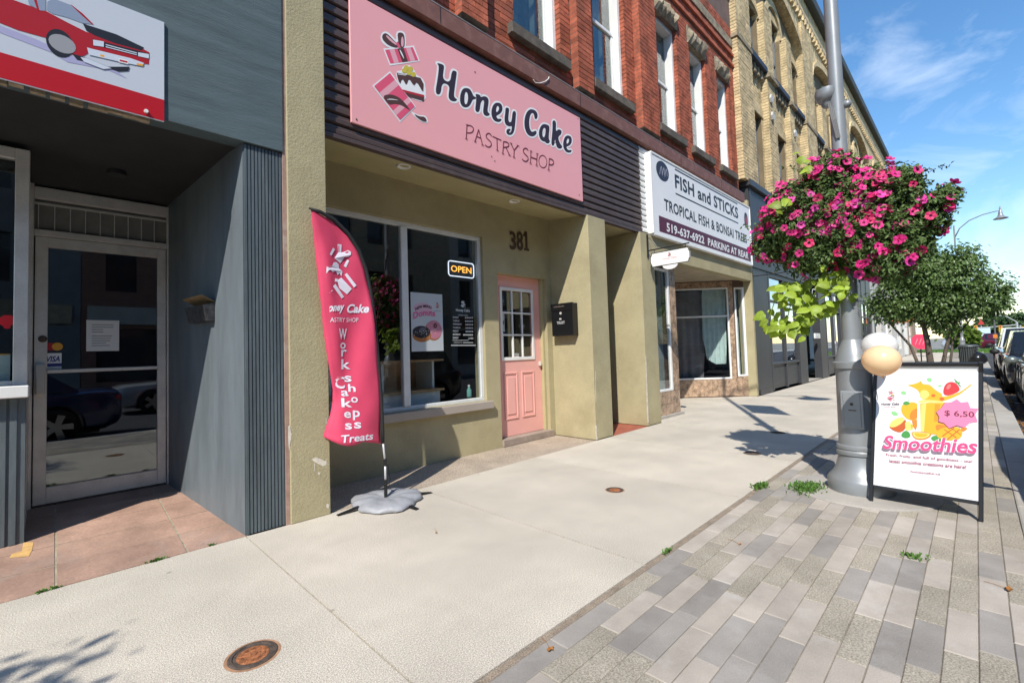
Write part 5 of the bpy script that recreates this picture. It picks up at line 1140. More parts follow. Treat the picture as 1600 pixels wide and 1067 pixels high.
def fdep(s, t):      # how far the cloth stands out from its plane
    f = .055*max(0, (.20-s)/.20)**1.2*min(1, t*3)*(-1)          # leading edge folded back
    return f+.007*math.sin(9*s+23*t)*math.sin(3.1*t)+.006*math.sin(31*t-12*s)*max(0, t-.45)+.026*math.sin(s*5.2+t*5.0)*min(1, t*2)+.010*math.sin(t*17+s*3)*s*(1-s)*2+.035*max(0, t-.78)*math.sin(s*8)
P = []
for i in range(NR+1):
    t = i/NR; (lu_, lv_), (ru_, rv_) = LL[i], RR[i]
    for j in range(NS+1):
        s = j/NS; u = lu_+(ru_-lu_)*s; v = lv_+(rv_-lv_)*s
        if t > .92: v -= (t-.92)/.08*.055*math.sin(min(1, s*1.6)*math.pi)*.9
        P.append(Ffl.at(u, v, fdep(s, t)))
W = NS+1
cl = MB().add(P, [(i*W+j, (i+1)*W+j, (i+1)*W+j+1, i*W+j+1) for i in range(NR) for j in range(NS)])
FLP = mat('flag_pink', hx('f0557a', .95), .55, var=.04, vscale=6, trans=.28)
o = cl.build('cloth', FLP, fl, smooth=True)
so_ = o.modifiers.new('thickness', 'SOLIDIFY'); so_.thickness = .0012; so_.offset = -1
def flagpt(u, v, off=.0035):
    i = 0; mids = [(LL[k][1]+RR[k][1])/2 for k in range(NR+1)]
    while i < NR-1 and mids[i+1] > v: i += 1
    f = min(1, max(0, (mids[i]-v)/max(1e-6, mids[i]-mids[i+1]))); a = LL[i][0]+(LL[i+1][0]-LL[i][0])*f; b_ = RR[i][0]+(RR[i+1][0]-RR[i][0])*f
    s = min(1, max(0, (u-a)/max(.02, b_-a))); return Ffl.at(u, v, fdep(s, (i+f)/NR)+off)
class Wrap:
    """a face that follows the flag cloth"""
    def __init__(s, off): s.off = off
    def at(s, u, v, n=0): return flagpt(u, v, s.off+n)
FW = Wrap(.004); FWH = mat('flag_print_white', (.74, .70, .78), .6)
fpx = lambda pts, cr=(500, 370, 7.62): Ffl.uvs(crop(*cr, pts))
# emblem in white shapes, as printed on the cloth
b = MB()
for q in ([(215, 85), (265, 90), (262, 185), (300, 175), (335, 158), (368, 178), (370, 215), (345, 238), (300, 240), (250, 315), (172, 255), (222, 185)], [(108, 210), (155, 130), (180, 150), (132, 228)], [(290, 345), (330, 268), (352, 285), (318, 365)],
          [(70, 440), (72, 355), (140, 350), (160, 305), (200, 300), (228, 325), (235, 375), (275, 410), (265, 470), (240, 430), (215, 455), (190, 405), (150, 420), (115, 395), (95, 405)], [(70, 475), (215, 500), (212, 535), (72, 520)],
          [(210, 515), (262, 485), (380, 620), (325, 685), (235, 610)], [(300, 450), (325, 430), (432, 580), (405, 605)], [(152, 590), (185, 560), (290, 715), (262, 735)], [(78, 635), (150, 640), (120, 665), (85, 668)]):
    b.fpoly(FW, fpx(q), 0)
b.build('emblem', FWH, fl)
b = MB()
for q in ([(224, 105), (236, 105), (234, 180), (226, 182)], [(290, 200), (325, 170), (345, 178), (320, 205)], [(250, 600), (300, 598), (355, 625), (300, 606)]): b.fpoly(FW, fpx(q), .0015)
b.build('emblem_gap', FLP, fl)
def ftext(s, px0, px1, pt, **k):
    a, b_, t = Ffl.uv(px0), Ffl.uv(px1), Ffl.uv(pt); sl = (b_[1]-a[1])/(b_[0]-a[0])
    textfit(FW, s, a[0], b_[0], a[1], a[1]+t[1]-a[1], 0, FWH, fl, warp=lambda u, v: (u, v+(u-a[0])*sl), **k)
ftext('oney', (514, 491), (539, 489), (514, 478), bold=.035, shear=.3); ftext('Cake', (543, 489), (575.5, 489), (543, 475), bold=.035, shear=.3)
ftext('ASTRY SHOP', (517, 503), (561, 503), (517, 496))
for s, x, y0, y1 in (('W', 537.5, 530, 513), ('o', 538, 545, 535), ('r', 540, 557, 546), ('k', 543, 577, 561), ('C', 534.5, 607, 588), ('s', 546, 597, 587), ('a', 541, 619, 610), ('k', 543.5, 636, 622), ('e', 544, 653, 643), ('s', 545, 671, 661), ('p', 556.5, 656, 641), ('s', 558, 669, 659), ('h', 551, 612, 600), ('o', 554, 629, 620)):
    w_ = 7.5 if s in 'WCk' else 5.2
    if s == 'W': w_ = 7
    ftext(s, (x-w_, y0), (x+w_*.9, y0), (x-w_, y1), bold=.02)
ftext('Treats', (533, 692), (582, 686), (533, 680), bold=.02, shear=.15)
pole = [Ffl.at(u, v, .004) for u, v in Ffl.uvs([(483, 325.5), (500, 331.5), (521, 343), (543.5, 365), (560, 391), (571.5, 421), (578.5, 454), (583.5, 489), (587, 524), (590, 559), (593, 594), (595, 621), (596.5, 648), (597.5, 672), (598, 692)])]
MB().tube(pole, [.010]+[.0165]*13+[.015], 8).build('sleeve', mat('black_sleeve', (.012, .013, .014), .7), fl, smooth=True)
zb_ = pole[-1].z; bx, by = 2.088, 3.738
MB().tube([pole[-1]+Vector((0, 0, .02)), Vector((bx, by, .34))], .0095, 8).build('pole', mat('grey_pole', (.55, .55, .56), .4, metal=.3), fl, smooth=True)
MB().tube([Vector((bx, by, .38)), Vector((bx, by, .32))], .015, 8).build('clamp', M_BLACK, fl); MB().tube([Vector((bx, by, .34)), Vector((bx, by, .16))], .0105, 8).build('pole', mat('grey_pole', (0, 0, 0)), fl, smooth=True)
MB().tube([Vector((bx, by, .20)), Vector((bx, by, .03))], .0155, 8).build('spigot', M_BLACK, fl)
MB().tube([Vector((bx+.02, by-.01, .33)), Vector((bx+.035, by-.02, .20)), Vector((bx+.02, by-.01, .12)), Vector((bx+.09, by+.02, .075))], .003, 5).build('cord', M_BLACK, fl)
gx, gy = 2.09, 3.72
b = MB()
for dx, dy in ((-.44, .02), (.42, -.07), (.07, -.37), (-.05, .36)):
    d = Vector((dx, dy, 0)); p0 = Vector((gx, gy, .03)); n_ = Vector((-dy, dx, 0)).normalized()*.018
    A = p0+d*.55; B_ = p0+d+Vector((0, 0, -.022))
    b.add([A-n_+Vector((0, 0, .008)), A+n_+Vector((0, 0, .008)), B_+n_, B_-n_, A-n_+Vector((0, 0, -.006)), A+n_+Vector((0, 0, -.006)), B_+n_-Vector((0, 0, .006)), B_-n_-Vector((0, 0, .006))], [(0, 1, 2, 3), (7, 6, 5, 4), (0, 3, 7, 4), (1, 5, 6, 2), (2, 6, 7, 3), (0, 4, 5, 1)])
b.build('foot_bars', M_BLACK, fl)
R = random.Random(3); ph = [R.uniform(0, 6) for _ in range(6)]
def wob(a, z): return 1+.07*math.sin(3*a+ph[0])+.03*math.sin(5*a+ph[1])+.035*math.sin(11*a+ph[2])*(1 if z < .05 else .4)
bag = MB().lathe([(.285, .003), (.300, .012), (.295, .030), (.275, .048), (.21, .062), (.14, .066), (.10, .058), (.06, .05), (.02, .047)], (gx, gy), 44, wob=wob)
bag.v = [(x, y_, max(.002, z+.006*math.sin(9*math.atan2(y_-gy, x-gx)+1)*min(1, math.hypot(x-gx, y_-gy)/.2)*(1 if z > .02 else 0))) for x, y_, z in bag.v]
bag.build('weight_bag', mat('grey_vinyl', (.31, .315, .335), .5, var=.15, vscale=12, bump=.5, bscale=22), fl, smooth=True)

# ================================================================== sandwich board
FEET = [Vector((4.644, .659, 0)), Vector((4.604, .042, 0))]
Ub = (FEET[1]-FEET[0]).normalized(); topx = 4.86
Fb = Frame(FEET[0], Ub, Vector((topx-4.62, -.058, 1.10)))
sb = empty('sandwich_board', (4.85, .33, 0), 'black framed sandwich board with white Smoothies poster beside the lamp post', 'sandwich board')
tl, tr_, bl, br_ = Fb.uv((1367.5, 567)), Fb.uv((1533, 569)), Fb.uv((1362, 760)), Fb.uv((1533, 783))
Wb = (FEET[1]-FEET[0]).length; Hb = (tl[1]+tr_[1])/2; pb = (bl[1]+br_[1])/2-.01
q = MB(); q.fbox(Fb, -.012, .012, 0, Hb, -.016, .010); q.fbox(Fb, Wb-.012, Wb+.012, 0, Hb, -.016, .010); q.fbox(Fb, .012, Wb-.012, Hb-.026, Hb, -.016, .010); q.fbox(Fb, .012, Wb-.012, pb-.02, pb+.006, -.016, .010)
q.build('front_frame', M_BLACK, sb, bevel=.003)
Fk = Frame((5.10, FEET[0].y-.0, 0), Ub, Vector((topx-5.10, -.058, 1.10)))
q = MB(); q.fbox(Fk, -.012, .012, 0, Hb, -.010, .016); q.fbox(Fk, Wb-.012, Wb+.012, 0, Hb, -.010, .016); q.fbox(Fk, .012, Wb-.012, Hb-.03, Hb-.004, -.010, .016); q.fbox(Fk, .012, Wb-.012, pb-.02, pb+.006, -.010, .016); q.build('rear_frame', M_BLACK, sb, bevel=.003)
MB().fbox(Fk, .012, Wb-.012, pb+.006, Hb-.03, -.002, .004).build('rear_panel', M_WHITE, sb)
PW_ = mat('poster_gloss_white', (.80, .79, .80), .35)
MB().fbox(Fb, .012, Wb-.012, pb+.006, Hb-.026, -.004, .003).build('poster', PW_, sb)
K = (1350, 560, 4.105); bp_ = lambda pts: Fb.uvs(crop(*K, pts)); K2 = (1360, 570, 8.21); b2 = lambda pts: Fb.uvs(crop(*K2, pts)); K3 = (1440, 570, 8.209); b3 = lambda pts: Fb.uvs(crop(*K3, pts))
Cc = lambda n, h_, k=.9: mat('print_'+n, hx(h_, k), .4)
YO, YL_, OR, ORD, GR, GRL, SR = Cc('mango', 'f0b42c'), Cc('pale_mango', 'f8d878'), Cc('orange', 'e98a2e'), Cc('deep_orange', 'c8602a'), Cc('leaf', '4f9a4a'), Cc('light_leaf', '8fd28a'), Cc('strawberry', 'd33a3c')
items = [
 (GRL, chaikin(b2([(635, 190), (690, 180), (710, 215), (690, 245), (650, 225)]), 2)), (GRL, chaikin(b2([(315, 365), (355, 335), (395, 365), (390, 392), (340, 385)]), 2)), (GRL, chaikin(b2([(205, 595), (270, 600), (310, 645), (280, 660), (230, 650)]), 2)), (GRL, chaikin(b3([(125, 290), (160, 275), (185, 290), (150, 312)]), 2)),
 (YO, chaikin(b2([(390, 270), (470, 260), (540, 240), (570, 215), (590, 260), (650, 265), (690, 275), (770, 350), (860, 400), (820, 470), (690, 470), (580, 455), (555, 350), (470, 295)]), 1)), (YL_, chaikin(b2([(560, 350), (640, 330), (700, 400), (640, 460), (585, 450)]), 2)),
 (YO, chaikin(b3([(0, 430), (60, 400), (120, 420), (230, 430), (340, 405), (430, 365), (480, 330), (560, 270), (560, 295), (490, 345), (420, 405), (300, 460), (200, 490), (100, 500), (0, 500)]), 1)),
 (SR, chaikin(b3([(200, 400), (205, 310), (240, 255), (300, 240), (360, 260), (400, 310), (415, 360), (340, 400), (260, 422)]), 2)), (Cc('strawberry_light', 'ea7b72'), chaikin(b3([(235, 330), (250, 280), (290, 265), (300, 300), (265, 345)]), 2)), (GR, b3([(325, 195), (385, 250), (415, 245), (400, 275), (435, 320), (405, 305), (385, 275), (355, 255)])),
 (Cc('orange_drop', 'e06a2a'), ell(*b3([(80, 412)])[0], .012, .012, 14)), (Cc('orange_drop', '000000'), ell(*b3([(190, 458)])[0], .014, .013, 14)),
 (YO, chaikin(b2([(345, 520), (400, 490), (500, 485), (560, 530), (570, 640), (540, 720), (440, 720), (360, 650), (335, 580)]), 2)), (OR, chaikin(b2([(450, 640), (480, 590), (550, 560), (560, 660), (520, 715), (450, 715)]), 2)), (GR, chaikin(b2([(350, 500), (390, 470), (440, 490), (445, 515), (385, 530)]), 2)), (GRL, b2([(415, 435), (422, 433), (428, 480), (420, 480)])),
 (ORD, chaikin(b2([(190, 785), (260, 800), (400, 690), (415, 780), (390, 850), (330, 875), (260, 850), (215, 820)]), 1)), (YL_, chaikin(b2([(190, 780), (230, 715), (320, 675), (395, 680), (370, 745), (280, 800), (220, 805)]), 2)),
 (YL_, b2([(395, 750), (440, 728), (470, 760), (500, 800), (495, 845), (410, 850)])), (OR, b2([(480, 720), (545, 712), (550, 800), (535, 850), (500, 800)])), (YO, b2([(470, 760), (498, 785), (495, 840), (470, 810)])),
 (Cc('glass_white', 'fbf3d8'), b2([(540, 490), (560, 455), (700, 475), (920, 500), (905, 560), (880, 860), (700, 885), (555, 860)])), (YO, b2([(575, 510), (700, 500), (905, 515), (890, 640), (880, 870), (700, 882), (600, 868)])), (YL_, b2([(590, 520), (650, 510), (640, 870), (600, 866)])), (Cc('shade_mango', 'd59a28'), b2([(760, 520), (830, 525), (820, 872), (760, 876)])), (YL_, chaikin(b2([(545, 470), (700, 462), (920, 505), (900, 520), (700, 492), (560, 505)]), 1)),
 (OR, chaikin(b2([(470, 860), (600, 875), (745, 890), (720, 950), (620, 980), (520, 960)]), 1)), (YL_, chaikin(b2([(485, 868), (600, 882), (725, 895), (700, 940), (610, 962), (525, 945)]), 1)), (YO, chaikin(b2([(510, 880), (600, 892), (700, 903), (680, 930), (610, 945), (540, 930)]), 1)),
 (GR, chaikin(b2([(350, 900), (390, 850), (450, 860), (480, 930), (430, 950), (370, 935)]), 2)), (GR, chaikin(b3([(70, 950), (120, 920), (190, 930), (240, 1000), (150, 1010), (95, 985)]), 2)),
 (YO, chaikin(b3([(0, 760), (130, 740), (250, 790), (320, 840), (300, 900), (200, 920), (60, 900), (0, 870)]), 1)), (OR, chaikin(b3([(120, 780), (240, 790), (320, 850), (220, 880), (140, 870)]), 1)),
 (YO, chaikin(b3([(130, 890), (200, 830), (340, 815), (440, 830), (480, 900), (460, 960), (390, 1000), (240, 985), (160, 950)]), 2)), (OR, chaikin(b3([(440, 860), (480, 815), (540, 845), (500, 880), (455, 880)]), 1)),
 (ORD, b3([(230, 850), (240, 845), (405, 960), (397, 968)]), 'x'), (ORD, b3([(300, 822), (310, 818), (455, 920), (448, 928)]), 'x'), (ORD, b3([(215, 930), (360, 830), (368, 838), (225, 942)]), 'x'), (ORD, b3([(280, 975), (430, 850), (440, 860), (290, 985)]), 'x'),
 (Cc('burst_shadow', '6b3030'), b3([(120, 632), (190, 575), (235, 510), (300, 510), (380, 500), (470, 520), (560, 520), (595, 590), (700, 602), (670, 680), (690, 765), (600, 780), (520, 845), (430, 815), (320, 850), (240, 780), (160, 760), (165, 690)])),
 (Cc('burst_pink', 'f287ad'), b3([(130, 625), (200, 570), (245, 505), (310, 515), (410, 468), (470, 515), (570, 508), (605, 588), (722, 602), (680, 680), (720, 770), (610, 780), (530, 840), (420, 805), (320, 840), (245, 770), (165, 745), (175, 690)]))]
nn_ = .0036; cnt = 0
for it in items:
    if len(it) > 2: it = it[:2]
    if 'burst' in it[0].name: um_ = min(u for u, v in it[1]); it = (it[0], [(um_+(u-um_)*.90, v) for u, v in it[1]])
    MB().fpoly(Fb, it[1], nn_).build('print', it[0], sb); nn_ += .0001
dots = MB(); R = random.Random(5)
for k in range(26):
    u, v = b2([(R.uniform(280, 520), R.uniform(110, 300))])[0] if k < 16 else b3([(R.uniform(430, 620), R.uniform(220, 440))])[0]; dots.fpoly(Fb, ell(u, v, .0025, .0025, 6), .0036+.0002*(k % 3))
dots.build('splash_dots', Cc('dots', 'b08a7a'), sb)
def bt(s, L, Rr, top, n, m, **k):
    tpx(Fb, s, L, Rr, top, n, m, sb, K, **k)
bt('$ 6,50', (487, 390), (675, 393), (487, 350), nn_+.001, Cc('price', '6a2a3a'), bold=.01)
SH = Cc('smooth_shadow', '8a7a88'); SP = Cc('smooth_pink', 'ee4f86')
def smooth(dx, dy, n, m, bold):
    a = Fb.uv(crop(*K, [(105+dx, 578+dy)])[0]); c = Fb.uv(crop(*K, [(708+dx, 630+dy)])[0]); t_ = Fb.uv(crop(*K, [(105+dx, 492+dy)])[0]); sl = (c[1]-a[1])/(c[0]-a[0])
    textfit(Fb, 'Smoothies', a[0], c[0], a[1], t_[1], n, m, sb, warp=lambda u, v: (u, v+(u-a[0])*sl), bold=bold, shear=.18)
smooth(-8, 16, nn_+.0002, SH, .05); smooth(0, 0, nn_+.0004, WHT, .06); smooth(0, 0, nn_+.0006, SP, .028)
def sl_text(s, L, Rr, top, m, **k):
    a = Fb.uv(crop(*K, [L])[0]); c = Fb.uv(crop(*K, [Rr])[0]); t_ = Fb.uv(crop(*K, [top])[0]); sl = (c[1]-a[1])/(c[0]-a[0])
    textfit(Fb, s, a[0], c[0], a[1], t_[1], nn_+.0008, m, sb, warp=lambda u, v: (u, v+(u-a[0])*sl), **k)
TX = Cc('poster_text', 'a8405e')
sl_text('Fresh, fruity, and full of goodness - our', (128, 630), (682, 692), (128, 608), TX, bold=.01); sl_text('latest smoothie creations are here!', (152, 668), (642, 724), (152, 646), TX, bold=.01); sl_text('honeycake.ca', (290, 740), (480, 764), (290, 722), TX, bold=.01)
(a, c), (b_, d) = b2([(150, 468)])[0], b2([(252, 330)])[0]; logo(Fb, a, b_, c, d, .0037, sb, skipw=True, step=.0001)
sl_text('Honey Cake', (82, 302), (198, 304), (82, 285), INK, bold=.03, shear=.2); sl_text('PASTRY SHOP', (100, 314), (175, 316), (100, 307), TX)

# ================================================================== balloons tied to the board
def balloon(px_, r, X, m, label):
    u, v = FX(X).uv(px_); c = Vector((X, -u, v)); e = empty('balloon', (c.x, c.y, c.z-r), label, 'balloon', 'balloons tied to the sandwich board')
    b = MB(); n, m_ = 28, 16; pr = []
    for i in range(m_+1):
        t = math.pi*i/m_; z = -math.cos(t); rr_ = math.sin(t)*(1-.10*max(0, -z)**1.5); pr.append((max(.001, rr_*r), c.z+z*r*(.92 if z > 0 else .96)))
    b.lathe(pr, (c.x, c.y), n).build('envelope', m, e, smooth=True)
    MB().lathe([(.012, c.z-r*.96-.014), (.006, c.z-r*.96-.004), (.008, c.z-r*.96+.006)], (c.x, c.y), 8).build('knot', m, e)
    MB().tube([c+Vector((0, 0, -r*.96-.01)), Vector((4.80, .60, 1.13)) if c.z > 1.3 else c+Vector((.2, -.03, -r*.7)), Vector((4.855, .62, 1.10))], .003, 5).build('string', M_WHITE, e)
balloon((1374, 541), .120, 4.62, mat('white_latex', (.84, .83, .81), .25, var=.02, spec=.5, trans=.25), 'white balloon above the peach balloon at the sandwich board corner')
balloon((1377, 563), .122, 4.40, mat('peach_latex', (1, .76, .47), .25, var=.02, spec=.5, trans=.3), 'peach balloon in front of the sandwich board corner')

# ================================================================== street lamps
def street_lamp(x, y_, label, full=True):
    e = empty('street_lamp', (x, y_, 0), label, 'street lamp', 'grey street lamps along the kerb')
    MB().lathe([(.232, .0), (.236, .02), (.236, .105), (.225, .125), (.200, .150), (.172, .20), (.152, .27), (.146, .31), (.158, .32), (.160, .345), (.150, .358), (.156, .368), (.156, .392), (.144, .402)], (x, y_), 32).build('base', M_LAMP, e, smooth=False)
    sh = MB().lathe([(.138, .40), (.132, .90), (.130, 1.05), (.146, 1.055), (.150, 1.075), (.150, 1.105), (.134, 1.115), (.120, 1.16), (.104, 1.22), (.088, 1.255), (.080, 1.275), (.074, 1.29), (.070, 1.30)], (x, y_), 32).build('shaft', M_LAMP, e)
    smooth_angle(sh, 30); smooth_angle(e.children[0] if e.children else sh, 30)
    smooth_angle(MB().lathe([(.069, 1.30), (.0615, 2.2), (.055, 4.0), (.048, 6.0), (.042, 8.35), (.03, 8.40)], (x, y_), 20).build('pole', M_LAMP, e), 30)
    # access door, facing down the street
    F = Frame((x-.137, y_+.0, 0), (0, -1, 0), (0, 0, 1))
    q = MB().fbox(F, -.085, .075, .545, .865, -.03, .008).build('access_door', M_LAMP, e, bevel=.008, seg=2); MB().fbox(F, -.065, .055, .565, .845, .008, .014).build('door_plate', M_LAMP, q, bevel=.005)
    bb_ = MB().fpoly(F, ell(-.005, .755, .012, .012, 10), .014, .02); bb_.fbox(F, -.03, .025, .70, .707, .014, .017); bb_.build('latch', M_IRON, q)
    # curved arm over the road with a bell shaped head
    A = [Vector((x, y_, 7.6)), Vector((x, y_-.25, 8.15)), Vector((x, y_-.7, 8.55)), Vector((x, y_-1.3, 8.78)), Vector((x, y_-1.9, 8.86)), Vector((x, y_-2.05, 8.86))]
    pts = [Vector(p) for p in A]
    MB().tube(pts, [.035, .034, .032, .03, .028, .028], 10).build('arm', M_LAMP, e, smooth=True)
    hd = MB().lathe([(.015, 9.12), (.04, 9.05), (.05, 8.95), (.05, 8.84), (.085, 8.80), (.095, 8.70), (.11, 8.60), (.16, 8.50), (.25, 8.42), (.33, 8.38), (.335, 8.36), (.30, 8.355)][::-1], (x, y_-2.05), 24).build('lamp_head', M_LAMP, e, smooth=True)
    MB().lathe([(.001, 8.30), (.12, 8.31), (.20, 8.345), (.21, 8.37)], (x, y_-2.05), 20).build('lens', mat('lamp_lens', (.7, .7, .68), .3), hd)
    # banner on the road side
    for z in (5.0, 6.3): MB().tube([Vector((x, y_, z)), Vector((x, y_-.78, z))], .012, 8).build('banner_rod', M_LAMP, e)
    bn = MB().box(x-.003, y_-.74, 5.02, x+.003, y_-.10, 6.28).build('banner', mat('banner_white', (.7, .68, .66), .7), e)
    MB().box(x-.005, y_-.74, 5.9, x+.005, y_-.10, 6.28).build('banner_band', mat('banner_maroon', (.22, .03, .06), .7), bn)
    for s in (-1, 1): MB().fpoly(Frame((x+s*.006, y_-.42, 5.4), (0, s, 0), (0, 0, 1)), ell(0, 0, .2, .18, 9), 0, .001).build('banner_emblem', mat('banner_orange', (.6, .2, .05), .7), bn)
    return e
LX, LY = 4.94, .765
lamp = street_lamp(LX, LY, 'grey street lamp post rising through the hanging flower baskets')
for i, (x, lab) in enumerate(((40.5, 'street lamp behind the pavement tree with a banner'), (77.0, 'distant street lamp beyond the grass strip'))):
    c = copy_tree(lamp, None, (x, .62, 0)); c['label'] = lab
# collar of concrete round the base
tag(MB().lathe([(.52, -.05), (.52, .005), (.50, .009), (.22, .009)], (LX, LY), 40).build('lamp_footing', M_KERB), 'round concrete collar set in the paving at the lamp post foot', 'footing')
# camera dome and loudspeaker on the near post
dm = empty('security_camera', (LX, LY+.12, 3.4), 'grey dome security camera on the lamp post above the flowers', 'camera')
u, v = FX(LX).uv((1292, 153)); dy = -u
smooth_angle(MB().lathe([(.001, v-.095), (.03, v-.09), (.045, v-.07), (.05, v-.045), (.065, v-.04), (.085, v-.01), (.092, v+.02), (.090, v+.065), (.07, v+.075)], (LX, dy), 20).build('dome', M_LAMP, dm), 40)
MB().tube([Vector((LX, LY, v+.03)), Vector((LX, dy, v+.03))], .02, 8).build('bracket', M_LAMP, dm)
b = MB()
for k in range(4): b.tube([Vector((LX-.03, dy-.01-k*.012, v-.05)), Vector((LX-.075, LY+.03-k*.01, v-.25)), Vector((LX-.07, LY+.005-k*.008, v-.42))], .005, 5)
b.build('cables', mat('grey_cable', (.2, .2, .2), .6), dm)
sp_ = empty('junction_ball', (LX, LY-.08, 3.33), 'small round sensor on the street side of the lamp post', 'sensor'); u, v = FX(LX).uv((1323.5, 163)); MB().ball((LX, -u, v), .034, n=14, m=10).build('ball', M_LAMP, sp_, smooth=True); MB().tube([Vector((LX, LY, v)), Vector((LX, -u, v))], .012, 6).build('stem', M_LAMP, sp_)

# ================================================================== hanging baskets
PET = [mat('petal_magenta', (.78, .03, .25), .55, rnd=.25, trans=.25), mat('petal_crimson', (.62, .015, .12), .55, rnd=.25, trans=.25), mat('petal_purple_pink', (.78, .06, .38), .55, rnd=.2, trans=.25)]
THR = mat('petal_throat', (.16, .005, .05), .7); LEAFM = mat('basket_leaf', (.10, .165, .04), .6, var=.5, vscale=30, trans=.2); LIME = mat('lime_leaf', (.34, .46, .05), .5, rnd=.3, var=.2, vscale=40, trans=.42)
flm = []
for m in PET:
    b = MB(); n = 20; P = [(0, 0, -.018)]; fs = []; P2 = []
    for k in range(n):
        a = 2*math.pi*k/n; r = .030*(1-.16*abs(math.sin(a*2.5))**3*1.0); P.append((.009*math.cos(a), .009*math.sin(a), -.004))
    for k in range(n):
        a = 2*math.pi*k/n; r = .031*(1-.20*(1-abs(math.cos(a*2.5)))**2); P.append((r*math.cos(a), r*math.sin(a), .004*math.cos(a*5)))
    fs0 = [(0, 1+k, 1+(k+1) % n) for k in range(n)]; fs1 = [(1+k, 1+n+k, 1+n+(k+1) % n, 1+(k+1) % n) for k in range(n)]
    b.add(P, fs0, 1); b.add(P, fs1, 0); me = b.mesh('flower', True); me.materials.append(m); me.materials.append(THR); flm.append(me)
def leaf_mesh(L, Wd, m, heart=False):
    pr = [(0, 0), (.12, .42), (.35, .5), (.6, .40), (.85, .17), (1, 0)] if not heart else [(.0, .0), (-.12, .28), (.02, .5), (.3, .55), (.6, .38), (.85, .14), (1.0, 0)]
    P = []; fs = []
    for t, w_ in pr: P += [(t*L, -w_*Wd, -.28*L*w_-.26*L*t*t), (t*L, 0, .03*L-.26*L*t*t), (t*L, w_*Wd, -.28*L*w_-.26*L*t*t)]
    for i in range(len(pr)-1): fs += [(i*3, i*3+3, i*3+4, i*3+1), (i*3+1, i*3+4, i*3+5, i*3+2)]
    me = MB().add(P, fs).mesh('leaf', True); me.materials.append(m); return me
LL_ = leaf_mesh(.115, .105, LIME, True)
def orient(nrm, tang=None, R=random):
    n = nrm.normalized(); t = (tang or Vector((R.gauss(0, 1), R.gauss(0, 1), R.gauss(0, 1)))); t = (t-n*t.dot(n)).normalized(); b = n.cross(t)
    return Matrix(((t.x, b.x, n.x, 0), (t.y, b.y, n.y, 0), (t.z, b.z, n.z, 0), (0, 0, 0, 1)))
def basket(c, lobes, nfl, label, seed, nleaf):
    R = random.Random(seed); e = empty('hanging_basket', c, label, 'flower basket', 'flower baskets on the lamp post')
    bw = MB().lathe([(.05, c[2]-.20), (.12, c[2]-.16), (.17, c[2]-.06), (.19, c[2]+.04), (.195, c[2]+.05)], (c[0], c[1]), 20).build('pot', mat('basket_liner', (.05, .035, .02), .9), e)
    MB().tube([Vector((LX, LY, c[2]+.42)), Vector((c[0], c[1], c[2]+.42)), Vector((c[0], c[1], c[2]))], .01, 6).build('hook', M_BLACKM, e)
    def surf():
        lo = R.choices(lobes, [l[3]*l[4] for l in lobes])[0]; d = Vector((R.gauss(0, 1), R.gauss(0, 1), R.gauss(0, 1))).normalized()
        return lo, d
    fol = MB()
    for k in range(nleaf):
        lo, d = surf(); f = R.uniform(.45, 1.03)**.6
        p = Vector(lo[:3])+Vector((d.x*lo[3], d.y*lo[4], d.z*lo[5]))*f*(1+.13*math.sin(d.x*9+d.z*7)+.09*math.sin(d.y*15+d.z*11))
        n_ = (d+Vector((R.gauss(0, .6), R.gauss(0, .6), R.gauss(0, .6)+.3))).normalized(); Mt = orient(n_, None, R); L = R.uniform(.028, .055); w_ = L*.45
        q = [Mt @ Vector(v) for v in ((0, 0, 0), (L*.5, w_*.5, .004), (L, 0, -.003), (L*.5, -w_*.5, .004))]
        fol.add([p+v for v in q], [(0, 1, 2), (0, 2, 3)])
    # trailing stems
    for k in range(60):
        lo, d = surf(); d.z = d.z*.7+.05; p = Vector(lo[:3])+Vector((d.x*lo[3], d.y*lo[4], d.z*lo[5])); 
        for s in range(6):
            p = p+Vector((d.x*.028+R.gauss(0, .008), d.y*.028+R.gauss(0, .008), R.uniform(-.02, .022)))
            for _ in range(3):
                Mt = orient(Vector((R.gauss(0, 1), R.gauss(0, 1), 1)), None, R); L = R.uniform(.025, .045); w_ = L*.4
                fol.add([p+(Mt @ Vector(v)) for v in ((0, 0, 0), (L*.5, w_*.5, .004), (L, 0, -.003), (L*.5, -w_*.5, .004))], [(0, 1, 2), (0, 2, 3)])
    fol.build('foliage', LEAFM, e, kind='stuff')
    for k in range(nfl):
        lo, d = surf()
        if d.z < -.35 and R.random() < .6: d.z = -d.z
        if d.x > .1 and R.random() < .75: d.x = -d.x
        p = Vector(lo[:3])+Vector((d.x*lo[3], d.y*lo[4], d.z*lo[5]))*R.uniform(.99, 1.12)*(1+.13*math.sin(d.x*9+d.z*7)+.09*math.sin(d.y*15+d.z*11))
        o = link('flower', flm[R.choices((0, 1, 2), (.62, .22, .16))[0]], e)
        nd = (d+Vector((-.35+R.gauss(0, .35), R.gauss(0, .35)-.1, .15+R.gauss(0, .3)))).normalized(); s = R.uniform(.85, 1.35)
        o.matrix_basis = Matrix.Translation(p) @ orient(nd, None, R) @ Matrix.Scale(s, 4)
    return e
CB = (LX-.02, LY+.36, 2.33); CBr = (LX+.0, LY-.34, 2.28)
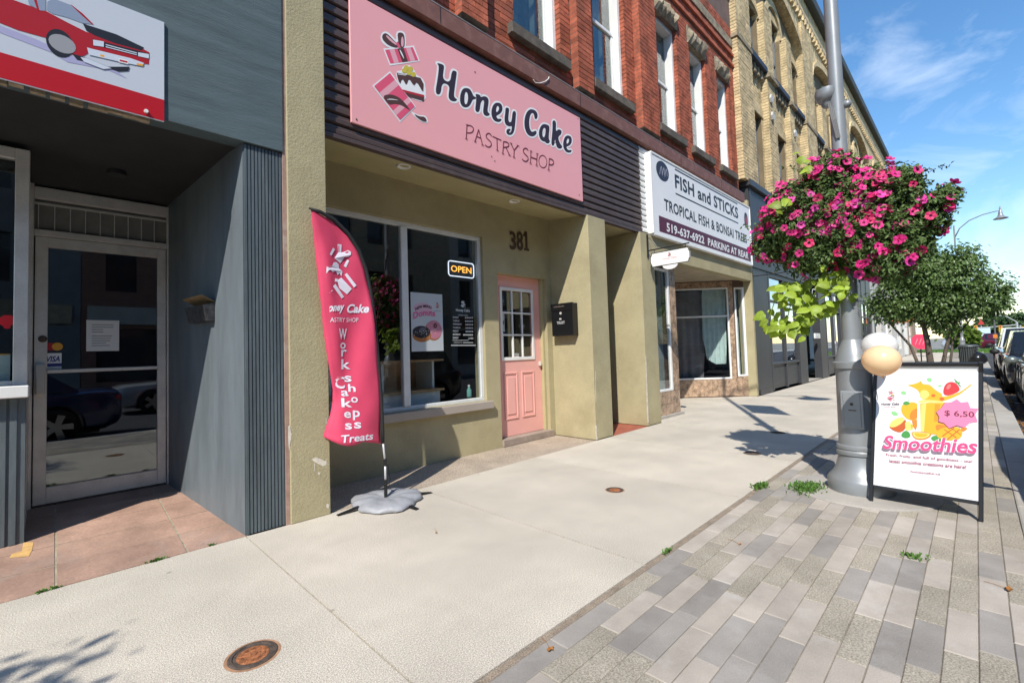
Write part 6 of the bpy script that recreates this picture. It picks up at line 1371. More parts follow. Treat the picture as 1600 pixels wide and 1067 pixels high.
e1 = basket(CB, [(LX-.04, LY+.32, 2.40, .36, .32, .34), (LX-.03, LY+.50, 2.32, .26, .17, .27), (LX-.05, LY+.10, 2.52, .30, .26, .35), (LX-.06, LY+.20, 2.12, .30, .32, .24), (LX-.1, LY-.02, 2.25, .28, .22, .30), (LX-.12, LY+.36, 2.62, .16, .16, .14), (LX-.12, LY+.05, 2.80, .16, .2, .12), (LX-.1, LY+.60, 2.20, .14, .12, .14)], 298, 'overflowing basket of magenta petunias on the shop side of the lamp post', 21, 24000)
e2 = basket(CBr, [(LX, LY-.18, 2.42, .33, .30, .33), (LX+.02, LY-.40, 2.33, .28, .20, .27), (LX+.02, LY-.56, 2.27, .22, .12, .18), (LX-.04, LY-.18, 2.08, .28, .26, .27), (LX-.02, LY-.42, 2.08, .24, .16, .20), (LX-.08, LY-.12, 2.3, .28, .24, .3), (LX-.1, LY-.42, 2.56, .15, .14, .12), (LX-.05, LY-.66, 2.38, .12, .08, .10), (LX-.1, LY-.30, 1.90, .18, .16, .14)], 290, 'overflowing basket of magenta petunias on the road side of the lamp post', 22, 21000)
# lime sweet-potato vine hanging below the near basket; every leaf its own part
R = random.Random(12); Fv = FX(LX-.12)
vine = [((1235, 445), 12), ((1258, 448), 8), ((1285, 440), 10), ((1310, 432), 9), ((1322, 448), 7), ((1245, 470), 10), ((1270, 470), 10), ((1300, 470), 10), ((1225, 462), 6), ((1290, 485), 9), ((1265, 490), 8), ((1240, 500), 8), ((1255, 505), 8), ((1228, 512), 7), ((1215, 510), 5), ((1200, 492), 4), ((1207, 502), 3), ((1262, 515), 4), ((1245, 515), 4), ((1325, 460), 4), ((1205, 487), 2), ((1262, 266), 3), ((1272, 272), 3), ((1245, 322), 2), ((1230, 330), 3)]
for (p, k) in vine:
    for _ in range(max(1, int(k*1.05))):
        u, v = Fv.uv((p[0]+R.gauss(0, 8), p[1]+R.gauss(0, 7))); P = Fv.at(u, v, R.uniform(-.10, .16)+(.22 if p[1] < 400 else 0))
        nd = Vector((-.75+R.gauss(0, .35), -.25+R.gauss(0, .4), .55+R.gauss(0, .3))); tg = Vector((R.gauss(-.2, .5), R.gauss(.1, .7), -.8+R.gauss(0, .35)))
        o = link('leaf', LL_, e1); s = R.uniform(.45, .92); o.matrix_basis = Matrix.Translation(P) @ orient(nd, tg, R) @ Matrix.Scale(s, 4)
st = MB()
for a, c in (((1262, 420), (1230, 505)), ((1290, 425), (1270, 500)), ((1310, 425), (1318, 462)), ((1235, 440), (1203, 498)), ((1270, 430), (1250, 515))):
    A, B_ = Fv.at(*Fv.uv(a), .02), Fv.at(*Fv.uv(c), .03); st.tube([A, (A+B_)/2+Vector((-.03, .02, .02)), B_], .004, 5)
st.build('vine_stems', LIME, e1)
# ================================================================== trees
BARK = mat('grey_brown_bark', (.11, .085, .065), .9, var=.35, vscale=14, bump=.7, bscale=35, stretch=(1, 1, .3))
def tree(name, base, stems, lobes, nleaf, leafm, label, seed, leaf=(.055, .095), cat='tree', group=None):
    """stems: list of polylines with radii; lobes: ellipsoids (cx,cy,cz,rx,ry,rz) relative to base"""
    R = random.Random(seed); e = empty(name, base, label, cat, group); B = Vector(base); tr_ = MB(); tips = []
    for path, r0, r1 in stems:
        pts = [B+Vector(p) for p in path]; n = len(pts); tr_.tube(pts, [r0+(r1-r0)*i/(n-1) for i in range(n)], 8)
    br = MB(); L = []
    for (cx, cy, cz, rx, ry, rz_) in lobes:
        c = B+Vector((cx, cy, cz)); src = min((p for path, _, _ in stems for p in path), key=lambda p: (B+Vector(p)-c).length+max(0, p[2]-cz)*2)
        s = B+Vector(src); mid = (s+c)/2+Vector((R.gauss(0, .08), R.gauss(0, .08), -.06)); br.tube([s, mid, c], [.028, .018, .007], 6); L.append(c)
        for _ in range(5):
            d = Vector((R.gauss(0, 1), R.gauss(0, 1), R.gauss(.3, .8))).normalized(); t = c+Vector((d.x*rx, d.y*ry, d.z*rz_))*.85; br.tube([mid.lerp(c, R.random()), (c+t)/2+Vector((0, 0, -.03)), t], [.012, .008, .003], 5)
    tr_.build('trunk', BARK, e, smooth=True); br.build('branches', BARK, e, smooth=True)
    # leaves gather in twig clumps, leaving gaps between them
    cr_ = MB(); wts = [l[3]*l[4]*l[5] for l in lobes]; clumps = []
    for k in range(max(40, nleaf//26)):
        lo = R.choices(lobes, wts)[0]; d = Vector((R.gauss(0, 1), R.gauss(0, 1), R.gauss(0, 1))).normalized(); f = R.uniform(.25, 1.0)**.45
        clumps.append((B+Vector(lo[:3])+Vector((d.x*lo[3], d.y*lo[4], d.z*lo[5]))*f, d))
    for k in range(nleaf):
        c, d = clumps[k % len(clumps)]; s = .10*(lobes[0][3]/.7)**.5
        p = c+Vector((R.gauss(0, s), R.gauss(0, s), R.gauss(0, s*.8)))
        n_ = (d*.6+Vector((R.gauss(0, .6), R.gauss(0, .6), .55+R.gauss(0, .5)))).normalized(); Mt = orient(n_, Vector((d.x, d.y, -.4+R.gauss(0, .4))), R); Ln = R.uniform(*leaf); w_ = Ln*.55
        cr_.add([p+(Mt @ Vector(v)) for v in ((0, 0, 0), (Ln*.45, w_*.5, -.12*Ln), (Ln, 0, -.16*Ln), (Ln*.45, -w_*.5, -.12*Ln))], [(0, 1, 2), (0, 2, 3)])
    cr_.build('crown', leafm, e, kind='stuff'); return e
LEAF1 = mat('tree_leaf', (.12, .195, .055), .42, var=.35, vscale=6, trans=.25)
TX_, TY_ = 17.0, .88
stems = [([(0, 0, 0), (.02, .03, .6), (-.03, .06, 1.2), (-.05, .16, 2.0), (0, .2, 2.8)], .095, .03), ([(.06, -.14, 0), (.05, -.22, .6), (.0, -.32, 1.1), (.02, -.52, 1.8), (.05, -.7, 2.4)], .06, .02), ([(-.05, .18, 0), (-.06, .26, .5), (-.04, .42, 1.1), (0, .8, 1.7), (.05, 1.05, 2.2)], .05, .018), ([(.1, -.34, 0), (.08, -.36, .6), (.08, -.44, 1.2), (.1, -.9, 1.9)], .04, .015)]
lob = [(0, .1, 3.05, .8, .75, .75), (0, -.5, 2.75, .8, .75, .8), (0, .62, 2.45, .7, .6, .6), (0, -1.02, 2.3, .6, .5, .55), (0, -.2, 2.2, .7, .75, .5), (.1, .2, 3.6, .5, .42, .42), (0, -.62, 3.35, .5, .42, .42), (0, .98, 2.2, .4, .36, .36), (0, -1.35, 2.6, .3, .22, .35), (0, -.28, 1.82, .42, .5, .36), (0, .5, 1.95, .4, .4, .28)]
t0 = tree('street_tree', (TX_, TY_, 0), stems, lob, 26000, LEAF1, 'bushy multi stemmed street tree behind the sandwich board', 31, (.065, .12))
MB().lathe([(.75, -.02), (.75, .012), (.70, .014)], (TX_, TY_-.05), 24).build('tree_pit', mat('soil', (.07, .05, .035), .95, var=.3, vscale=20), t0)
# the tree on the near side whose shade just reaches into the lower left corner
t1 = copy_tree(t0, None, (-4.0, .70, 0)); t1['label'] = 'street tree behind the camera position on the near paving'
t1.rotation_euler = (0, 0, 2.0)

# ================================================================== cars
TYRE = mat('tyre_rubber', (.012, .012, .012), .85); RIM = mat('alloy_rim', (.45, .46, .47), .3, metal=.8); CGL = mat('car_glass', (.012, .015, .018), .04, spec=.7)
CHRM = mat('chrome_trim', (.6, .6, .6), .15, metal=1); LAMPW = mat('headlight_lens', (.75, .77, .8), .1, coat=.5); LAMPR = mat('taillight_lens', (.35, .01, .012), .15, coat=.5); PLT = mat('number_plate', (.7, .7, .7), .5); TRIM = mat('black_trim', (.015, .015, .016), .6)
def car(x, yc, paint, label, L=4.5, W=1.80, Hh=1.48, kind='sedan', rz_=0.0, z=-.131):
    """nose towards -x in local space"""
    e = empty('parked_car', (0, 0, 0), label, 'car', 'cars parked along the kerb')
    hw = W/2; gc = .19; belt = Hh*.615; hood = Hh*.60; wr = .325; xf, xr = L*.185, L*.80
    suv = kind in ('suv', 'van')
    # lower body: stations along the length, ring of half-section points
    tail = Hh*.66 if kind == 'sedan' else Hh*.70
    stn = [(0, .80, .34, hood*.80), (.05, .88, .26, hood*.88), (.22, .955, gc, hood*.93), (L*.28, 1, gc, hood*1.0), (L*.40, 1, gc, belt), (L*.62, 1, gc, belt*1.01), (L*.82, 1, gc, belt*1.03), (L-.25, .97, gc+.02, tail*.985), (L-.06, .91, .30, tail*.95), (L, .84, .38, tail*.84)]
    P = []; ring = 12
    for sx, w_, zb_, zt in stn:
        h_ = zt-zb_; y1 = hw*w_
        half = [(y1*.80, zb_), (y1*.955, zb_+h_*.12), (y1, zb_+h_*.42), (y1*.985, zb_+h_*.72), (y1*.93, zb_+h_*.93), (y1*.80, zt)]
        rp = [(-a, b_) for a, b_ in half]; P += [(sx, a, b_) for a, b_ in half]+[(sx, a, b_) for a, b_ in reversed(rp)]
    fs = []
    for i in range(len(stn)-1):
        for k in range(ring): fs.append((i*ring+k, i*ring+(k+1) % ring, (i+1)*ring+(k+1) % ring, (i+1)*ring+k))
    fs.append(tuple(range(ring))); fs.append(tuple(reversed([(len(stn)-1)*ring+k for k in range(ring)])))
    fs = [tuple(reversed(f)) for f in fs]
    body = MB().add(P, fs).mesh('body'); bm = bmesh.new(); bm.from_mesh(body); bmesh.ops.recalc_face_normals(bm, faces=bm.faces); bm.to_mesh(body); bm.free()
    bo = link('body', body, None, paint)
    cut = MB()
    for ax in (xf, xr):
        for s in (-1, 1): cut.tube([Vector((ax, s*(hw+.1), wr+.0)), Vector((ax, s*(hw-.30), wr+.0))], wr+.055, 24)
    cm = cut.mesh('cut'); bm = bmesh.new(); bm.from_mesh(cm); bmesh.ops.recalc_face_normals(bm, faces=bm.faces); bm.to_mesh(cm); bm.free()
    co = link('cut', cm); md = bo.modifiers.new('wheel_arches', 'BOOLEAN'); md.object = co; md.operation = 'DIFFERENCE'; md.solver = 'EXACT'
    dg = bpy.context.evaluated_depsgraph_get(); nb = bpy.data.meshes.new_from_object(bo.evaluated_get(dg)); bpy.data.objects.remove(bo); bpy.data.objects.remove(co)
    bo = link('body', nb, e, paint); smooth_angle(bo, 32); b = bo.modifiers.new('bevel', 'BEVEL'); b.width = .012; b.segments = 2; b.limit_method = 'ANGLE'; b.angle_limit = math.radians(50)
    # cabin
    r0, r1 = (L*.40, L*.72) if kind == 'sedan' else (L*.385, L*.90)
    w0, w3 = L*.265, (L*.875 if kind == 'sedan' else L*.965)
    zb_ = belt-.03; zr = Hh; a0, a1 = hw*.90, hw*.70
    sec = [(w0, zb_, a0*.94, zb_), (r0, zr-.035, a1, zb_), ((r0+r1)/2, zr, a1*1.02, zb_), (r1, zr-.02, a1*.98, zb_), (w3, zb_+(.02 if kind == 'sedan' else .06), a0*.88, zb_)]
    def cab(off, fx):
        Q = []
        for i, (sx, zt, at, zz) in enumerate(sec): Q += [(sx, -a0*(.97 if i in (0, 4) else 1), zz), (sx, -at, zt), (sx, at, zt), (sx, a0*(.97 if i in (0, 4) else 1), zz)]
        return Q
    Q = cab(0, 0); f2 = []
    for i in range(4):
        for k in range(3): f2.append((i*4+k, (i+1)*4+k, (i+1)*4+k+1, i*4+k+1))
    f2 += [(0, 1, 2, 3), (19, 18, 17, 16)]
    cb = MB().add(Q, f2).build('cabin', paint, e); smooth_angle(cb, 25)
    def pane(name, quad, inset=.07, lift=.006):
        c = sum((Vector(p) for p in quad), Vector())/4; n_ = (Vector(quad[1])-Vector(quad[0])).cross(Vector(quad[3])-Vector(quad[0])).normalized()
        if n_.dot(c-Vector((L*.55, 0, Hh*.7))) < 0: n_ = -n_
        q = [Vector(p)+(c-Vector(p)).normalized()*inset+n_*lift for p in quad]; MB().add(q, [(0, 1, 2, 3)]).build(name, CGL, e)
    V = lambda i, k: Q[i*4+k]
    pane('windscreen', [V(0, 1), V(0, 2), V(1, 2), V(1, 1)], .06); pane('rear_window', [V(4, 1), V(4, 2), V(3, 2), V(3, 1)], .08)
    for s, (k0, k1) in ((-1, (0, 1)), (1, (3, 2))):
        for i0, i1 in ((0, 1), (1, 2), (2, 3), (3, 4)):
            A, B_, C_, D_ = [Vector(p) for p in (V(i0, k0), V(i1, k0), V(i1, k1), V(i0, k1))]
            if i0 == 0: A, D_ = A.lerp(B_, .45), D_.lerp(C_, .45)
            if i1 == 4: B_, C_ = B_.lerp(A, .35), C_.lerp(D_, .35)
            pane('side_window', [A, B_, C_, D_], .055)
        yv = s*hw
        MB().ball((L*.335, s*(hw+.11), belt+.06), .07, .10, .075, 12, 8).build('mirror', paint if not suv else TRIM, e, smooth=True); MB().tube([Vector((L*.335, s*(hw-.06), belt+.01)), Vector((L*.335, s*(hw+.05), belt+.05))], .025, 6).build('mirror_arm', TRIM, e)
        for dx in (L*.44, L*.64): MB().box(dx, s*(hw-.002), belt*.80, dx+.17, s*(hw+.022), belt*.80+.028).build('door_handle', paint, e)
        for dx in (L*.36, L*.535, L*.70): MB().box(dx, s*(hw-.02), gc+.10, dx+.006, s*(hw+.003), belt-.06).build('door_gap', TRIM, e)
        MB().box(xf+.42, s*(hw-.06), gc-.015, xr-.42, s*(hw-.004), gc+.07).build('sill_trim', TRIM, e)
        hl = MB(); hl.ball((.13, s*hw*.66, hood*.74), .12, .19, .075, 12, 8).build('headlight', LAMPW, e, smooth=True)
        MB().ball((L-.08, s*hw*.74, tail*.80), .09, .15, .10 if kind == 'sedan' else .16, 12, 8).build('taillight', LAMPR, e, smooth=True)
        for ax in (xf, xr):
            yw = s*(hw-.115); t_ = MB(); pr = [(wr-.10, -.10), (wr-.02, -.105), (wr, -.08), (wr, .08), (wr-.02, .105), (wr-.10, .10)]
            n = 26; PP = []; F_ = []
            for r_, dy in pr:
                for k in range(n): a = 2*math.pi*k/n; PP.append((ax+r_*math.cos(a), yw+s*dy, wr+r_*math.sin(a)))
            for i in range(len(pr)-1):
                for k in range(n): F_.append((i*n+k, i*n+(k+1) % n, (i+1)*n+(k+1) % n, (i+1)*n+k))
            wh = t_.add(PP, F_).build('wheel', TYRE, e, smooth=True)
            rm = MB()
            for k in range(5):
                a = 2*math.pi*k/5; d1 = Vector((math.cos(a), 0, math.sin(a))); t1_ = Vector((-math.sin(a), 0, math.cos(a))); c0 = Vector((ax, yw+s*.075, wr))
                rm.add([c0+t1_*.035, c0-t1_*.035, c0+d1*(wr-.10)-t1_*.055, c0+d1*(wr-.10)+t1_*.055, c0+t1_*.035-Vector((0, s*.05, 0)), c0-t1_*.035-Vector((0, s*.05, 0)), c0+d1*(wr-.10)-t1_*.055-Vector((0, s*.05, 0)), c0+d1*(wr-.10)+t1_*.055-Vector((0, s*.05, 0))], [(0, 1, 2, 3), (4, 7, 6, 5), (0, 3, 7, 4), (1, 5, 6, 2), (2, 6, 7, 3)])
            rm.tube([Vector((ax, yw-.05, wr)), Vector((ax, yw+s*.085, wr))], .06, 12); rm.build('rim', RIM, wh)
            MB().tube([Vector((ax, yw-s*.04, wr)), Vector((ax, yw-s*.02, wr))], wr-.095, 20).build('brake_disc', TRIM, wh)
    MB().box(-.012, -hw*.45, hood*.62, .05, hw*.45, hood*.78).build('grille', TRIM, e, bevel=.01); MB().box(-.02, -hw*.6, .27, .05, hw*.6, .40).build('lower_grille', TRIM, e, bevel=.01); MB().box(-.03, -.26, .44, -.005, .26, .56).build('front_plate', PLT, e); MB().box(L-.03, -.26, tail*.55, L+.012, .26, tail*.55+.12).build('rear_plate', PLT, e)
    MB().box(L*.1, -hw*.8, .16, L*.93, hw*.8, .26).build('underbody', TRIM, e)
    e.location = (x, yc, z); e.rotation_euler = (0, 0, rz_)
    return e
pt = lambda n, c: mat('paint_'+n, c, .28, metal=.35, coat=.8, spec=.5)
car(-3.55, -1.52, pt('navy', (.018, .03, .10)), 'dark blue car parked at the kerb behind the camera', rz_=0)
car(3.6, -1.36, pt('charcoal', (.03, .03, .033)), 'charcoal hatchback parked at the kerb just right of the frame', kind='suv', L=4.3)
car(11.0, -1.44, pt('sage', (.16, .18, .16)), 'grey green car parked nearest on the right edge', L=4.5)
car(16.2, -1.34, pt('black', (.012, .013, .018)), 'black parked car with its mirror towards the pavement', kind='suv', L=4.5, Hh=1.56)
car(21.6, -1.36, pt('white', (.72, .72, .72)), 'white parked sport utility behind the black car', kind='suv', L=4.7, Hh=1.72, W=1.88)
car(1.2, -6.4, pt('silver', (.45, .46, .48)), 'silver car standing in the far lane of the road', kind='suv', L=4.5, rz_=0)
mv = car(75.2, .0, pt('maroon', (.16, .012, .03)), 'maroon minivan crossing on the side street', kind='van', L=5.0, Hh=1.78, W=1.98, rz_=math.radians(78))
mv.location = (72.5, -5.2, -.131)
w2 = car(80, 0, pt('pale_silver', (.5, .52, .53)), 'pale car on the side street left of the maroon minivan', kind='suv', L=4.5, rz_=math.radians(80)); w2.location = (80, -1.4, -.131)

# ================================================================== bin, bag, boards on the walk
bn = empty('litter_bin', (32.4, .30, 0), 'dark slatted round litter bin on the paving past the tree', 'bin')
MB().lathe([(.30, .03), (.31, .05), (.31, .78), (.29, .80)], (32.4, .30), 24).build('liner', mat('bin_liner', (.04, .045, .045), .7), bn); MB().lathe([(.37, .80), (.38, .82), (.36, .88), (.28, .92), (.20, .90)], (32.4, .30), 28).build('rim', mat('bin_steel', (.09, .10, .10), .5, metal=.3), bn); MB().lathe([(.34, .0), (.34, .05), (.30, .06)], (32.4, .30), 24).build('base', mat('bin_steel', (0, 0, 0)), bn)
for k in range(26):
    a = 2*math.pi*k/26; MB().tube([Vector((32.4+.335*math.cos(a), .30+.335*math.sin(a), .03)), Vector((32.4+.345*math.cos(a), .30+.345*math.sin(a), .82))], .017, 5).build('slat', mat('bin_steel', (0, 0, 0)), bn)
R = random.Random(9); bgm = MB().ball((31.7, -.02, .24), .36, .34, .30, 22, 14); bgm.v = [(31.7+(x-31.7)*(1.12-.75*z), -.02+(y_+.02)*(1.12-.75*z), z) for x, y_, z in bgm.v]; bgm.v = [(x+.03*math.sin(14*z+9*y_), y_+.03*math.sin(12*x), max(.003, z+.04*math.sin(11*x+8*y_))) for x, y_, z in bgm.v]
bgm.tube([Vector((31.7, -.02, .50)), Vector((31.7, -.0, .58)), Vector((31.72, .04, .64))], [.09, .03, .07], 8)
tag(bgm.build('garbage_bag', mat('black_bag', (.012, .012, .013), .25), None, smooth=True), 'black garbage bag lying on the paving beside the litter bin', 'bag')
ps = empty('pavement_sign', (34.6, 2.22, 0), 'bright pink sign board standing on the walk behind the tree', 'sign board')
MB().fpoly(Frame((34.6, 2.22, 1.12), (0, -1, 0), (0, 0, 1)), ell(0, 0, .40, .46, 8, .39), 0, .03).build('board', mat('hot_pink_board', (.75, .05, .12), .5), ps); MB().box(34.585, 2.19, 0, 34.615, 2.25, 1.0).build('post', M_BLACKM, ps); MB().box(34.4, 2.0, 0, 34.8, 2.44, .03).build('foot', M_BLACKM, ps)
for k in range(3):
    MB().stroke(Frame((34.565, 2.22, 1.12), (0, -1, 0), (0, 0, 1)), [(-.22+k*.16, -.16), (-.1+k*.16, .18)], .03, .0).build('print', mat('pale_red_print', (.8, .3, .35), .5), ps)
ov = empty('oval_sign', (38.0, 3.2, 2.5), 'orange oval sign projecting from the pale shopfront', 'sign'); MB().fpoly(Frame((38.0, 3.2, 2.55), (0, -1, 0), (0, 0, 1)), ell(0, 0, .55, .24, 20), -.03, .03).build('board', mat('orange_board', (.5, .16, .05), .5), ov); MB().tube([Vector((38, 3.9, 2.84)), Vector((38, 2.7, 2.84))], .02, 6).build('bracket', M_BLACKM, ov)
# small box on the charcoal door, bracket arm
Fz2 = FY(3.866); a, c = Fz2.uv((1271.5, 529)), Fz2.uv((1279, 521))
kp = empty('entry_panel', Fz2.at((a[0]+c[0])/2, a[1]), 'small white entry panel on the charcoal shopfront pier', 'panel'); MB().fbox(Fz2, a[0], c[0], a[1], c[1], .0, .05).build('box', M_WHITE, kp, bevel=.01); MB().fpoly(Fz2, ell((a[0]+c[0])/2, (a[1]+c[1])/2, .05, .05, 12), .05, .056).build('dial', M_ALU, kp)
ba = empty('bracket_arm', (12.36, 3.86, 3.0), 'thin black bracket arm beside the fish shop pier', 'bracket'); MB().tube([Vector((12.42, 3.866, 2.98)), Vector((12.42, 3.0, 2.98))], .012, 6).build('arm', M_BLACKM, ba); MB().box(12.417, 3.855, 2.86, 12.445, 3.867, 3.14).build('plate', M_BLACKM, ba)

# ================================================================== weeds, grass, litter
GRS = mat('weed_green', (.10, .21, .035), .7, var=.3, vscale=30, trans=.2)
def weeds(cx, cy, rx, ry, n, label, seed, h=.05):
    R = random.Random(seed); b = MB()
    for k in range(n):
        x, y_ = cx+R.gauss(0, rx*.5), cy+R.gauss(0, ry*.5); hh = R.uniform(.3, 1)*h; a = R.uniform(0, 6.3); w_ = R.uniform(.004, .010); d = Vector((math.cos(a), math.sin(a), 0))*hh*R.uniform(.2, .9); nrm = Vector((-math.sin(a), math.cos(a), 0))*w_
        p = Vector((x, y_, .001)); b.add([p-nrm*.4, p+nrm*.4, p+d*.6+Vector((0, 0, hh*.8))+nrm, p+d+Vector((0, 0, hh*.7)), p+d*.6+Vector((0, 0, hh*.8))-nrm], [(0, 1, 2, 3, 4)])
    return tag(b.build('weeds', GRS, None, kind='stuff'), label, 'weeds')
weeds(4.72, 1.12, .17, .10, 420, 'patch of low green weeds at the lamp post collar', 1); weeds(4.53, 1.435, .10, .04, 150, 'small tuft of weeds where concrete meets the paving', 2); weeds(3.62, .33, .05, .06, 40, 'sprig of green weed lying on the open paving', 3, .03)
weeds(.48, 3.845, .05, .008, 50, 'green weeds along the quarry tile edge', 4, .025); weeds(-.02, 3.845, .06, .008, 40, 'weeds in the tile edge at far left', 5, .025); weeds(.80, 3.85, .02, .008, 24, 'tiny weed tuft at the tile edge near the pier', 6, .02)
weeds(2.75, 1.44, .05, .012, 40, 'dry grass in the joint beside the pavers', 7, .03)
tag(MB().box(57.5, -4.2, -.14, 66, 10, -.02).build('grass_island', M_GRASSM), kind='structure')
R = random.Random(77); b = MB()
for k in range(9000):
    x, y_ = R.uniform(57.5, 66), R.uniform(-4.2, 9); a = R.uniform(0, 6.3); hh = R.uniform(.08, .2); p = Vector((x, y_, -.02)); d = Vector((math.cos(a), math.sin(a), 0))
    b.add([p-d*.04, p+d*.04, p+Vector((d.y*.05, -d.x*.05, hh))], [(0, 1, 2)])
tag(b.build('grass', GRS, None, kind='stuff'), 'bright grass on the island beyond the walk', 'grass')
def dead_leaf(x, y_, s, label, seed):
    R = random.Random(seed); P = []; n = 10
    for k in range(n): a = 2*math.pi*k/n; r = s*(1-.35*abs(math.sin(a*2.5))); P.append((x+r*math.cos(a), y_+.6*r*math.sin(a), .004+.012*abs(math.cos(a*1.5))*s/.03))
    e = empty('dead_leaf', (x, y_, 0), label, 'leaf', 'fallen leaves'); MB().add(P+[(x, y_, .004)], [(k, (k+1) % n, n) for k in range(n)]).build('blade', mat('dead_leaf_brown', (.30, .13, .03), .8, var=.4, vscale=60), e); MB().tube([Vector((x, y_, .005)), Vector((x+.03, y_+.05, .004)), Vector((x+.04, y_+.09, .003))], .0012, 4).build('stalk', mat('dead_leaf_brown', (0, 0, 0)), e)
def gpx(x, y_):
    d = ray(x, y_); t = -CAMH/d.z; p = CAM+d*t; return p.x, p.y
dead_leaf(*gpx(1577, 922), .03, 'curled brown fallen leaf near the right edge of the paving', 1); dead_leaf(*gpx(860, 1016), .022, 'small dark fallen leaf on the paver seam at the bottom', 2); dead_leaf(*gpx(1156, 851), .016, 'tiny fallen leaf on the grey pavers below the lamp', 3); dead_leaf(*gpx(682, 833), .012, 'dark speck of leaf on the concrete before the flag', 4)
# drifts of dry leaves in the gutter
b = MB(); R = random.Random(15)
for k in range(700):
    x = R.uniform(6, 24); y_ = -.40-abs(R.gauss(0, .07)); a = R.uniform(0, 6.3); s = R.uniform(.015, .04)
    b.add([(x+s*math.cos(a+i*1.57), y_+s*.6*math.sin(a+i*1.57), -.128+R.uniform(0, .02)) for i in range(4)], [(0, 1, 2, 3)])
tag(b.build('leaf_litter', mat('dead_leaf_brown', (0, 0, 0)), None, kind='stuff'), 'dry leaves gathered along the gutter', 'leaves')

# ================================================================== far end of the street
def at(px_, X): d = ray(*px_); t = X/d.x; return CAM+d*t
FT = [mat('far_leaf', (.05, .095, .025), .7, var=.35, vscale=1.5, trans=.15), mat('far_leaf_bright', (.14, .22, .03), .7, var=.3, vscale=2, trans=.2)]
def far_tree(p, X, w_, top, m, label, seed):
    c = at(p, X); zt = at((p[0], top), X).z; hh = zt; st_ = [([(0, 0, 0), (.1, .1, hh*.3), (0, 0, hh*.6)], .25, .1)]
    lo = [(0, 0, hh*.66, w_*.8, w_, hh*.30), (.5, w_*.5, hh*.6, w_*.6, w_*.6, hh*.26), (-.3, -w_*.5, hh*.58, w_*.6, w_*.6, hh*.26), (0, w_*.1, hh*.82, w_*.5, w_*.5, hh*.18)]
    tree('broadleaf_tree', (c.x, c.y, -.1), st_, lo, 5200, m, label, seed, (.35, .7), group='trees at the far end of the street')
far_tree((1590, 520), 105, 5.0, 487, FT[0], 'tall dark tree at the far right end of the street', 41); far_tree((1562, 530), 160, 6.5, 508, FT[0], 'low distant tree behind the traffic signals', 42); far_tree((1506, 535), 64, .8, 508, FT[1], 'bright yellow green small tree on the grass island', 43); far_tree((1577, 538), 120, 1.2, 520, FT[1], 'light green shrub beneath the distant signals', 44); far_tree((1540, 535), 210, 9, 512, FT[0], 'faint distant tree in the middle of the street end', 45)
def pole_(p0, X, top, r, m, name, label, cat, extra=None):
    c = at(p0, X); e = empty(name, (c.x, c.y, -.13), label, cat); zt = at((p0[0]-2, top), X).z; MB().tube([Vector((c.x, c.y, -.13)), Vector((c.x, c.y, zt))], r, 8).build('pole', m, e); return e, c, zt
PG = mat('pole_grey', (.42, .43, .42), .5, metal=.3); AMB = mat('signal_yellow', (.75, .42, .03), .5)
def signal(e, c, z, m=None):
    MB().box(c.x-.12, c.y-.18, z, c.x+.12, c.y+.18, z+1.0).build('signal_head', AMB, e, bevel=.03)
    for k, col in enumerate(((.4, .01, .01), (.4, .2, .01), (.01, .25, .06))): MB().ball((c.x-.13, c.y, z+.83-k*.32), .05, .12, .12, 10, 6).build('signal_lens', mat('lens%d' % k, col, .3), e, smooth=True)
e, c, zt = pole_((1556.5, 543), 70, 500, .07, mat('pole_dark', (.12, .12, .13), .6), 'sign_pole', 'thin dark pole with an orange plate on the grass island edge', 'pole')
MB().box(c.x-.03, c.y-.16, zt-1.9, c.x-.075, c.y+.16, zt-1.5).build('orange_plate', mat('orange_plate', (.7, .22, .03), .5), e)
e, c, zt = pole_((1592, 545), 95, 503, .12, PG, 'traffic_signal', 'traffic signal with long mast arm over the far junction', 'traffic signal')
MB().tube([Vector((c.x, c.y, zt-.4)), Vector((c.x, c.y+5.4, zt-.75))], .07, 8).build('mast_arm', PG, e); signal(e, Vector((c.x, c.y+1.6, 0)), zt-1.4); MB().tube([Vector((c.x, c.y, zt)), Vector((c.x, c.y+1.0, zt+.9)), Vector((c.x, c.y+2.2, zt+1.1))], .05, 6).build('lamp_arm', PG, e)
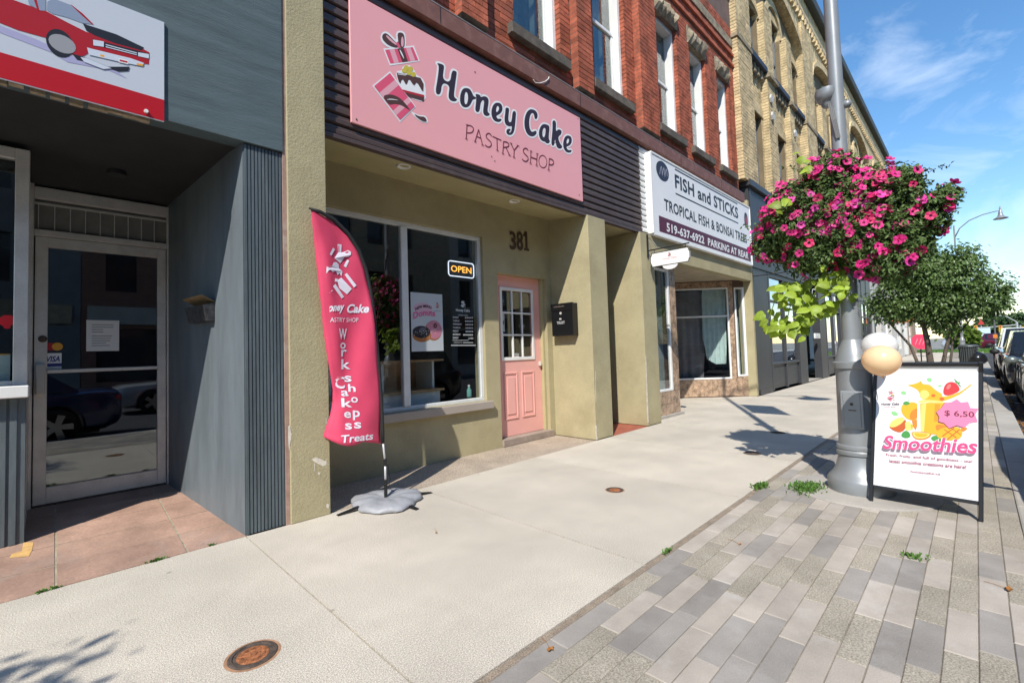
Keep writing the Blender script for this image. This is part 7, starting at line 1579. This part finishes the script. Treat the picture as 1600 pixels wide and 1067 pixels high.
e, c, zt = pole_((1597, 545), 100, 508, .11, PG, 'traffic_signal', 'second traffic signal pole at the right edge of the far junction', 'traffic signal'); signal(e, Vector((c.x, c.y-.3, 0)), zt-1.2)
e, c, zt = pole_((1527, 545), 88, 510, .07, PG, 'traffic_signal', 'small traffic signal above the pale car', 'traffic signal'); signal(e, c, zt-.9)
e, c, zt = pole_((1536, 545), 98, 505, .07, PG, 'sign_pole', 'far pole carrying a pale blue and white sign', 'pole'); MB().box(c.x-.1, c.y-.9, zt-2.6, c.x-.06, c.y+.7, zt-.6).build('sign_plate', mat('pale_blue_plate', (.55, .68, .72), .5), e); MB().fpoly(Frame((c.x-.2, c.y, zt), (0, -1, 0), (0, 0, 1)), [(-.35, -.2), (.35, -.2), (0, .6)], 0, .05).build('red_plate', mat('red_plate', (.5, .04, .03), .5), e)
def far_block(p0, p1, X, top, m, label, k):
    a, c = at(p0, X), at(p1, X); zt = at((p0[0], top), X).z; y0, y1 = min(a.y, c.y), max(a.y, c.y); e = empty('distant_building', (X, (y0+y1)/2, -.1), label, 'building', 'buildings at the far end of the street')
    MB().box(X, y0, -.15, X+14, y1, zt).build('wall', m, e); MB().box(X-.3, y0-.2, zt, X+14.2, y1+.2, zt+.4).build('roof', M_BEAM, e)
    n = max(2, int((y1-y0)/3.2))
    for i in range(n):
        yy = y0+(y1-y0)*(i+.25)/n; wd = MB().box(X-.06, yy, .9, X-.005, yy+(y1-y0)/n*.5, min(2.8, zt*.7)).build('window', mat('far_window', (.05, .06, .07), .2), e); MB().box(X-.08, yy-.1, .75, X-.002, yy+(y1-y0)/n*.5+.1, .89).build('sill', M_WHITE, wd)
far_block((1500, 540), (1542, 540), 190, 521, mat('far_tan', (.34, .28, .21), .9), 'low tan building far down the street on the left', 0); far_block((1545, 540), (1580, 540), 230, 523, mat('far_redbrick', (.28, .12, .09), .9), 'low red brick building far down the street in the middle', 1); far_block((1582, 540), (1640, 540), 170, 517, mat('far_cream', (.5, .45, .38), .9), 'low cream building far down the street at right', 2)
